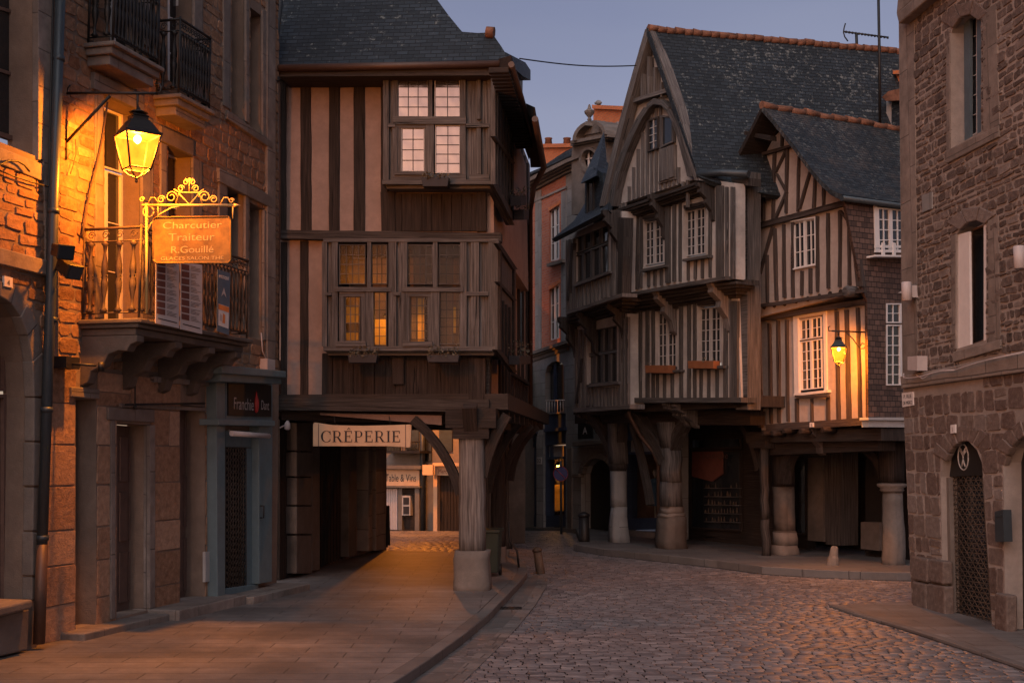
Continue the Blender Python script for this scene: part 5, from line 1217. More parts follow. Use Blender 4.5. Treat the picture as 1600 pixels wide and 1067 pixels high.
def dress(x0, x1, y0, y1, d, mat, lab, cat='clothes'):
    a, b = FK.pt((x0 + x1) / 2, y0, d), FK.pt((x0 + x1) / 2, y1, d); W = (FK.pt(x1, y1, d) - FK.pt(x0, y1, d)).length / 2; H = (a - b).length
    t = thing('mannequin', lab, 'mannequin', b)
    m = MB(); m.lathe(b, [(W * .95, H * .05), (W * .9, H * .08), (W * .55, H * .55), (W * .5, H * .62), (W * .62, H * .75), (W * .45, H * .88), (W * .15, H * .9)], 14); m.build('dress', M[mat], t)
    m = MB(); m.lathe(b, [(W * .8, -.35), (W * .8, -.32), (.02, -.3), (.02, H * .05)], 10); m.lathe(b, [(W * .14, H * .9), (W * .12, H * .96), (W * .25, H * 1.02), (W * .28, H * 1.1), (W * .12, H * 1.18)], 10); m.build('stand', M['offwhite'], t)
dress(865, 880, 752, 800, -.75, 'yellowcloth', 'yellow dress on a stand, lit in the navy shop window')
dress(1018, 1030, 742, 792, -.55, 'bluecloth', 'blue outfit on a stand behind the glass between the two right pillars')
dress(814, 822, 735, 765, -.5, 'ink', 'dark dress on a stand in the leftmost navy shop window')
bulb(FK.pt(872, 728, -.55), 16, .05, '', 'small warm lamp above the yellow dress in the navy shop window', .8, (1, .40, .08))
m = MB(); m.ext(FK, [(908, 722), (956, 716), (956, 836), (908, 836)], -.24, -.3); m.build('door', M['black'], K)
m = MB()
for i in range(14):
    a, b = math.pi * i / 14, math.pi * (i + 1) / 14
    m.ext(FK, [(931 - 28 * math.cos(a), 742 - 34 * math.sin(a)), (931 - 28 * math.cos(b), 742 - 34 * math.sin(b)), (931 - 22 * math.cos(b), 740 - 24 * math.sin(b)), (931 - 22 * math.cos(a), 740 - 24 * math.sin(a))], .10 + .01 * (i % 2), -.02)
m.ext(FK, [(894, 690), (960, 686), (960, 692), (894, 697)], .22, -.02); m.ext(FK, [(894, 740), (904, 740), (904, 745), (892, 746)], .14, -.02); m.ext(FK, [(886, 700), (893, 699), (893, 826), (886, 827)], .05, -.02, UPV)
m.build('door_hood', M['stone'], K, bevel=.01)
m = MB(); m.ext(FK, [(800, 822), (906, 826), (906, 838), (800, 834)], .12, -.1); m.ext(FK, [(957, 828), (1060, 832), (1060, 842), (957, 838)], .12, -.1); m.build('plinth', M['stone'], K)
t = thing('shop_sign', 'small dark projecting sign with a white A beside the timber house', 'sign', FK.pt(914, 686, .3)); m = MB(); m.ext(FK, [(903, 655), (925, 653), (925, 685), (903, 686)], .24, .20); bo = m.build('board', M['black'], t); text('A', FK, 914, 678, .245, 11, 'whitep', bo, 7)
t = thing('number_plate', 'white house number 32 on the grey pier between the navy windows', 'number plate', FK.pt(842, 724, .05)); m = MB(); m.ext(FK, [(838.5, 714), (846, 714), (846, 725), (838.5, 725)], .04, .02); bo = m.build('plate', M['offwhite'], t); text('32', FK, 842, 722.5, .042, 6, 'ink', bo, 6)
t = thing('road_sign', 'round blue no stopping sign on a post before the navy shop window', 'traffic sign', gp(876, 832)); g = gp(876, 832, 0) - V((0, .5, 0)); FG = Face(g, (1, 0, 0))
m = MB(); m.tube([g, FG.pt(876, 720)], .03, 8); m.build('post', M['zinc'], t); c = FG.pt(876, 740, .05); m = MB(); m.lathe(c, [(.19, 0), (.19, .02)], 24, V((1, 0, 0)), V((0, -1, 0)), smooth=False); m.build('disc', M['sblue'], t); m = MB(); m.ring(c + V((0, -.024, 0)), V((1, 0, 0)), UPV, .185, .008, 28); m.tube([c + V((-.13, -.024, .13)), c + V((.13, -.024, -.13))], .008, 5); m.build('red_ring', M['red'], t)
# ================================================================== timber houses on the right: shared helpers
def studs(m, F, lst, d1, d0, jit=.35):
    for a in lst:
        a = list(a); a[-1] = a[-1] * (.72 if a[-1] < 7 else .9)
        if len(a) == 4: m.beam(F, a[0], a[1], a[0], a[2], a[3], d1, d0, jit)
        else: m.beam(F, a[0], a[1], a[2], a[3], a[4], d1, d0, jit)
def corbel_band(root, F, p0, p1, h, dA, dB, n=5, mat='oak'):
    """moulded band stepping out from dA (below) to dB (above) between pixel points"""
    m = MB()
    for i in range(n):
        a, b = i / n, (i + 1) / n - .03; dd = dB - (dB - dA) * i / n + .02 * (i % 2)
        m.ext(F, [(p0[0], p0[1] + h * a), (p1[0], p1[1] + h * a), (p1[0], p1[1] + h * b), (p0[0], p0[1] + h * b)], dd, dA - .1)
    m.build('moulded_beam', M[mat], root)
def bracket(root, F, x, y0, y1, dA, dB, w_=11, mat='oak'):
    """carved console: deep at the top, tapering back to the wall at the bottom"""
    m = MB(); u = F.u(x, y0, dA); z0, z1 = F.z(x, y0, dA), F.z(x, y1, dA); hw = w_ * .006
    pr_ = [(dA - .05, 0), (dB + .03, 0), (dB + .03, -.1), (dB - .02, -.16), (dB, -.24), (dA + (dB - dA) * .55, -.40), (dA + (dB - dA) * .6, -.5), (dA + (dB - dA) * .2, -.7), (dA + .04, -.92), (dA - .05, -1.0)]
    H = z0 - z1; f1 = [F.at(u - hw, z0 + h * H, d) for d, h in pr_]; f2 = [F.at(u + hw, z0 + h * H, d) for d, h in pr_]
    m.prism(f1, f2, UPV, (R.uniform(0, 9), 0)); m.build('bracket', M[mat], root, bevel=.012)
# ================================================================== narrow house (left part)
N_ = thing('timbered_house', 'narrow half-timbered house with wide dark windows and a small slate dormer', 'house', FB.at(0, 0), FB.ang())
D1, D2 = .35, .70
wall(N_, FB, [(896, 508), (980, 490), (982, 637), (898, 642)], [[(917, 518), (964, 508), (964, 597), (917, 601)]], D1, .2, .5, 'greyplaster')
wall(N_, FB, [(882, 370), (972, 330), (970, 462), (885, 490)], [[(897, 372), (951, 350), (951, 425), (897, 444)]], D2, .2, .5, 'greyplaster')
m = MB()
studs(m, FB, [(899, 514, 638, 3), (905, 515, 638, 4), (911, 515, 638, 3), (968, 500, 634, 4), (974, 498, 634, 3.5), (979, 495, 634, 4)], D1 + .05, D1 - .01)
studs(m, FB, [(917 + i * 5.4, 605, 637, 3.2) for i in range(10)], D1 + .045, D1 - .01)
studs(m, FB, [(885, 375, 488, 3), (889.5, 374, 488, 3), (895, 373, 484, 2.6), (956, 350, 468, 3.5), (963, 346, 466, 4)], D2 + .05, D2 - .01)
studs(m, FB, [(898 + i * 6.1, 448 - i * 2.0, 482 - i * 2.1, 3.2) for i in range(10)], D2 + .045, D2 - .01)
m.beam(FB, 916, 603, 966, 598, 4, D1 + .1, D1 - .01); m.beam(FB, 895, 447, 953, 425, 4, D2 + .1, D2 - .01); m.beam(FB, 896, 641, 984, 635, 7, D1 + .12, D1 - .2); m.beam(FB, 884, 489, 972, 461, 6, D2 + .12, D2 - .2)
m.build('timber_frame', M['oakpale'], N_)
m = MB(); m.beam(FB, 909, 560, 899, 630, 3, D1 + .07, D1 - .01); m.beam(FB, 894, 380, 887, 470, 3, D2 + .07, D2 - .01); m.beam(FB, 971, 340, 968, 460, 8, D2 + .1, D2 - .1); m.build('brace', M['oak'], N_)
corbel_band(N_, FB, (885, 492), (972, 465), 22, D1, D2, 4)
for x, y in ((900, 496), (930, 488), (975, 466)): bracket(N_, FB, x, y, y + 68, D1, D2 + .05)
bracket(N_, FB, 968, 330, 400, D2, D2 + .35)
window(N_, FB, [(917, 518), (964, 508), (964, 597), (917, 601)], D1 - .05, [(i / 4, (i + 1) / 4, 0, .44, 1, 1) for i in range(4)] + [(i / 4, (i + 1) / 4, .46, 1, 1, 1) for i in range(4)], 'oakgrey', fw=2.0, th=.06)
window(N_, FB, [(897, 372), (951, 350), (951, 425), (897, 444)], D2 - .05, [(i / 4, (i + 1) / 4, 0, .36, 1, 1) for i in range(4)] + [(i / 4, (i + 1) / 4, .39, 1, 1, 1) for i in range(4)], 'oakgrey', fw=2.0, th=.06)
# its roof and dormer
pe = FB.pt(864, 373, 1.05); nr = FB.n * math.sin(math.radians(50)) + UPV * math.cos(math.radians(50)); RB = Face(pe, FB.t, nr)
m = MB(); m.ext(RB, [(862, 374), (897, 345), (925, 300), (945, 250), (952, 262), (955, 300), (950, 328)], 0, -.10); m.build('roof', M['slate'], N_)
m = MB(); m.ext(FB, [(914, 280), (930, 272), (930, 338), (914, 348)], .75, -.6); m.ext(FB, [(927.5, 262), (941, 270), (948, 330), (927.5, 340)], .74, -1.2); m.build('dormer', M['slate'], N_)
m = MB(); ap = FB.pt(944, 206, -.4); a, b, c = FB.pt(907, 287, .95), FB.pt(931, 275, .95), FB.pt(951, 282, .1)
m.poly([a, b, ap], FB.t); m.poly([b, c, ap], FB.t); m.poly([a, ap, c]); m.poly([a, c, b]); m.build('dormer_roof', M['slate'], N_)
window(N_, FB, [(916, 284), (927, 279), (927, 334), (916, 341)], .78, [(0, 1, 0, 1, 1, 1)], 'oak', fw=2, th=.03, name='dormer_window')
# ================================================================== gabled house
H_ = thing('timbered_house', 'tall gabled half-timbered house with an arched gable and lichened slate roof', 'house', FC.at(0, 0), FC.ang())
E1, E2, E3 = .35, .72, 1.0
wall(H_, FC, [(984, 476), (1150, 466), (1153, 466), (1158, 626), (987, 626)], [[(1024, 487), (1058, 483), (1058, 577), (1024, 580)], [(1090, 479), (1127, 476), (1127, 571), (1090, 573)]], E1, .16, .25, 'greyplaster')
wall(H_, FC, [(966, 330), (1090, 276), (1130, 284), (1147, 286), (1147, 436), (1131, 434), (972, 462)], [[(1004, 345), (1038, 336), (1038, 412), (1004, 418)], [(1068, 328), (1103, 320), (1103, 398), (1068, 404)]], E2, .16, .25, 'greyplaster')
wall(H_, FC, [(1128, 268), (1168, 268), (1168, 640), (1150, 640)], [], .30, .1, .3, 'oakgrey')
m = MB(); F = FC
studs(m, F, [(990, 476, 624, 5), (999, 478, 624, 4), (1010, 478, 624, 5), (1019, 478, 624, 4), (1062.5, 474, 622, 5), (1075, 474, 622, 4.5), (1084, 474, 622, 4), (1132, 472, 622, 6), (1147, 470, 622, 10)], E1 + .05, E1 - .01)
studs(m, F, [(1026, 584, 622, 3), (1037, 584, 622, 4), (1049, 583, 622, 4), (1094, 577, 622, 4), (1106, 577, 622, 4), (1119, 577, 622, 4)], E1 + .045, E1 - .01)
m.beam(F, 1019, 582, 1062, 579, 4, E1 + .12, E1 - .01); m.beam(F, 1086, 575, 1130, 573, 4, E1 + .12, E1 - .01); m.beam(F, 987, 625, 1158, 625, 8, E1 + .15, E1 - .2)
studs(m, F, [(971, 340, 458, 9), (986, 345, 452, 3), (994, 340, 452, 4), (1000, 335, 450, 3), (1042, 318, 442, 7), (1052, 315, 440, 4.5), (1061, 310, 440, 3.5), (1108, 300, 434, 4), (1123, 290, 434, 11)], E2 + .05, E2 - .01)
m.beam(F, 991, 350, 974, 432, 4, E2 + .06, E2 - .01)
studs(m, F, [(1012, 424, 448, 4), (1022, 422, 447, 4), (1032, 420, 446, 4), (1074, 408, 438, 4), (1085, 407, 436, 4), (1096, 405, 435, 4)], E2 + .045, E2 - .01)
m.beam(F, 1001, 423, 1040, 415, 4, E2 + .12, E2 - .01); m.beam(F, 1066, 407, 1106, 400, 4, E2 + .12, E2 - .01); m.beam(F, 970, 462, 1133, 434, 6, E2 + .14, E2 - .2)
m.build('timber_frame', M['oakmid'], H_)
m = MB(); studs(m, F, [(1134, 292, 432, 4), (1143, 292, 436, 6)], E2 + .05, E2 - .01); studs(m, F, [(1141, 470, 622, 4)], E1 + .05, E1 - .01); m.build('timber_frame', M['oakgrey'], H_)
m = MB(); m.beam(F, 1128, 284, 1168, 284, 12, .5, .2); m.beam(F, 1128, 440, 1166, 441, 8, .5, .2); m.build('beam', M['oak'], H_)
corbel_band(H_, FC, (972, 466), (1150, 439), 26, E1, E2, 5); corbel_band(H_, FC, (955, 330), (1092, 283), 24, E2, E3, 5)
for x, y, h in ((990, 462, 74), (1051, 452, 72), (1138, 438, 86)): bracket(H_, FC, x, y, y + h, E1, E2 + .05, 14, 'oakpale' if x > 1000 else 'oak')
for x, y, h in ((966, 326, 66), (1038, 306, 72), (1114, 288, 62)): bracket(H_, FC, x, y, y + h, E2, E3 + .05, 9)
def casem(F, root, q, d, nc=2, nr=5, frame='offwhite', **k):
    return window(root, F, q, d, [(0, .5, 0, 1, nc, nr), (.5, 1, 0, 1, nc, nr)], frame, fw=1.6, bw=1.1, th=.05, **k)
casem(FC, H_, [(1027, 489), (1057, 486), (1057, 572), (1027, 575)], E1 - .07); casem(FC, H_, [(1093, 482), (1126, 479), (1126, 566), (1093, 568)], E1 - .07)
casem(FC, H_, [(1007, 349), (1037, 341), (1037, 410), (1007, 415)], E2 - .07); casem(FC, H_, [(1071, 331), (1102, 324), (1102, 396), (1071, 401)], E2 - .07)
m = MB(); 
for q in ((1004, 1038, 343, 335), (1068, 1103, 326, 318)): m.beam(FC, q[0], q[2] - 2, q[1], q[3] - 2, 5, E2 + .06, E2 - .01)
for q in ((1023, 1060, 485, 481), (1089, 1129, 477, 474)): m.beam(FC, q[0], q[2] - 2, q[1], q[3] - 2, 5, E1 + .06, E1 - .01)
m.build('lintel', M['oakbrown'], H_)
planter(FC, 1018, 1056, 571, E1 + .05, 12, 'left orange planter under the gabled house window', 'orange planters', 'terra', .05, 20); planter(FC, 1085, 1126, 564, E1 + .05, 12, 'right orange planter under the gabled house window', 'orange planters', 'terra', .05, 20)
# gable: boards inside the arch, heavy arched bargeboards, roof
m = MB(); m.ext(FC, [(948, 326), (1086, 280), (1012, 60)], E3 - .14, E3 - .3, UPV); m.build('gable_wall', M['greyplaster'], H_)
m = MB()
for i in range(17):
    x = 961 + i * 7; yt = 330 - i * 2.5; top = max(150 + abs(x - 1024) ** 1.32 * 1.02, 60 + abs(x - 1012) * 2.0); m.beam(FC, x, top, x, 322 - (x - 960) * .36, 3.2, E3 - .10, E3 - .15, .2)
m.build('boarding', M['oakpale'], H_)
m = MB(); studs(m, FC, [(1012, 88, 150, 3), (1002, 105, 150, 3), (1022, 105, 150, 3.5), (1032, 128, 152, 3)], E3 + .0, E3 - .15)
m.beam(FC, 988, 158, 1043, 141, 6, E3 + .02, E3 - .3); m.build('timber_frame', M['oakpale'], H_)
m = MB()
arcL = [(953, 322), (957, 296), (964, 268), (974, 238), (986, 210), (998, 186), (1010, 168), (1020, 159)]; arcR = [(1020, 159), (1032, 160), (1044, 171), (1054, 190), (1062, 214), (1069, 240), (1075, 262), (1078, 276)]
for A_ in (arcL, arcR):
    for i in range(len(A_) - 1): m.beam(FC, *A_[i], *A_[i + 1], 9, E3 + .05, E3 - .13, .2, 1)
m.build('arch', M['oakgrey'], H_)
m = MB()
for a, b in (((1012, 46), (940, 322)), ((1012, 46), (1089, 282))):
    for i in range(8): 
        k0, k1 = i / 8, (i + 1) / 8; bow = lambda k: -3 * math.sin(k * math.pi) * (1 if b[0] < 1000 else -1) * -1
        m.beam(FC, a[0] + (b[0] - a[0]) * k0 - bow(k0), a[1] + (b[1] - a[1]) * k0, a[0] + (b[0] - a[0]) * k1 - bow(k1), a[1] + (b[1] - a[1]) * k1, 8, E3 + .10, E3 - .1, .2, 1)
m.build('bargeboard', M['oakpale'], H_)
window(H_, FC, [(1011, 188), (1028, 182), (1028, 232), (1011, 238)], E3 - .06, [(0, 1, 0, 1, 2, 4)], 'oak', fw=2.4, bw=1, bars='offwhite', th=.05)
window(H_, FC, [(1031, 180), (1052, 182), (1052, 222), (1031, 232)], E3 - .06, [(0, 1, 0, 1, 1, 1)], 'oakgrey', fw=3, th=.05); 
m = MB(); m.ext(FC, [(1030, 234), (1052, 226), (1052, 276), (1030, 284)], E3 - .05, E3 - .14, UPV); m.beam(FC, 1041, 232, 1041, 280, 2, E3 - .03, E3 - .1); m.beam(FC, 1028, 286, 1054, 278, 4, E3 - .08, E3 - .3); m.beam(FC, 1030, 233, 1052, 226, 3, E3 - .12, E3 - .3); m.build('shutter', M['oakpale'], H_)
RD = dirdeg(14.7)
pk = FC.pt(1012, 43, E3 + .12); ev = FC.pt(1090, 272, E3 + .12); evL = FC.pt(937, 324, E3 + .12)
nn = RD.cross(ev - pk).normalized(); nn = nn if nn.z > 0 else -nn
RC = Face(pk, RD, nn); pk = FC.pt(1012, 43, E3 + .04); evL = FC.pt(937, 324, E3 + .04)
m = MB(); m.ext(RC, [(1012, 44), (1110, 52), (1210, 60), (1310, 70), (1405, 80), (1560, 95), (1560, 330), (1300, 318), (1150, 296), (1092, 276)], 0, -.12); m.build('roof', M['slate_l'], H_)
m = MB(); L = (evL - pk); back = RD * 9; q = [pk, evL, evL + back, pk + back]; n2 = L.cross(RD).normalized(); n2 = n2 if n2.z > 0 else -n2
m.prism([p + n2 * .06 for p in q], q, RD); m.build('roof', M['slate_l'], H_)
m = MB(); m.prism([p - n2 * .01 for p in q], [p - n2 * .05 for p in q], RD); m.build('soffit', M['oakbrown'], H_)
m = MB(); rr0, rr1 = RC.pt(1013, 45, .0), RC.pt(1412, 81, .0); n = 30
for i in range(n):
    a, b = rr0 + (rr1 - rr0) * (i / n), rr0 + (rr1 - rr0) * ((i + 1.06) / n); m.tube([a + UPV * R.uniform(-.03, .01), b + UPV * R.uniform(-.02, .02)], .08, 8, .065)
m.build('ridge_tiles', M['tile'], H_)
m = MB(); g0 = FC.pt(1088, 273, E3 + .1); g1 = FC.pt(1170, 272, .55); m.tube([g0, FC.pt(1128, 270, .75), g1], .07, 8); m.build('gutter', M['zinc'], H_)
# dormer far right on the big roof, half hidden by the right building
dm = RC.pt(1395, 200, .0); 
m = MB(); m.ext(FC, [(1385, 155), (1440, 150), (1440, 210), (1385, 210)], FC_d := (dm - FC.o).dot(FC.n), FC_d - 1.5); m.build('dormer', M['offwhite'], H_)
m = MB(); m.ext(FC, [(1393, 160), (1440, 160), (1440, 212), (1393, 205)], FC_d + .06, FC_d); m.build('dormer', M['slate'], H_)
m = MB(); m.ext(FC, [(1378, 152), (1388, 143), (1405, 139), (1440, 139), (1440, 156), (1384, 158)], FC_d + .2, FC_d - 1.5); m.build('dormer_roof', M['tile'], H_)
chimney(FC, [(1397, 114), (1450, 114), (1450, 150), (1397, 148)], FC_d - .6, .8, None, 'brick_o', True, H_)
# aerials
pa = RC.pt(1339, 76, 0)
def PA(x, y): return FE.pt(x, y, 0) if False else C0 + ray(x, y) * ((pa - C0).dot(V((0, 1, 0))) / ray(x, y).y)
m = MB(); m.tube([PA(1339, 80), PA(1338, 53)], .03, 6); m.tube([PA(1318, 50), PA(1388, 59)], .018, 5)
for i in range(14): x = 1322 + i * 5; y = 50.5 + i * .68; m.tube([PA(x, y - 1.6), PA(x, y + 1.6)], .022, 4)
m.tube([PA(x, y) for x, y in [(1321, 37), (1319, 44), (1318, 51), (1320, 58), (1325, 65)]], .014, 5); props(m.build('television_aerial', M['iron']), 'spiky television aerial standing on the roof ridge against the sky', 'aerial')
pa = RC.pt(1375, 190, .1); m = MB(); m.tube([PA(1375, 196), PA(1374, 80), PA(1372, -30)], .028, 6); props(m.build('mast', M['iron']), 'tall thin dark mast rising past the ridge right of the television aerial', 'mast')
# overhead wire from the creperie roof to the gable
m = MB(); a = FS.pt(812, 92, .1); b = FC.pt(994, 103, E3 + .3); m.tube([a + (b - a) * k - UPV * .06 * math.sin(math.pi * k) for k in (i / 16 for i in range(17))], .012, 5); props(m.build('overhead_wire', M['iron']), 'thin black wire stretched across the sky between two roofs', 'wire')
# ground floor of the two right timber houses with arcade
def post(root, F, xb, yb, segs, mats, name='pillar', n=12, zg=.13, din=.15, sq=.85, tw=None):
    """segs: [(y, halfwidth px)] from the top down; mats per segment"""
    g = gp(xb, yb, zg); c = V((g.x, g.y, 0)) - F.n * din; px = (g - C0).length / FPX; zz = lambda y: F.pt(xb, y, (c - F.o).dot(F.n)).z
    o = None
    for i in range(len(segs) - 1):
        m = MB(); lumpy(m, c, F.t, F.n, segs[i + 1][1] * px, segs[i][1] * px, zz(segs[i + 1][0]) - (.05 if i == len(segs) - 2 else 0), zz(segs[i][0]), n, max(2, int((segs[i + 1][0] - segs[i][0]) / 14)), .020 if n < 14 else .010, sq)
        p = m.build(name if o is None else 'plinth', M[mats[i]], root if o is None else o); o = o or p
    return c, px, zz
c1, px1, zz1 = post(H_, FC, 1040, 857, [(660, 17), (700, 12.5), (752, 12.5), (790, 13.5), (800, 15), (806, 17), (857, 19)], ['oakgrey', 'oakgrey', 'oakgrey', 'stone', 'stone', 'stonedark'])
c2, px2, zz2 = post(N_, FB, 957, 847, [(662, 13), (724, 12), (735, 10), (790, 10), (847, 14)], ['oakgrey', 'oak', 'stonegrey', 'stonegrey'])
m = MB(); curve_brace(m, V((c1.x, c1.y, zz1(722))) - FC.t * .1, V((c1.x, c1.y, zz1(690))) - FC.t * .35, V((c1.x, c1.y, zz1(640))) - FC.t * 1.1 + FC.n * .2, .26, .3, FC.n); curve_brace(m, V((c1.x, c1.y, zz1(700))) + FC.t * .1, V((c1.x, c1.y, zz1(675))) + FC.t * .3, V((c1.x, c1.y, zz1(650))) + FC.t * .7, .16, .25, FC.n)
curve_brace(m, V((c1.x, c1.y, zz1(790))) - FC.t * .75, V((c1.x, c1.y, zz1(740))) - FC.t * .9, V((c1.x, c1.y, zz1(640))) - FC.t * 1.5, .12, .14, FC.n)
m.build('brace', M['oak'], H_)
m = MB(); curve_brace(m, V((c2.x, c2.y, zz2(730))) - FB.t * .1, V((c2.x, c2.y, zz2(690))) - FB.t * .25, V((c2.x, c2.y, zz2(645))) - FB.t * .9 + FB.n * .25, .2, .25, FB.n); curve_brace(m, V((c2.x, c2.y, zz2(690))) + FB.t * .1, V((c2.x, c2.y, zz2(660))) + FB.t * .2, V((c2.x, c2.y, zz2(645))) + FB.t * .5, .14, .2, FB.n); m.build('brace', M['oak'], N_)
m = MB(); m.ext(FC, [(985, 640), (1172, 642), (1172, 664), (985, 664)], -.1, -.45); m.ext(FC, [(987, 630), (1158, 630), (1158, 637), (987, 637)], .3, -.1); m.build('beam', M['oakbrown'], H_)
m = MB(); m.ext(FB, [(898, 643), (985, 638), (985, 660), (898, 662)], .0, -.35); m.ext(FB, [(896, 642), (984, 637), (984, 642), (896, 648)], .32, .0); m.build('beam', M['oakbrown'], N_)
for x, y in ((1072, 630), (1086, 632)): bracket(H_, FC, x, y, y + 38, -.1, .40, 13, 'oakgrey')
bracket(N_, FB, 935, 642, 680, -.1, .40, 13, 'oak')
zc2 = FC.z(1060, 642, 0); m = MB(); cp = [FC.at(-2.6, 0, .3), FC.at(3.0, 0, .3), FC.at(3.0, 0, -3), FC.at(-2.6, 0, -3)]; m.prism([V((p.x, p.y, zc2)) for p in cp], [V((p.x, p.y, zc2 + .2)) for p in cp], FC.t); m.build('ceiling', M['soffit'], H_)
m = MB(); m.ext(FC, [(1068, 660), (1210, 660), (1210, 860), (1068, 848)], -2.1, -2.16); m.build('shop_wall', M['oakbrown'], H_)
sw = window(H_, FC, [(1076, 684), (1158, 682), (1158, 830), (1076, 826)], -2.02, [(0, 1, 0, .13, 1, 1), (0, 1, .14, 1, 1, 1)], 'oakbrown', 'glass', fw=3, th=.04, name='shop_window')
m = MB(); m.ext(FC, [(1081, 706), (1128, 705), (1128, 740), (1112, 752), (1081, 744)], -1.99, -2.03); m.build('poster', M['menured'], sw)
sh = MB()
for r_ in range(5): sh.ext(FC, [(1100, 762 + r_ * 13), (1155, 762 + r_ * 13.4), (1155, 763.2 + r_ * 13.4), (1100, 763.2 + r_ * 13)], -1.96, -2.03)
sh.build('shelf', M['oakgrey'], sw)
m = MB()
for r_ in range(5):
    for k in range(11):
        if R.random() < .2: continue
        c = FC.pt(1103 + k * 4.8 + R.uniform(-1, 1), 762 + r_ * 13.1, -1.99); s_ = R.uniform(.014, .028); h_ = R.uniform(.06, .12); m.lathe(c, [(s_ * .8, 0), (s_, h_ * .4), (s_ * .5, h_ * .75), (s_ * .4, h_)], 7, FC.t)
props(m.build('shelf_goods', M['rustiron'], weld=False), 'crowd of small jars and trinkets displayed in the dark shop window under the gabled house', 'goods', kind='stuff')
text('la boutique', FC, 1112, 716, -1.985, 10, 'zincb', sw, 50)
# downpipe between the two houses
t = thing('downpipe', 'red brown downpipe kinking inward between the narrow and gabled timber houses', 'downpipe', FC.pt(985, 640, .4)); m = MB(); m.tube([FC.pt(x, y, d) for x, y, d in [(980, 595, .50), (980, 632, .5), (984, 650, .5), (1000, 680, .2), (1020, 705, .0), (1029, 725, -.15), (1029, 850, -.15)]], .04, 8); m.build('pipe', M['zincb'], t)
# ================================================================== pink half-timbered house with lamp
Pk = thing('timbered_house', 'pink half-timbered house with white windows and a sagging mossy slate roof', 'house', FP.at(0, 0), FP.ang())
G1, G2 = .30, .50; z2_ = lambda x, y: (1120 + .3187 * x, 140 + .3187 * y); z3_ = lambda x, y: (1120 + .2249 * x, 440 + .2249 * y)
wall(Pk, FP, [(1166, 505), (1355, 470), (1359, 662), (1190, 672)], [[(1243, 500), (1285, 492), (1287, 612), (1246, 616)]], G1, .12, 4, 'pink2')
wall(Pk, FP, [z2_(135, 640), z2_(150, 372), z2_(200, 320), z2_(310, 205), z2_(370, 275), z2_(410, 345), z2_(480, 420), z2_(560, 500), z2_(650, 555), z2_(715, 985), z2_(150, 1130)], [[z2_(372, 662), z2_(484, 640), z2_(486, 855), z2_(376, 880)]], G2, .10, 4, 'pink2')
m = MB()
def zs(m, zf, lst, d1, w_):
    for a in lst:
        (x0, y0), (x1, y1) = zf(a[0], a[1]), zf(a[2], a[3]); w1_ = (a[4] if len(a) > 4 else w_); m.beam(FP, x0, y0, x1, y1, w1_ * (.74 if w1_ < 8 else .9), d1, d1 - .06, .55)
zs(m, z2_, [(170, 368, 170, 668), (225, 318, 222, 640), (278, 300, 270, 640), (340, 285, 335, 605), (398, 325, 392, 600, 3.4), (478, 430, 470, 590), (520, 480, 518, 572, 3.4), (335, 296, 285, 405, 3.6), (285, 410, 335, 497, 3.6), (335, 505, 280, 635, 4.6), (456, 392, 400, 585, 3.2),
  (315, 215, 315, 280, 4), (152, 660, 160, 1100, 4.4), (190, 650, 195, 1080, 4.6), (240, 810, 243, 1045, 3.6), (280, 680, 287, 1035, 4.6), (322, 660, 327, 1020, 4.4), (367, 650, 368, 1018, 3.6), (412, 888, 412, 1010, 4), (455, 875, 455, 1000, 4.6), (488, 620, 489, 992, 3.8), (540, 605, 542, 975, 4.2), (599, 595, 598, 968, 4.4), (645, 655, 645, 958, 4), (270, 672, 205, 905, 4.6), (598, 590, 640, 650, 4)], G2 + .05, 4.2)
zs(m, z2_, [(190, 325, 372, 272, 6), (150, 680, 622, 556, 10), (160, 672, 620, 550, 3)], G2 + .09, 6)
zs(m, z2_, [(655, 560, 700, 965, 11)], G2 + .10, 9)
m.build('timber_frame', M['oakred'], Pk)
m = MB()
zs(m, z3_, [(278, 350, 300, 1015, 6.5), (358, 290, 370, 985, 4.6), (420, 272, 425, 980, 5.2), (478, 265, 487, 970, 4.2), (825, 205, 838, 965, 5.4), (893, 195, 912, 960, 6.5), (972, 180, 990, 950, 4.6), (1038, 175, 1045, 950, 6), (548, 812, 550, 975, 4.4), (652, 812, 655, 970, 3.4), (765, 800, 766, 965, 5), (200, 340, 262, 1000, 4)], G1 + .05, 5)
zs(m, z3_, [(230, 270, 1038, 135, 9), (340, 1015, 1065, 968, 12), (540, 797, 768, 797, 4)], G1 + .11, 9)
m.build('timber_frame', M['oakred'], Pk)
m = MB(); zs(m, z3_, [(300, 168, 1025, 62, 7)], G2 + .10, 7); m.build('beam', M['oakred'], Pk)
m = MB()
for x, y in ((270, 215), (343, 190), (408, 180), (480, 172), (552, 158), (633, 142), (714, 125), (796, 106), (870, 92), (945, 78), (400, 1052), (545, 1035), (665, 1040), (820, 1030), (470, 1055)):
    c = FP.pt(*z3_(x, y), G1 - .05 if y < 400 else .28); off = R.uniform(.045, .06); m = MB(); m.lathe(c, [(off, 0), (off * 1.05, .2), (off * .8, .27)], 8, FP.t, FP.n); m.build('joist_end', M['oakbrown'], Pk)
m = MB(); m.lathe(FP.pt(1345, 457, G2 - .1), [(.09, 0), (.1, .3), (.07, .34)], 9, FP.t, FP.n); m.build('bracket', M['oakgrey'], Pk)
casem(FP, Pk, [(1239, 347), (1274, 341), (1275, 413), (1240, 420)], G2 + .02, 2, 3, 'whitep', outer=2.0)
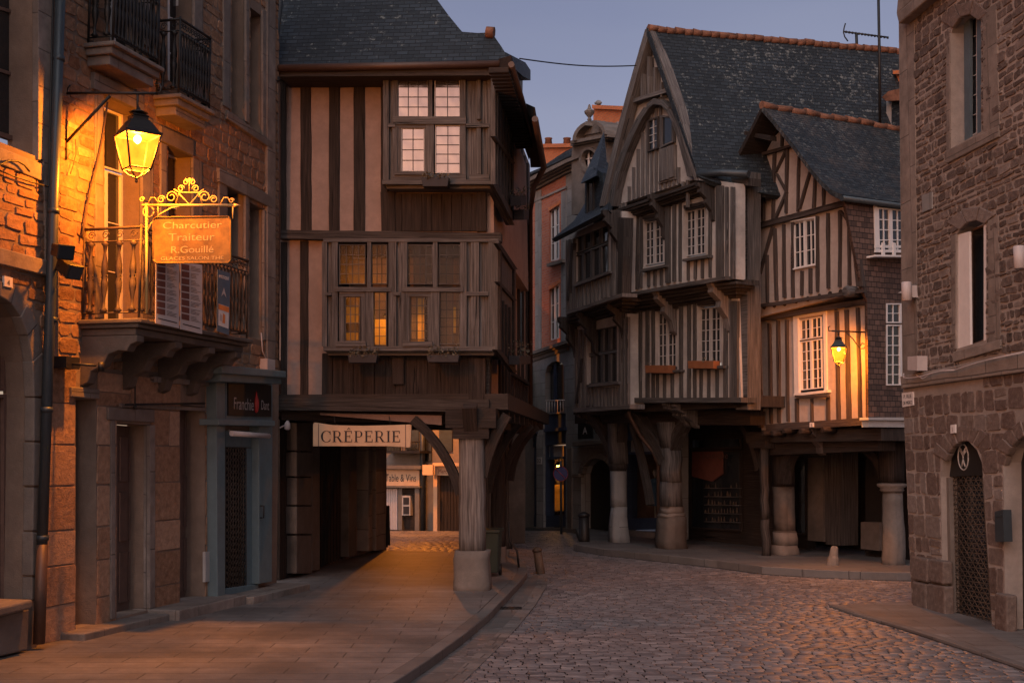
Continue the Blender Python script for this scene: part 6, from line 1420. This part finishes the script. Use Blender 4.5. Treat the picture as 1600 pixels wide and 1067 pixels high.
window(Pk, FP, [(1249, 500), (1283, 494), (1285, 606), (1251, 610)], G1 - .02, [(0, .5, 0, .29, 2, 2), (.5, 1, 0, .29, 2, 2), (0, .5, .31, 1, 2, 5), (.5, 1, .31, 1, 2, 5)], 'whitep', fw=1.7, bw=1.1, th=.05)
m = MB(); Q = [(1239, 497), (1290, 488)]
m.ext(FP, [(1239, 493), (1290, 484), (1290, 489), (1239, 498)], G1 + .03, G1 - .02); m.ext(FP, [(1239, 498), (1246, 497), (1248, 614), (1241, 616)], G1 + .028, G1 - .02, UPV); m.ext(FP, [(1286, 490), (1290, 489), (1292, 610), (1288, 612)], G1 + .028, G1 - .02, UPV); m.ext(FP, [(1240, 615), (1293, 609), (1293, 613), (1240, 619)], G1 + .08, G1 - .02)
m.build('window_surround', M['whitep'], Pk)
# slate hung side
pc = FP.pt(1352, 470, G2); F2 = Face((pc.x, pc.y, 0), dirdeg(29.5))
wl = [(1318, 306), (1470, 320), (1470, 662), (1357, 660), (1355, 470), (1347, 452)]
wall(Pk, F2, wl, [[(1366, 322), (1450, 330), (1450, 392), (1368, 394)], [(1385, 474), (1450, 474), (1450, 606), (1385, 604)]], 0, .1, .06, 'fishslate', name='slate_hung_wall')
window(Pk, F2, [(1366, 321), (1436, 328), (1436, 391), (1368, 394)], .02, [(0, .07, 0, 1, 1, 1), (.07, .37, .03, 1, 2, 4), (.37, .70, .03, 1, 2, 4)], 'whitep', fw=2.4, bw=1.4, th=.05)
window(Pk, F2, [(1385, 474), (1432, 474), (1432, 602), (1385, 602)], .01, [(0, .5, 0, .24, 2, 2), (0, .5, .26, 1, 2, 6), (.5, 1, 0, .24, 2, 2), (.5, 1, .26, 1, 2, 6)], 'whitep', fw=2, bw=1.2, th=.05)
m = MB(); m.ext(F2, [(1357, 657), (1450, 658), (1450, 668), (1357, 667)], .10, -.05); m.ext(F2, [(1357, 652), (1450, 652), (1450, 657), (1357, 656)], .15, -.05); m.build('ledge', M['offwhite'], Pk)
t = thing('flower_box', 'white wooden flower box on the upper window of the slate hung wall', 'flower box', F2.pt(1385, 398, .1)); m = MB()
for (x0, x1, y0, y1, dd) in ((1368, 1440, 383, 387, .14), (1368, 1440, 390, 394, .14), (1379, 1383, 379, 399, .17), (1396, 1400, 379, 399, .17), (1368, 1440, 398, 401, .20)): m.ext(F2, [(x0, y0), (x1, y0 + 1), (x1, y1 + 1), (x0, y1)], dd, dd - .03 if dd < .2 else -.0)
m.build('box', M['whitep'], t)
# bell-cast roof built by sweeping the eaves profile back along the ridge
RDp = dirdeg(29.5)
prof = [(1190, 166), (1206, 184), (1222, 204), (1240, 226), (1256, 248), (1270, 267), (1284, 283), (1298, 296), (1315, 304)]
GD = 1.05
pp = [FP.pt(x, y, GD) for x, y in prof]; m = MB(); BK = RDp * 7.5
for i in range(len(pp) - 1):
    nrm = BK.cross(pp[i + 1] - pp[i]).normalized(); nrm = nrm if nrm.z > 0 else -nrm
    base = 0
    a, b = pp[i], pp[i + 1]; s_ = sum((pp[k + 1] - pp[k]).length for k in range(i))
    bs = len(m.v); m.v += [a, b, b + BK, a + BK]; m.f.append([bs, bs + 1, bs + 2, bs + 3]); L_ = (b - a).length; m.uv.append([(0, -s_), (0, -s_ - L_), (7.5, -s_ - L_), (7.5, -s_)]); m.sm.append(True)
    m.poly([a, b, b - UPV * .10, a - UPV * .10], UPV)
    m.poly([a - UPV * .1, b - UPV * .1, b + BK - UPV * .1, a + BK - UPV * .1], RDp)
m.build('roof', M['slate_m'], Pk, weld=False)
m = MB(); profL = [(1190, 166), (1178, 190), (1163, 220), (1148, 248), (1139, 262)]; pl_ = [FP.pt(x, y, GD) for x, y in profL]
for i in range(len(pl_) - 1):
    a, b = pl_[i], pl_[i + 1]; m.prism([a, b, b + BK, a + BK], [p - UPV * .10 for p in (a, b, b + BK, a + BK)], RDp)
m.build('roof', M['oakbrown'], Pk)
m = MB(); n = 22; a0, b0 = pp[0] + UPV * .02, pp[0] + BK
for i in range(n):
    a, b = a0 + (b0 - a0) * (i / n), a0 + (b0 - a0) * ((i + 1.08) / n); m.tube([a + UPV * R.uniform(-.03, .02), b + UPV * R.uniform(-.02, .02)], .075, 8, .062)
m.build('ridge_tiles', M['tile'], Pk)
m = MB(); q0, q1 = pp[-1] - UPV * .06, pp[-1] + BK - UPV * .06; m.tube([q0, q1], .05, 8); m.build('gutter', M['zinc'], Pk)
m = MB(); m.beam(FP, 1163, 208, 1203, 216, 7, GD - .1, GD - .25); m.beam(FP, 1140, 262, 1160, 262, 6, GD - .15, GD - .3); m.beam(FP, 1185, 240, 1216, 196, 5, GD - .5, GD - .62); m.build('purlin', M['oakbrown'], Pk)
# ground floor of the pink house
m = MB(); m.ext(FP, [(1195, 691), (1372, 686), (1372, 704), (1195, 711)], .12, -.25); m.ext(FP, [(1195, 671), (1360, 664), (1360, 684), (1195, 690)], .15, -.2); m.build('beam', M['oakbrown'], Pk)
post(Pk, FP, 1216, 866, [(700, 15), (760, 14), (828, 13.5), (830, 15), (850, 16.5), (866, 20)], ['oakbrown', 'stonedark', 'stonedark', 'stone', 'stone'], n=14)
cc, pxc, zzc = post(Pk, FP, 1386, 882, [(690, 16), (752, 15), (754, 12), (770, 12), (882, 14.5)], ['oakbrown', 'oakbrown', 'stone', 'stone'], n=14, zg=.13)
m = MB(); z_ = zzc(768); m.lathe(V((cc.x, cc.y, z_)), [(.17, 0), (.21, .03), (.19, .06), (.25, .10), (.25, .14), (.20, .15)], 16); m.build('capital', M['stone'], Pk)
cq = FP.pt(1216, 760, -.1); zt = FP.z(1216, 705, 0)
m = MB(); curve_brace(m, V((cc.x, cc.y, zzc(748))) - FP.t * .14, V((cc.x, cc.y, zzc(715))) - FP.t * .2, V((cc.x, cc.y, zzc(700))) - FP.t * .62, .16, .2, FP.n); curve_brace(m, FP.pt(1226, 755, -.1), FP.pt(1228, 722, -.1), FP.pt(1240, 706, -.1), .16, .2, FP.n); m.build('brace', M['oakbrown'], Pk)
bracket(Pk, FP, 1282, 668, 712, .1, .34, 14, 'oakred')
m = MB(); m.ext(FP, [(1150, 648), (1178, 648), (1182, 664), (1150, 664)], .45, .1); m.ext(FP, [(1172, 686), (1196, 686), (1196, 700), (1172, 700)], .35, .0); curve_brace(m, FP.pt(1188, 735, .12), FP.pt(1183, 695, .12), FP.pt(1160, 662, .2), .12, .16, FP.n); m.build('bracket', M['oakbrown'], Pk)
post(Pk, FP, 1190, 868, [(690, 6), (810, 5.5), (868, 6)], ['oak', 'oak'], n=10, din=.1)
zc3 = FP.z(1280, 690, 0); m = MB(); cp = [FP.at(-.6, 0, .25), FP.at(3.2, 0, .25), FP.at(3.2, 0, -3), FP.at(-.6, 0, -3)]; m.prism([V((p.x, p.y, zc3)) for p in cp], [V((p.x, p.y, zc3 + .2)) for p in cp], FP.t); m.build('ceiling', M['soffit'], Pk)
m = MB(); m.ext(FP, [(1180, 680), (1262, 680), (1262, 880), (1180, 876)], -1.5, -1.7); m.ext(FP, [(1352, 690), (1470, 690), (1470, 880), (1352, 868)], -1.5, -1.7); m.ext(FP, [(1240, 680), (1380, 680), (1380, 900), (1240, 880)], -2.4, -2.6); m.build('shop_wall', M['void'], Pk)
each([[(1262, 690), (1286, 690), (1286, 846), (1262, 844)], [(1345, 815), (1374, 816), (1374, 860), (1345, 857)]], FP, -1.2, -1.6, 'stone_pier', 'stonedark', Pk)
m = MB(); m.ext(FP, [(1236, 702), (1286, 700), (1286, 714), (1236, 716)], -1.0, -1.4); m.ext(FP, [(1288, 705), (1314, 705), (1314, 852), (1290, 850)], -.9, -1.3, UPV); m.build('inner_post', M['oak'], Pk)
window(Pk, FP, [(1230, 716), (1260, 716), (1260, 836), (1230, 834)], -1.42, [(0, 1, 0, 1, 1, 1)], 'oakbrown', fw=2.5, th=.05, name='shop_window')
t = thing('number_plate', 'tiny white number plate on the lamp-lit beam of the pink house', 'number plate', FP.pt(1268, 667, G1 + .13)); m = MB(); m.ext(FP, [(1265, 660), (1271, 660), (1271, 667), (1265, 667)], G1 + .125, G1 + .1); bo = m.build('plate', M['whitep'], t); text('6', FP, 1268, 666, G1 + .127, 5, 'ink', bo)
# the lit lantern
pb = FP.pt(1353, 520, G1 + .08)
def PL(x, y): return C0 + ray(x, y) * ((pb - C0).dot(FE.n) / ray(x, y).dot(FE.n))
# the bracket leaves the corner towards the street, square to the facade
def PLp(x, y):
    r = ray(x, y); k = (pb - C0).dot(FP.t) / r.dot(FP.t); return C0 + r * k
def br2(m):
    m.tube([PLp(1353, 519), PLp(1300, 517)], .014, 6); m.tube([PLp(1353, 512), PLp(1353, 547)], .013, 6); m.tube([PLp(x, y) for x, y in [(1300, 517), (1295, 517), (1294, 511), (1297, 510)]], .009, 5)
    m.tube([PLp(x, y) for x, y in [(1323, 520), (1333, 530), (1340, 540), (1345, 545), (1351, 544), (1352, 538), (1347, 536), (1345, 540)]], .009, 5); m.tube([PLp(1310, 518), PLp(1310, 524)], .012, 5)
tp = PLp(1310.5, 543)
lantern('small lit street lantern bracketed to the corner of the pink timbered house', tp, 12.2 * (tp - C0).length / FPX, 330, None, br2, turn=.5)
# ================================================================== right stone building
Rb = thing('stone_house', 'tall brown stone building with an arched doorway at the right edge', 'house', FR.at(0, 0), FR.ang())
rw1 = [(1486, 232), (1486, 52), (1492, 38), (1503, 26), (1518, 20), (1533, 22), (1533, 206)]
rw2 = [(1495, 545), (1495, 366), (1503, 354), (1518, 346), (1532, 345), (1541, 350), (1541, 531)]
wall(Rb, FR, [(1404, 20), (1900, -420), (1900, 480), (1410, 590)], [rw1, rw2], 0, .20, .6, 'mortar_r')
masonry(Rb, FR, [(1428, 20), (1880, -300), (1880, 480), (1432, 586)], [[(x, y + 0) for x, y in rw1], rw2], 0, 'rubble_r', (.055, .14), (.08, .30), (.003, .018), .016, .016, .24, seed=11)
da = [(1474, 968), (1470, 745), (1474, 715), (1484, 696), (1498, 687), (1512, 688), (1526, 702), (1534, 722), (1536, 745), (1551, 990)]
ar = [(1571, 1000), (1568, 722), (1573, 700), (1584, 684), (1600, 676), (1640, 676), (1700, 720), (1720, 1030)]
wall(Rb, FR, [(1410, 590), (1900, 480), (1900, 1090), (1425, 948)], [da, ar], .012, .24, .6, 'mortar_r', name='ground_floor_wall')
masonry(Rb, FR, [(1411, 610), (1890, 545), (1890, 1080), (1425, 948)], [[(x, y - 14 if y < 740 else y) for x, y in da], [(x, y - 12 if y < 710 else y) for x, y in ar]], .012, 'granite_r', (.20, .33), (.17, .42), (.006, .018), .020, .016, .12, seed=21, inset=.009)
m = MB(); m.ext(FR, [(1406, 588), (1900, 492), (1900, 540), (1408, 607)], .07, -.1); m.build('string_course', M['ashlar'], Rb, bevel=.012)
m = MB()
m.ext(FR, [(1404, 20), (1428, 10), (1434, 590), (1410, 596)], .018, -.5, UPV)
# dressed window surrounds
m.ext(FR, [(1478, 250), (1478, 50), (1484, 52), (1484, 250)], .015, -.1, UPV); m.ext(FR, [(1535, 18), (1556, 5), (1562, 215), (1536, 226)], .015, -.1, UPV); m.ext(FR, [(1478, 236), (1560, 196), (1560, 214), (1478, 256)], .03, -.1)
m.ext(FR, [(1485, 370), (1493, 366), (1493, 546), (1486, 549)], .015, -.1, UPV); m.ext(FR, [(1543, 345), (1560, 336), (1563, 530), (1544, 536)], .015, -.1, UPV); m.ext(FR, [(1488, 550), (1562, 530), (1562, 545), (1488, 566)], .04, -.1)
m.build('dressed_stone', M['trim'], Rb, bevel=.008)
m = MB()
def voussoirs(m, F, cx, cy, rx, ry, w_, a0, a1, n, d1, tilt=0):
    for i in range(n):
        A_, B_ = math.radians(a0 + (a1 - a0) * i / n + .8), math.radians(a0 + (a1 - a0) * (i + 1) / n - .8)
        e = lambda a, k: (cx + (rx + k) * math.cos(a), cy - (ry + k) * math.sin(a) - tilt * math.cos(a))
        m.ext(F, [e(A_, w_ + R.uniform(-2, 2)), e(B_, w_ + R.uniform(-2, 2)), e(B_, 1), e(A_, 1)], d1 + .012 * (i % 2), -.05)
for va in ((1505, 745, 32, 55, 26, 35, 150, 8), (1509, 60, 24, 36, 22, 40, 150, 3), (1519, 368, 23, 22, 24, 40, 150, 3), (1612, 740, 44, 62, 24, 60, 165, 7)): m = MB(); voussoirs(m, FR, *va, .02, 4); m.build('arch_stones', M['granite_r'], Rb, bevel=.012)
m = MB(); 
for i, (x0, x1, y0, y1) in enumerate([(1424, 1448, 868, 905), (1450, 1473, 872, 908), (1425, 1446, 907, 953), (1448, 1475, 911, 962), (1553, 1572, 925, 990)]): m.ext(FR, [(x0, y0), (x1, y0 + 5), (x1, y1 + 5), (x0, y1)], .09, -.05)
m.build('corner_stones', M['granite_r'], Rb, bevel=.025)
m = MB(); m.ext(FR, [(1400, 22), (1900, -430), (1900, -390), (1404, 38)], .16, -.4); m.ext(FR, [(1402, 0), (1800, -380), (1900, -430), (1400, 24)], .10, -.4); m.build('cornice', M['trim'], Rb, bevel=.02)
# windows
window(Rb, FR, [(1504, 24), (1534, 14), (1534, 204), (1504, 222)], -.16, [(.36, 1, .03, 1, 2, 6)], 'offwhite', fw=2, bw=1.3, th=.04)
m = MB(); m.ext(FR, [(1506, 34), (1515, 28), (1515, 216), (1507, 221)], -.12, -.16, UPV); m.ext(FR, [(1526, 24), (1533, 22), (1533, 206), (1527, 210)], -.11, -.15, UPV); m.build('shutter', M['shut'], Rb)
m = MB(); m.ext(FR, [(1496, 367), (1514, 362), (1516, 542), (1497, 545)], -.02, -.05, UPV); m.build('shutter', M['whitep'], Rb, label='pale shutter folded back in the lower window')
window(Rb, FR, [(1514, 360), (1541, 350), (1541, 532), (1515, 541)], -.16, [(0, 1, 0, 1, 1, 1)], 'brownp', fw=3, th=.04)
m = MB(); m.ext(FR, [(1537, 352), (1541, 351), (1541, 532), (1537, 534)], -.01, -.16, UPV); m.build('frame_edge', M['whitep'], Rb)
# arched door: black lunette, lattice gate
m = MB(); m.ext(FR, [(1470, 745), (1474, 715), (1484, 696), (1498, 687), (1512, 688), (1526, 702), (1534, 722), (1536, 742)], -.10, -.14); lu = m.build('lunette', M['black'], Rb)
m = MB(); c = FR.pt(1505, 714, -.095); ex, ey = (FR.pt(1513, 714, -.095) - c).length, (FR.pt(1505, 694, -.095) - c).length
m.tube([c + FR.t * (ex * math.cos(a)) + UPV * (ey * math.sin(a)) for a in (2 * math.pi * i / 24 for i in range(25))], .009, 5)
for pth in ([(-.6, .5), (0, .1), (.6, .5)], [(-.5, .7), (0, .25), (.5, .7)], [(0, .2), (0, -.2)], [(0, -.2), (-.35, -.75)], [(0, -.2), (.35, -.75)], [(-.3, .5), (-.15, .35)], [(.3, .5), (.15, .35)]): m.tube([c + FR.t * (ex * a) + UPV * (ey * b) for a, b in pth], .011, 5)
m.build('emblem', M['offwhite'], lu)
text('LA', FR, 1503, 692, -.095, 4, 'offwhite', lu, 7)
m = MB(); m.ext(FR, [(1473, 746), (1482, 746), (1488, 968), (1477, 966)], -.06, -.12, UPV); m.build('door_jamb', M['stone'], Rb)
q = [(1482, 744), (1536, 742), (1551, 974), (1489, 962)]; P = lambda s, t, d=-.12: FR.pt(*bil(q, s, t), d)
m = MB(); nx, ny = 7, 30
for j in range(ny + 1): m.tube([P(0, j / ny), P(1, j / ny)], .0055, 4)
for j in range(ny):
    for i in range(nx):
        a, b = (i + .5 * (j % 2)) / nx, min(1, (i + .5 * (j % 2) + .5) / nx)
        if b > 1: continue
        m.tube([P(a, j / ny), P(b, (j + 1) / ny)], .0055, 4); m.tube([P(min(1, b + .5 / nx), j / ny), P(b, (j + 1) / ny)], .0055, 4)
m.tube([P(0, 0), P(0, 1)], .015, 5); m.tube([P(1, 0), P(1, 1)], .015, 5); m.build('lattice_gate', M['rustiron'], Rb)
m = MB(); m.prism([P(0, 1), P(1, 1), P(1, 1.05), P(0, 1.05)], [P(0, 1, -.2), P(1, 1, -.2), P(1, 1.05, -.2), P(0, 1.05, -.2)]); m.build('threshold', M['zinc'], Rb)
m = MB(); m.poly([P(-.1, -.1, -.2), P(1.1, -.1, -.2), P(1.1, 1.1, -.2), P(-.1, 1.1, -.2)]); m.build('pane', M['glass'], Rb)
m = MB(); m.poly([FR.pt(x, y, -.2) for x, y in [(1560, 660), (1760, 660), (1760, 1040), (1560, 1000)]]); m.build('door', M['black'], Rb)
# fittings on the right building
def single(mb, mat, name, label, cat, group=None): props(mb.build(name, M[mat]), label, cat, group)
for (x, y, lab) in ((1417, 470, 'grey cylinder wall light near the left corner of the right stone building'), (1594, 420, 'grey cylinder wall light beside the pale shutter window at the right edge')):
    t = thing('wall_light', lab, 'wall light', FR.pt(x, y, .1), 0, 'cylinder wall lights'); c = FR.pt(x, y, .16); m = MB(); m.lathe(c, [(.055, 0), (.065, .005), (.065, .245), (.055, .25)], 16); m.build('cylinder', M['greyp'], t)
    m = MB(); m.box(FR.pt(x + 9, y - 14, .05), FR.t * .06, UPV * .08, FR.n * .05); m.build('mount', M['greyp'], t)
m = MB(); m.ext(FR, [(1418, 557), (1433, 556), (1433, 579), (1418, 578)], .16, .02); m.tube([FR.pt(x, y, .12) for x, y in [(1412, 583), (1412, 590), (1420, 591), (1440, 588), (1452, 584), (1470, 580), (1490, 579), (1510, 572), (1530, 566), (1545, 562), (1600, 550)]], .008, 5); m.tube([FR.pt(x, y, .12) for x, y in [(1432, 586), (1442, 592), (1455, 583), (1475, 578), (1492, 578)]], .007, 5); single(m, 'greyp', 'electrical_box', 'pale box with a trailing white cable on the right building ledge', 'electrical box')
m = MB(); m.ext(FR, [(1554, 799), (1567, 796), (1569, 846), (1555, 846)], .10, .0); m.ext(FR, [(1557, 803), (1565, 801), (1565, 806), (1557, 808)], .106, .10); single(m, 'zinc', 'letter_box', 'slim blue grey letter box between the two right archways', 'letter box')
t = thing('street_plate', 'white street name plate at the left corner of the right building', 'street sign', FR.pt(1418, 636, .03)); m = MB(); m.ext(FR, [(1409, 614), (1426, 612), (1427, 633), (1410, 636)], .035, .015); bo = m.build('plate', M['whitep'], t); text('P. RUE', FR, 1418, 622, .037, 6, 'ink', bo, 12); text('DE MERCI', FR, 1418, 632, .037, 6, 'ink', bo, 14)
t = thing('number_plate', 'white plate with number 1 over the latticed right doorway', 'number plate', FR.pt(1488, 676, .05)); m = MB(); m.ext(FR, [(1485, 664), (1491.5, 663), (1491.5, 676), (1485, 677)], .055, .03); bo = m.build('plate', M['whitep'], t); text('1', FR, 1488, 674, .057, 7, 'ink', bo)
m = MB(); m.ext(FR, [(1440, 306), (1456, 300), (1456, 326), (1441, 332)], .02, -.05); m.build('plaque', M['stonegrey'], Rb)
# ================================================================== houses seen through the creperie arcade
Ah = thing('shop_building', 'lamp-lit shop with a lettered fascia seen through the arcade, left', 'shop', FA.at(-3, 0), FA.ang())
m = MB(); m.ext(FA, [(480, 560), (657, 560), (657, 838), (480, 836)], -.2, -4); m.build('wall', M['cream'], Ah)
m = MB(); m.ext(FA, [(540, 733), (655, 734), (655, 759), (540, 758)], .0, -.25); fs = m.build('fascia', M['signcream'], Ah); text('Table & Vins', FA, 626, 752, .005, 12, 'ink', fs, 48)
m = MB(); m.ext(FA, [(540, 726), (657, 727), (657, 733), (540, 732)], .14, -.25); m.ext(FA, [(540, 758.5), (656, 759.5), (656, 762), (540, 761)], .08, -.25); m.ext(FA, [(648, 762.5), (655, 762.5), (655, 836), (648, 836)], .02, -.25, UPV); m.ext(FA, [(622, 762.5), (628, 762.5), (628, 834), (622, 834)], .0, -.25, UPV); m.build('shop_frame', M['cream'], Ah)
m = MB()
for i in range(7): m.ext(FA, [(596 + i * 3.6, 763), (599.2 + i * 3.6, 763), (599.2 + i * 3.6, 832), (596 + i * 3.6, 832)], -.08, -.2, UPV)
m.build('shutter', M['greyp'], Ah); m = MB(); m.ext(FA, [(628.5, 763), (647.5, 763), (647.5, 834), (628.5, 834)], -.12, -.2); d_ = m.build('door', M['oakbrown'], Ah)
m = MB(); m.ext(FA, [(628, 774), (641, 774), (641, 805), (628, 805)], .0, -.12); pb_ = m.build('notice_board', M['offwhite'], d_); m = MB(); m.ext(FA, [(630, 777), (639, 777), (639, 788), (630, 788)], .01, .001); m.ext(FA, [(630, 791), (639, 791), (639, 803), (630, 803)], .01, .001); m.build('poster', M['ink'], pb_)
m = MB(); 
for (x, y, w_, h) in ((612, 672, 26, 32), (644, 672, 20, 30)): m = MB(); m.ext(FA, [(x - w_ / 2, y), (x + w_ / 2, y), (x + w_ / 2, y + h), (x - w_ / 2, y + h)], -.15, -.25); m.build('window', M['glass'], Ah); m = MB()
for i in range(22): m.tube([FA.pt(600 + i * 2.4, 690, .25), FA.pt(600 + i * 2.4, 704, .25)], .008, 4)
m.tube([FA.pt(598, 690, .25), FA.pt(656, 690, .25)], .014, 4); m.ext(FA, [(598, 704), (656, 704), (656, 708), (598, 708)], .3, -.2); m.build('balcony', M['iron'], Ah)
Ah2 = thing('shop_building', 'lamp-lit shop with a dark wooden door seen through the arcade, right', 'shop', FA.at(1, 0), FA.ang())
m = MB(); m.ext(FA, [(657.5, 560), (760, 560), (760, 842), (657.5, 838)], -.25, -4); m.build('wall', M['cream'], Ah2)
m = MB(); m.ext(FA, [(660, 726), (676, 726), (676, 742), (660, 742)], .35, .30); m.build('projecting_sign', M['signcream'], Ah2)
m = MB(); m.ext(FA, [(677, 728), (760, 730), (760, 744), (677, 742)], .1, -.3); m.ext(FA, [(676, 723), (760, 724), (760, 729.5), (676, 727.5)], .22, -.3); m.ext(FA, [(677, 742.5), (683, 742.5), (683, 836), (677, 836)], .05, -.3, UPV); fs = m.build('fascia', M['signcream'], Ah2); text('Mercerie', FA, 697, 740, .105, 8, 'menured', fs, 24)
m = MB()
for i in range(8): m.ext(FA, [(684 + i * 5, 744), (688.4 + i * 5, 744), (688.4 + i * 5, 837), (684 + i * 5, 836)], -.1, -.25, UPV)
m.build('door', M['oakbrown'], Ah2)
each([[(664, 655), (674, 655), (674, 720), (664, 720)], [(686, 655), (706, 655), (706, 705), (686, 705)]], FA, -.2, -.3, 'window', 'glass', Ah2)
t = thing('downpipe', 'dark downpipe between the two lamp-lit shops behind the arcade', 'downpipe', FA.pt(660, 836, .1)); m = MB(); m.tube([FA.pt(660, 600, -.1), FA.pt(660, 836, -.1)], .07, 8); m.build('pipe', M['zinc'], t)
# lantern on the back corner of the creperie, lighting that street
pz = FA.pt(650, 606, 1.1)
def br3(m):
    m.tube([pz + UPV * .42 - FA.n * 1.1, pz + UPV * .42 + FA.n * .1], .014, 6); m.tube([pz + UPV * .42, pz + UPV * .2], .012, 5); m.tube([pz - FA.n * 1.09 + UPV * .6, pz - FA.n * 1.09 - UPV * .2], .012, 5)
    m.tube([pz - FA.n * 1.09 - UPV * .1, pz - FA.n * .35 + UPV * .41], .01, 5)
lantern('lit street lantern on the shop front behind the timbered arcade house', pz, .17, 700, None, br3)
# ================================================================== street things
def bollard(xb, yb, xt, yt, wpx, lab, mat='rustiron', head=True, group='bollards', z=0.0):
    g = gp(xb, yb, z); px = (g - C0).length / FPX; Fz = Face(g, (1, 0, 0)); tp_ = Fz.pt(xt, yt); ax = (tp_ - g).normalized(); L = (tp_ - g).length
    side = V((1, 0, 0)); side = (side - ax * ax.dot(side)).normalized(); w_ = wpx * px / 2
    t = thing('bollard', lab, 'bollard', g, 0, group); m = MB()
    m.lathe(g - ax * .05, [(w_ * .9, 0), (w_, .1), (w_ * .92, L * .86)], 12, side, ax); m.build('shaft', M[mat], t)
    m = MB(); m.lathe(g + ax * (L * .86 - .05), [(w_ * .92, 0), (w_ * 1.12, .02), (w_ * 1.12, L * .08), (w_ * .7, L * .14), (w_ * .2, L * .17)] if head else [(w_ * .92, 0), (w_ * .6, L * .16)], 12, side, ax); m.build('head', M[mat], t)
bollard(845, 897, 838, 851, 14, 'dark bollard leaning left at the tip of the left kerb'); bollard(913, 846, 912, 797, 17, 'upright thick dark bollard at the tip of the right arcade pavement', 'iron', z=.13)
bollard(797, 856, 793, 824, 8, 'slim dark bollard half hidden behind the arcade side pillars', 'iron')
g = gp(1300, 892, .03); t = thing('guard_stone', 'leaning pale granite guard stone at the right arcade kerb', 'guard stone', g); px = (g - C0).length / FPX
m = MB(); ax = V((.16, .12, 1)).normalized(); si = V((1, 0, -.16)).normalized(); m.lathe(g - ax * .04, [(11 * px, 0), (10 * px, .1), (8.6 * px, 22 * px), (7 * px, 26 * px), (5.8 * px, 38 * px), (4 * px, 41 * px)], 9, si, ax, smooth=False); m.build('stone', M['stone'], t, bevel=.012)
# black chain hanging by the side pillars
m = MB(); gg = gp(806, 888, .1); m.tube([gg + V((-.12, 0, .78)), gg + V((-.1, .05, .45)), gg + V((.02, 0, .3)), gg + V((.05, 0, .02))], .02, 6); props(m.build('chain', M['iron']), 'dark bent iron rail at the outer foot of the arcade side pillars', 'rail')
# wheelie bin
g = gp(766, 901, .1); t = thing('wheelie_bin', 'dark green wheelie bin tucked behind the front arcade pillar', 'bin', g, 0); px = (g - C0).length / FPX
Z1 = .98 * 0.76; hw = 14 * px; m = MB(); ax_ = FE.t; ay_ = -FE.n; b0 = [g + ax_ * a * hw * .8 + ay_ * (b * .2 + .2) + UPV * .06 for a, b in ((-1, -1), (1, -1), (1, 1), (-1, 1))]; b1 = [g + ax_ * a * hw + ay_ * (b * .26 + .2) + UPV * (Z1 - .06) for a, b in ((-1, -1), (1, -1), (1, 1), (-1, 1))]
m.prism(b1, b0, UPV); m.build('body', M['green'], t, bevel=.015)
m = MB(); l0 = [p + UPV * .0 + (p - g - ay_ * .2 - UPV * (Z1 - .06)) * .12 for p in b1]; l1 = [p + UPV * .045 for p in l0]; m.prism(l1, l0); m.tube([l0[2] + UPV * .03 + ay_ * .05, l0[3] + UPV * .03 + ay_ * .05], .02, 6); m.build('lid', M['green'], t, bevel=.012)
for s_ in (-1, 1): m = MB(); m.lathe(g + ax_ * (s_ * hw * .85) + ay_ * .34 + UPV * .09, [(.02, -.025), (.09, -.02), (.09, .02), (.02, .025)], 14, UPV, ax_); m.build('wheel', M['iron'], t)
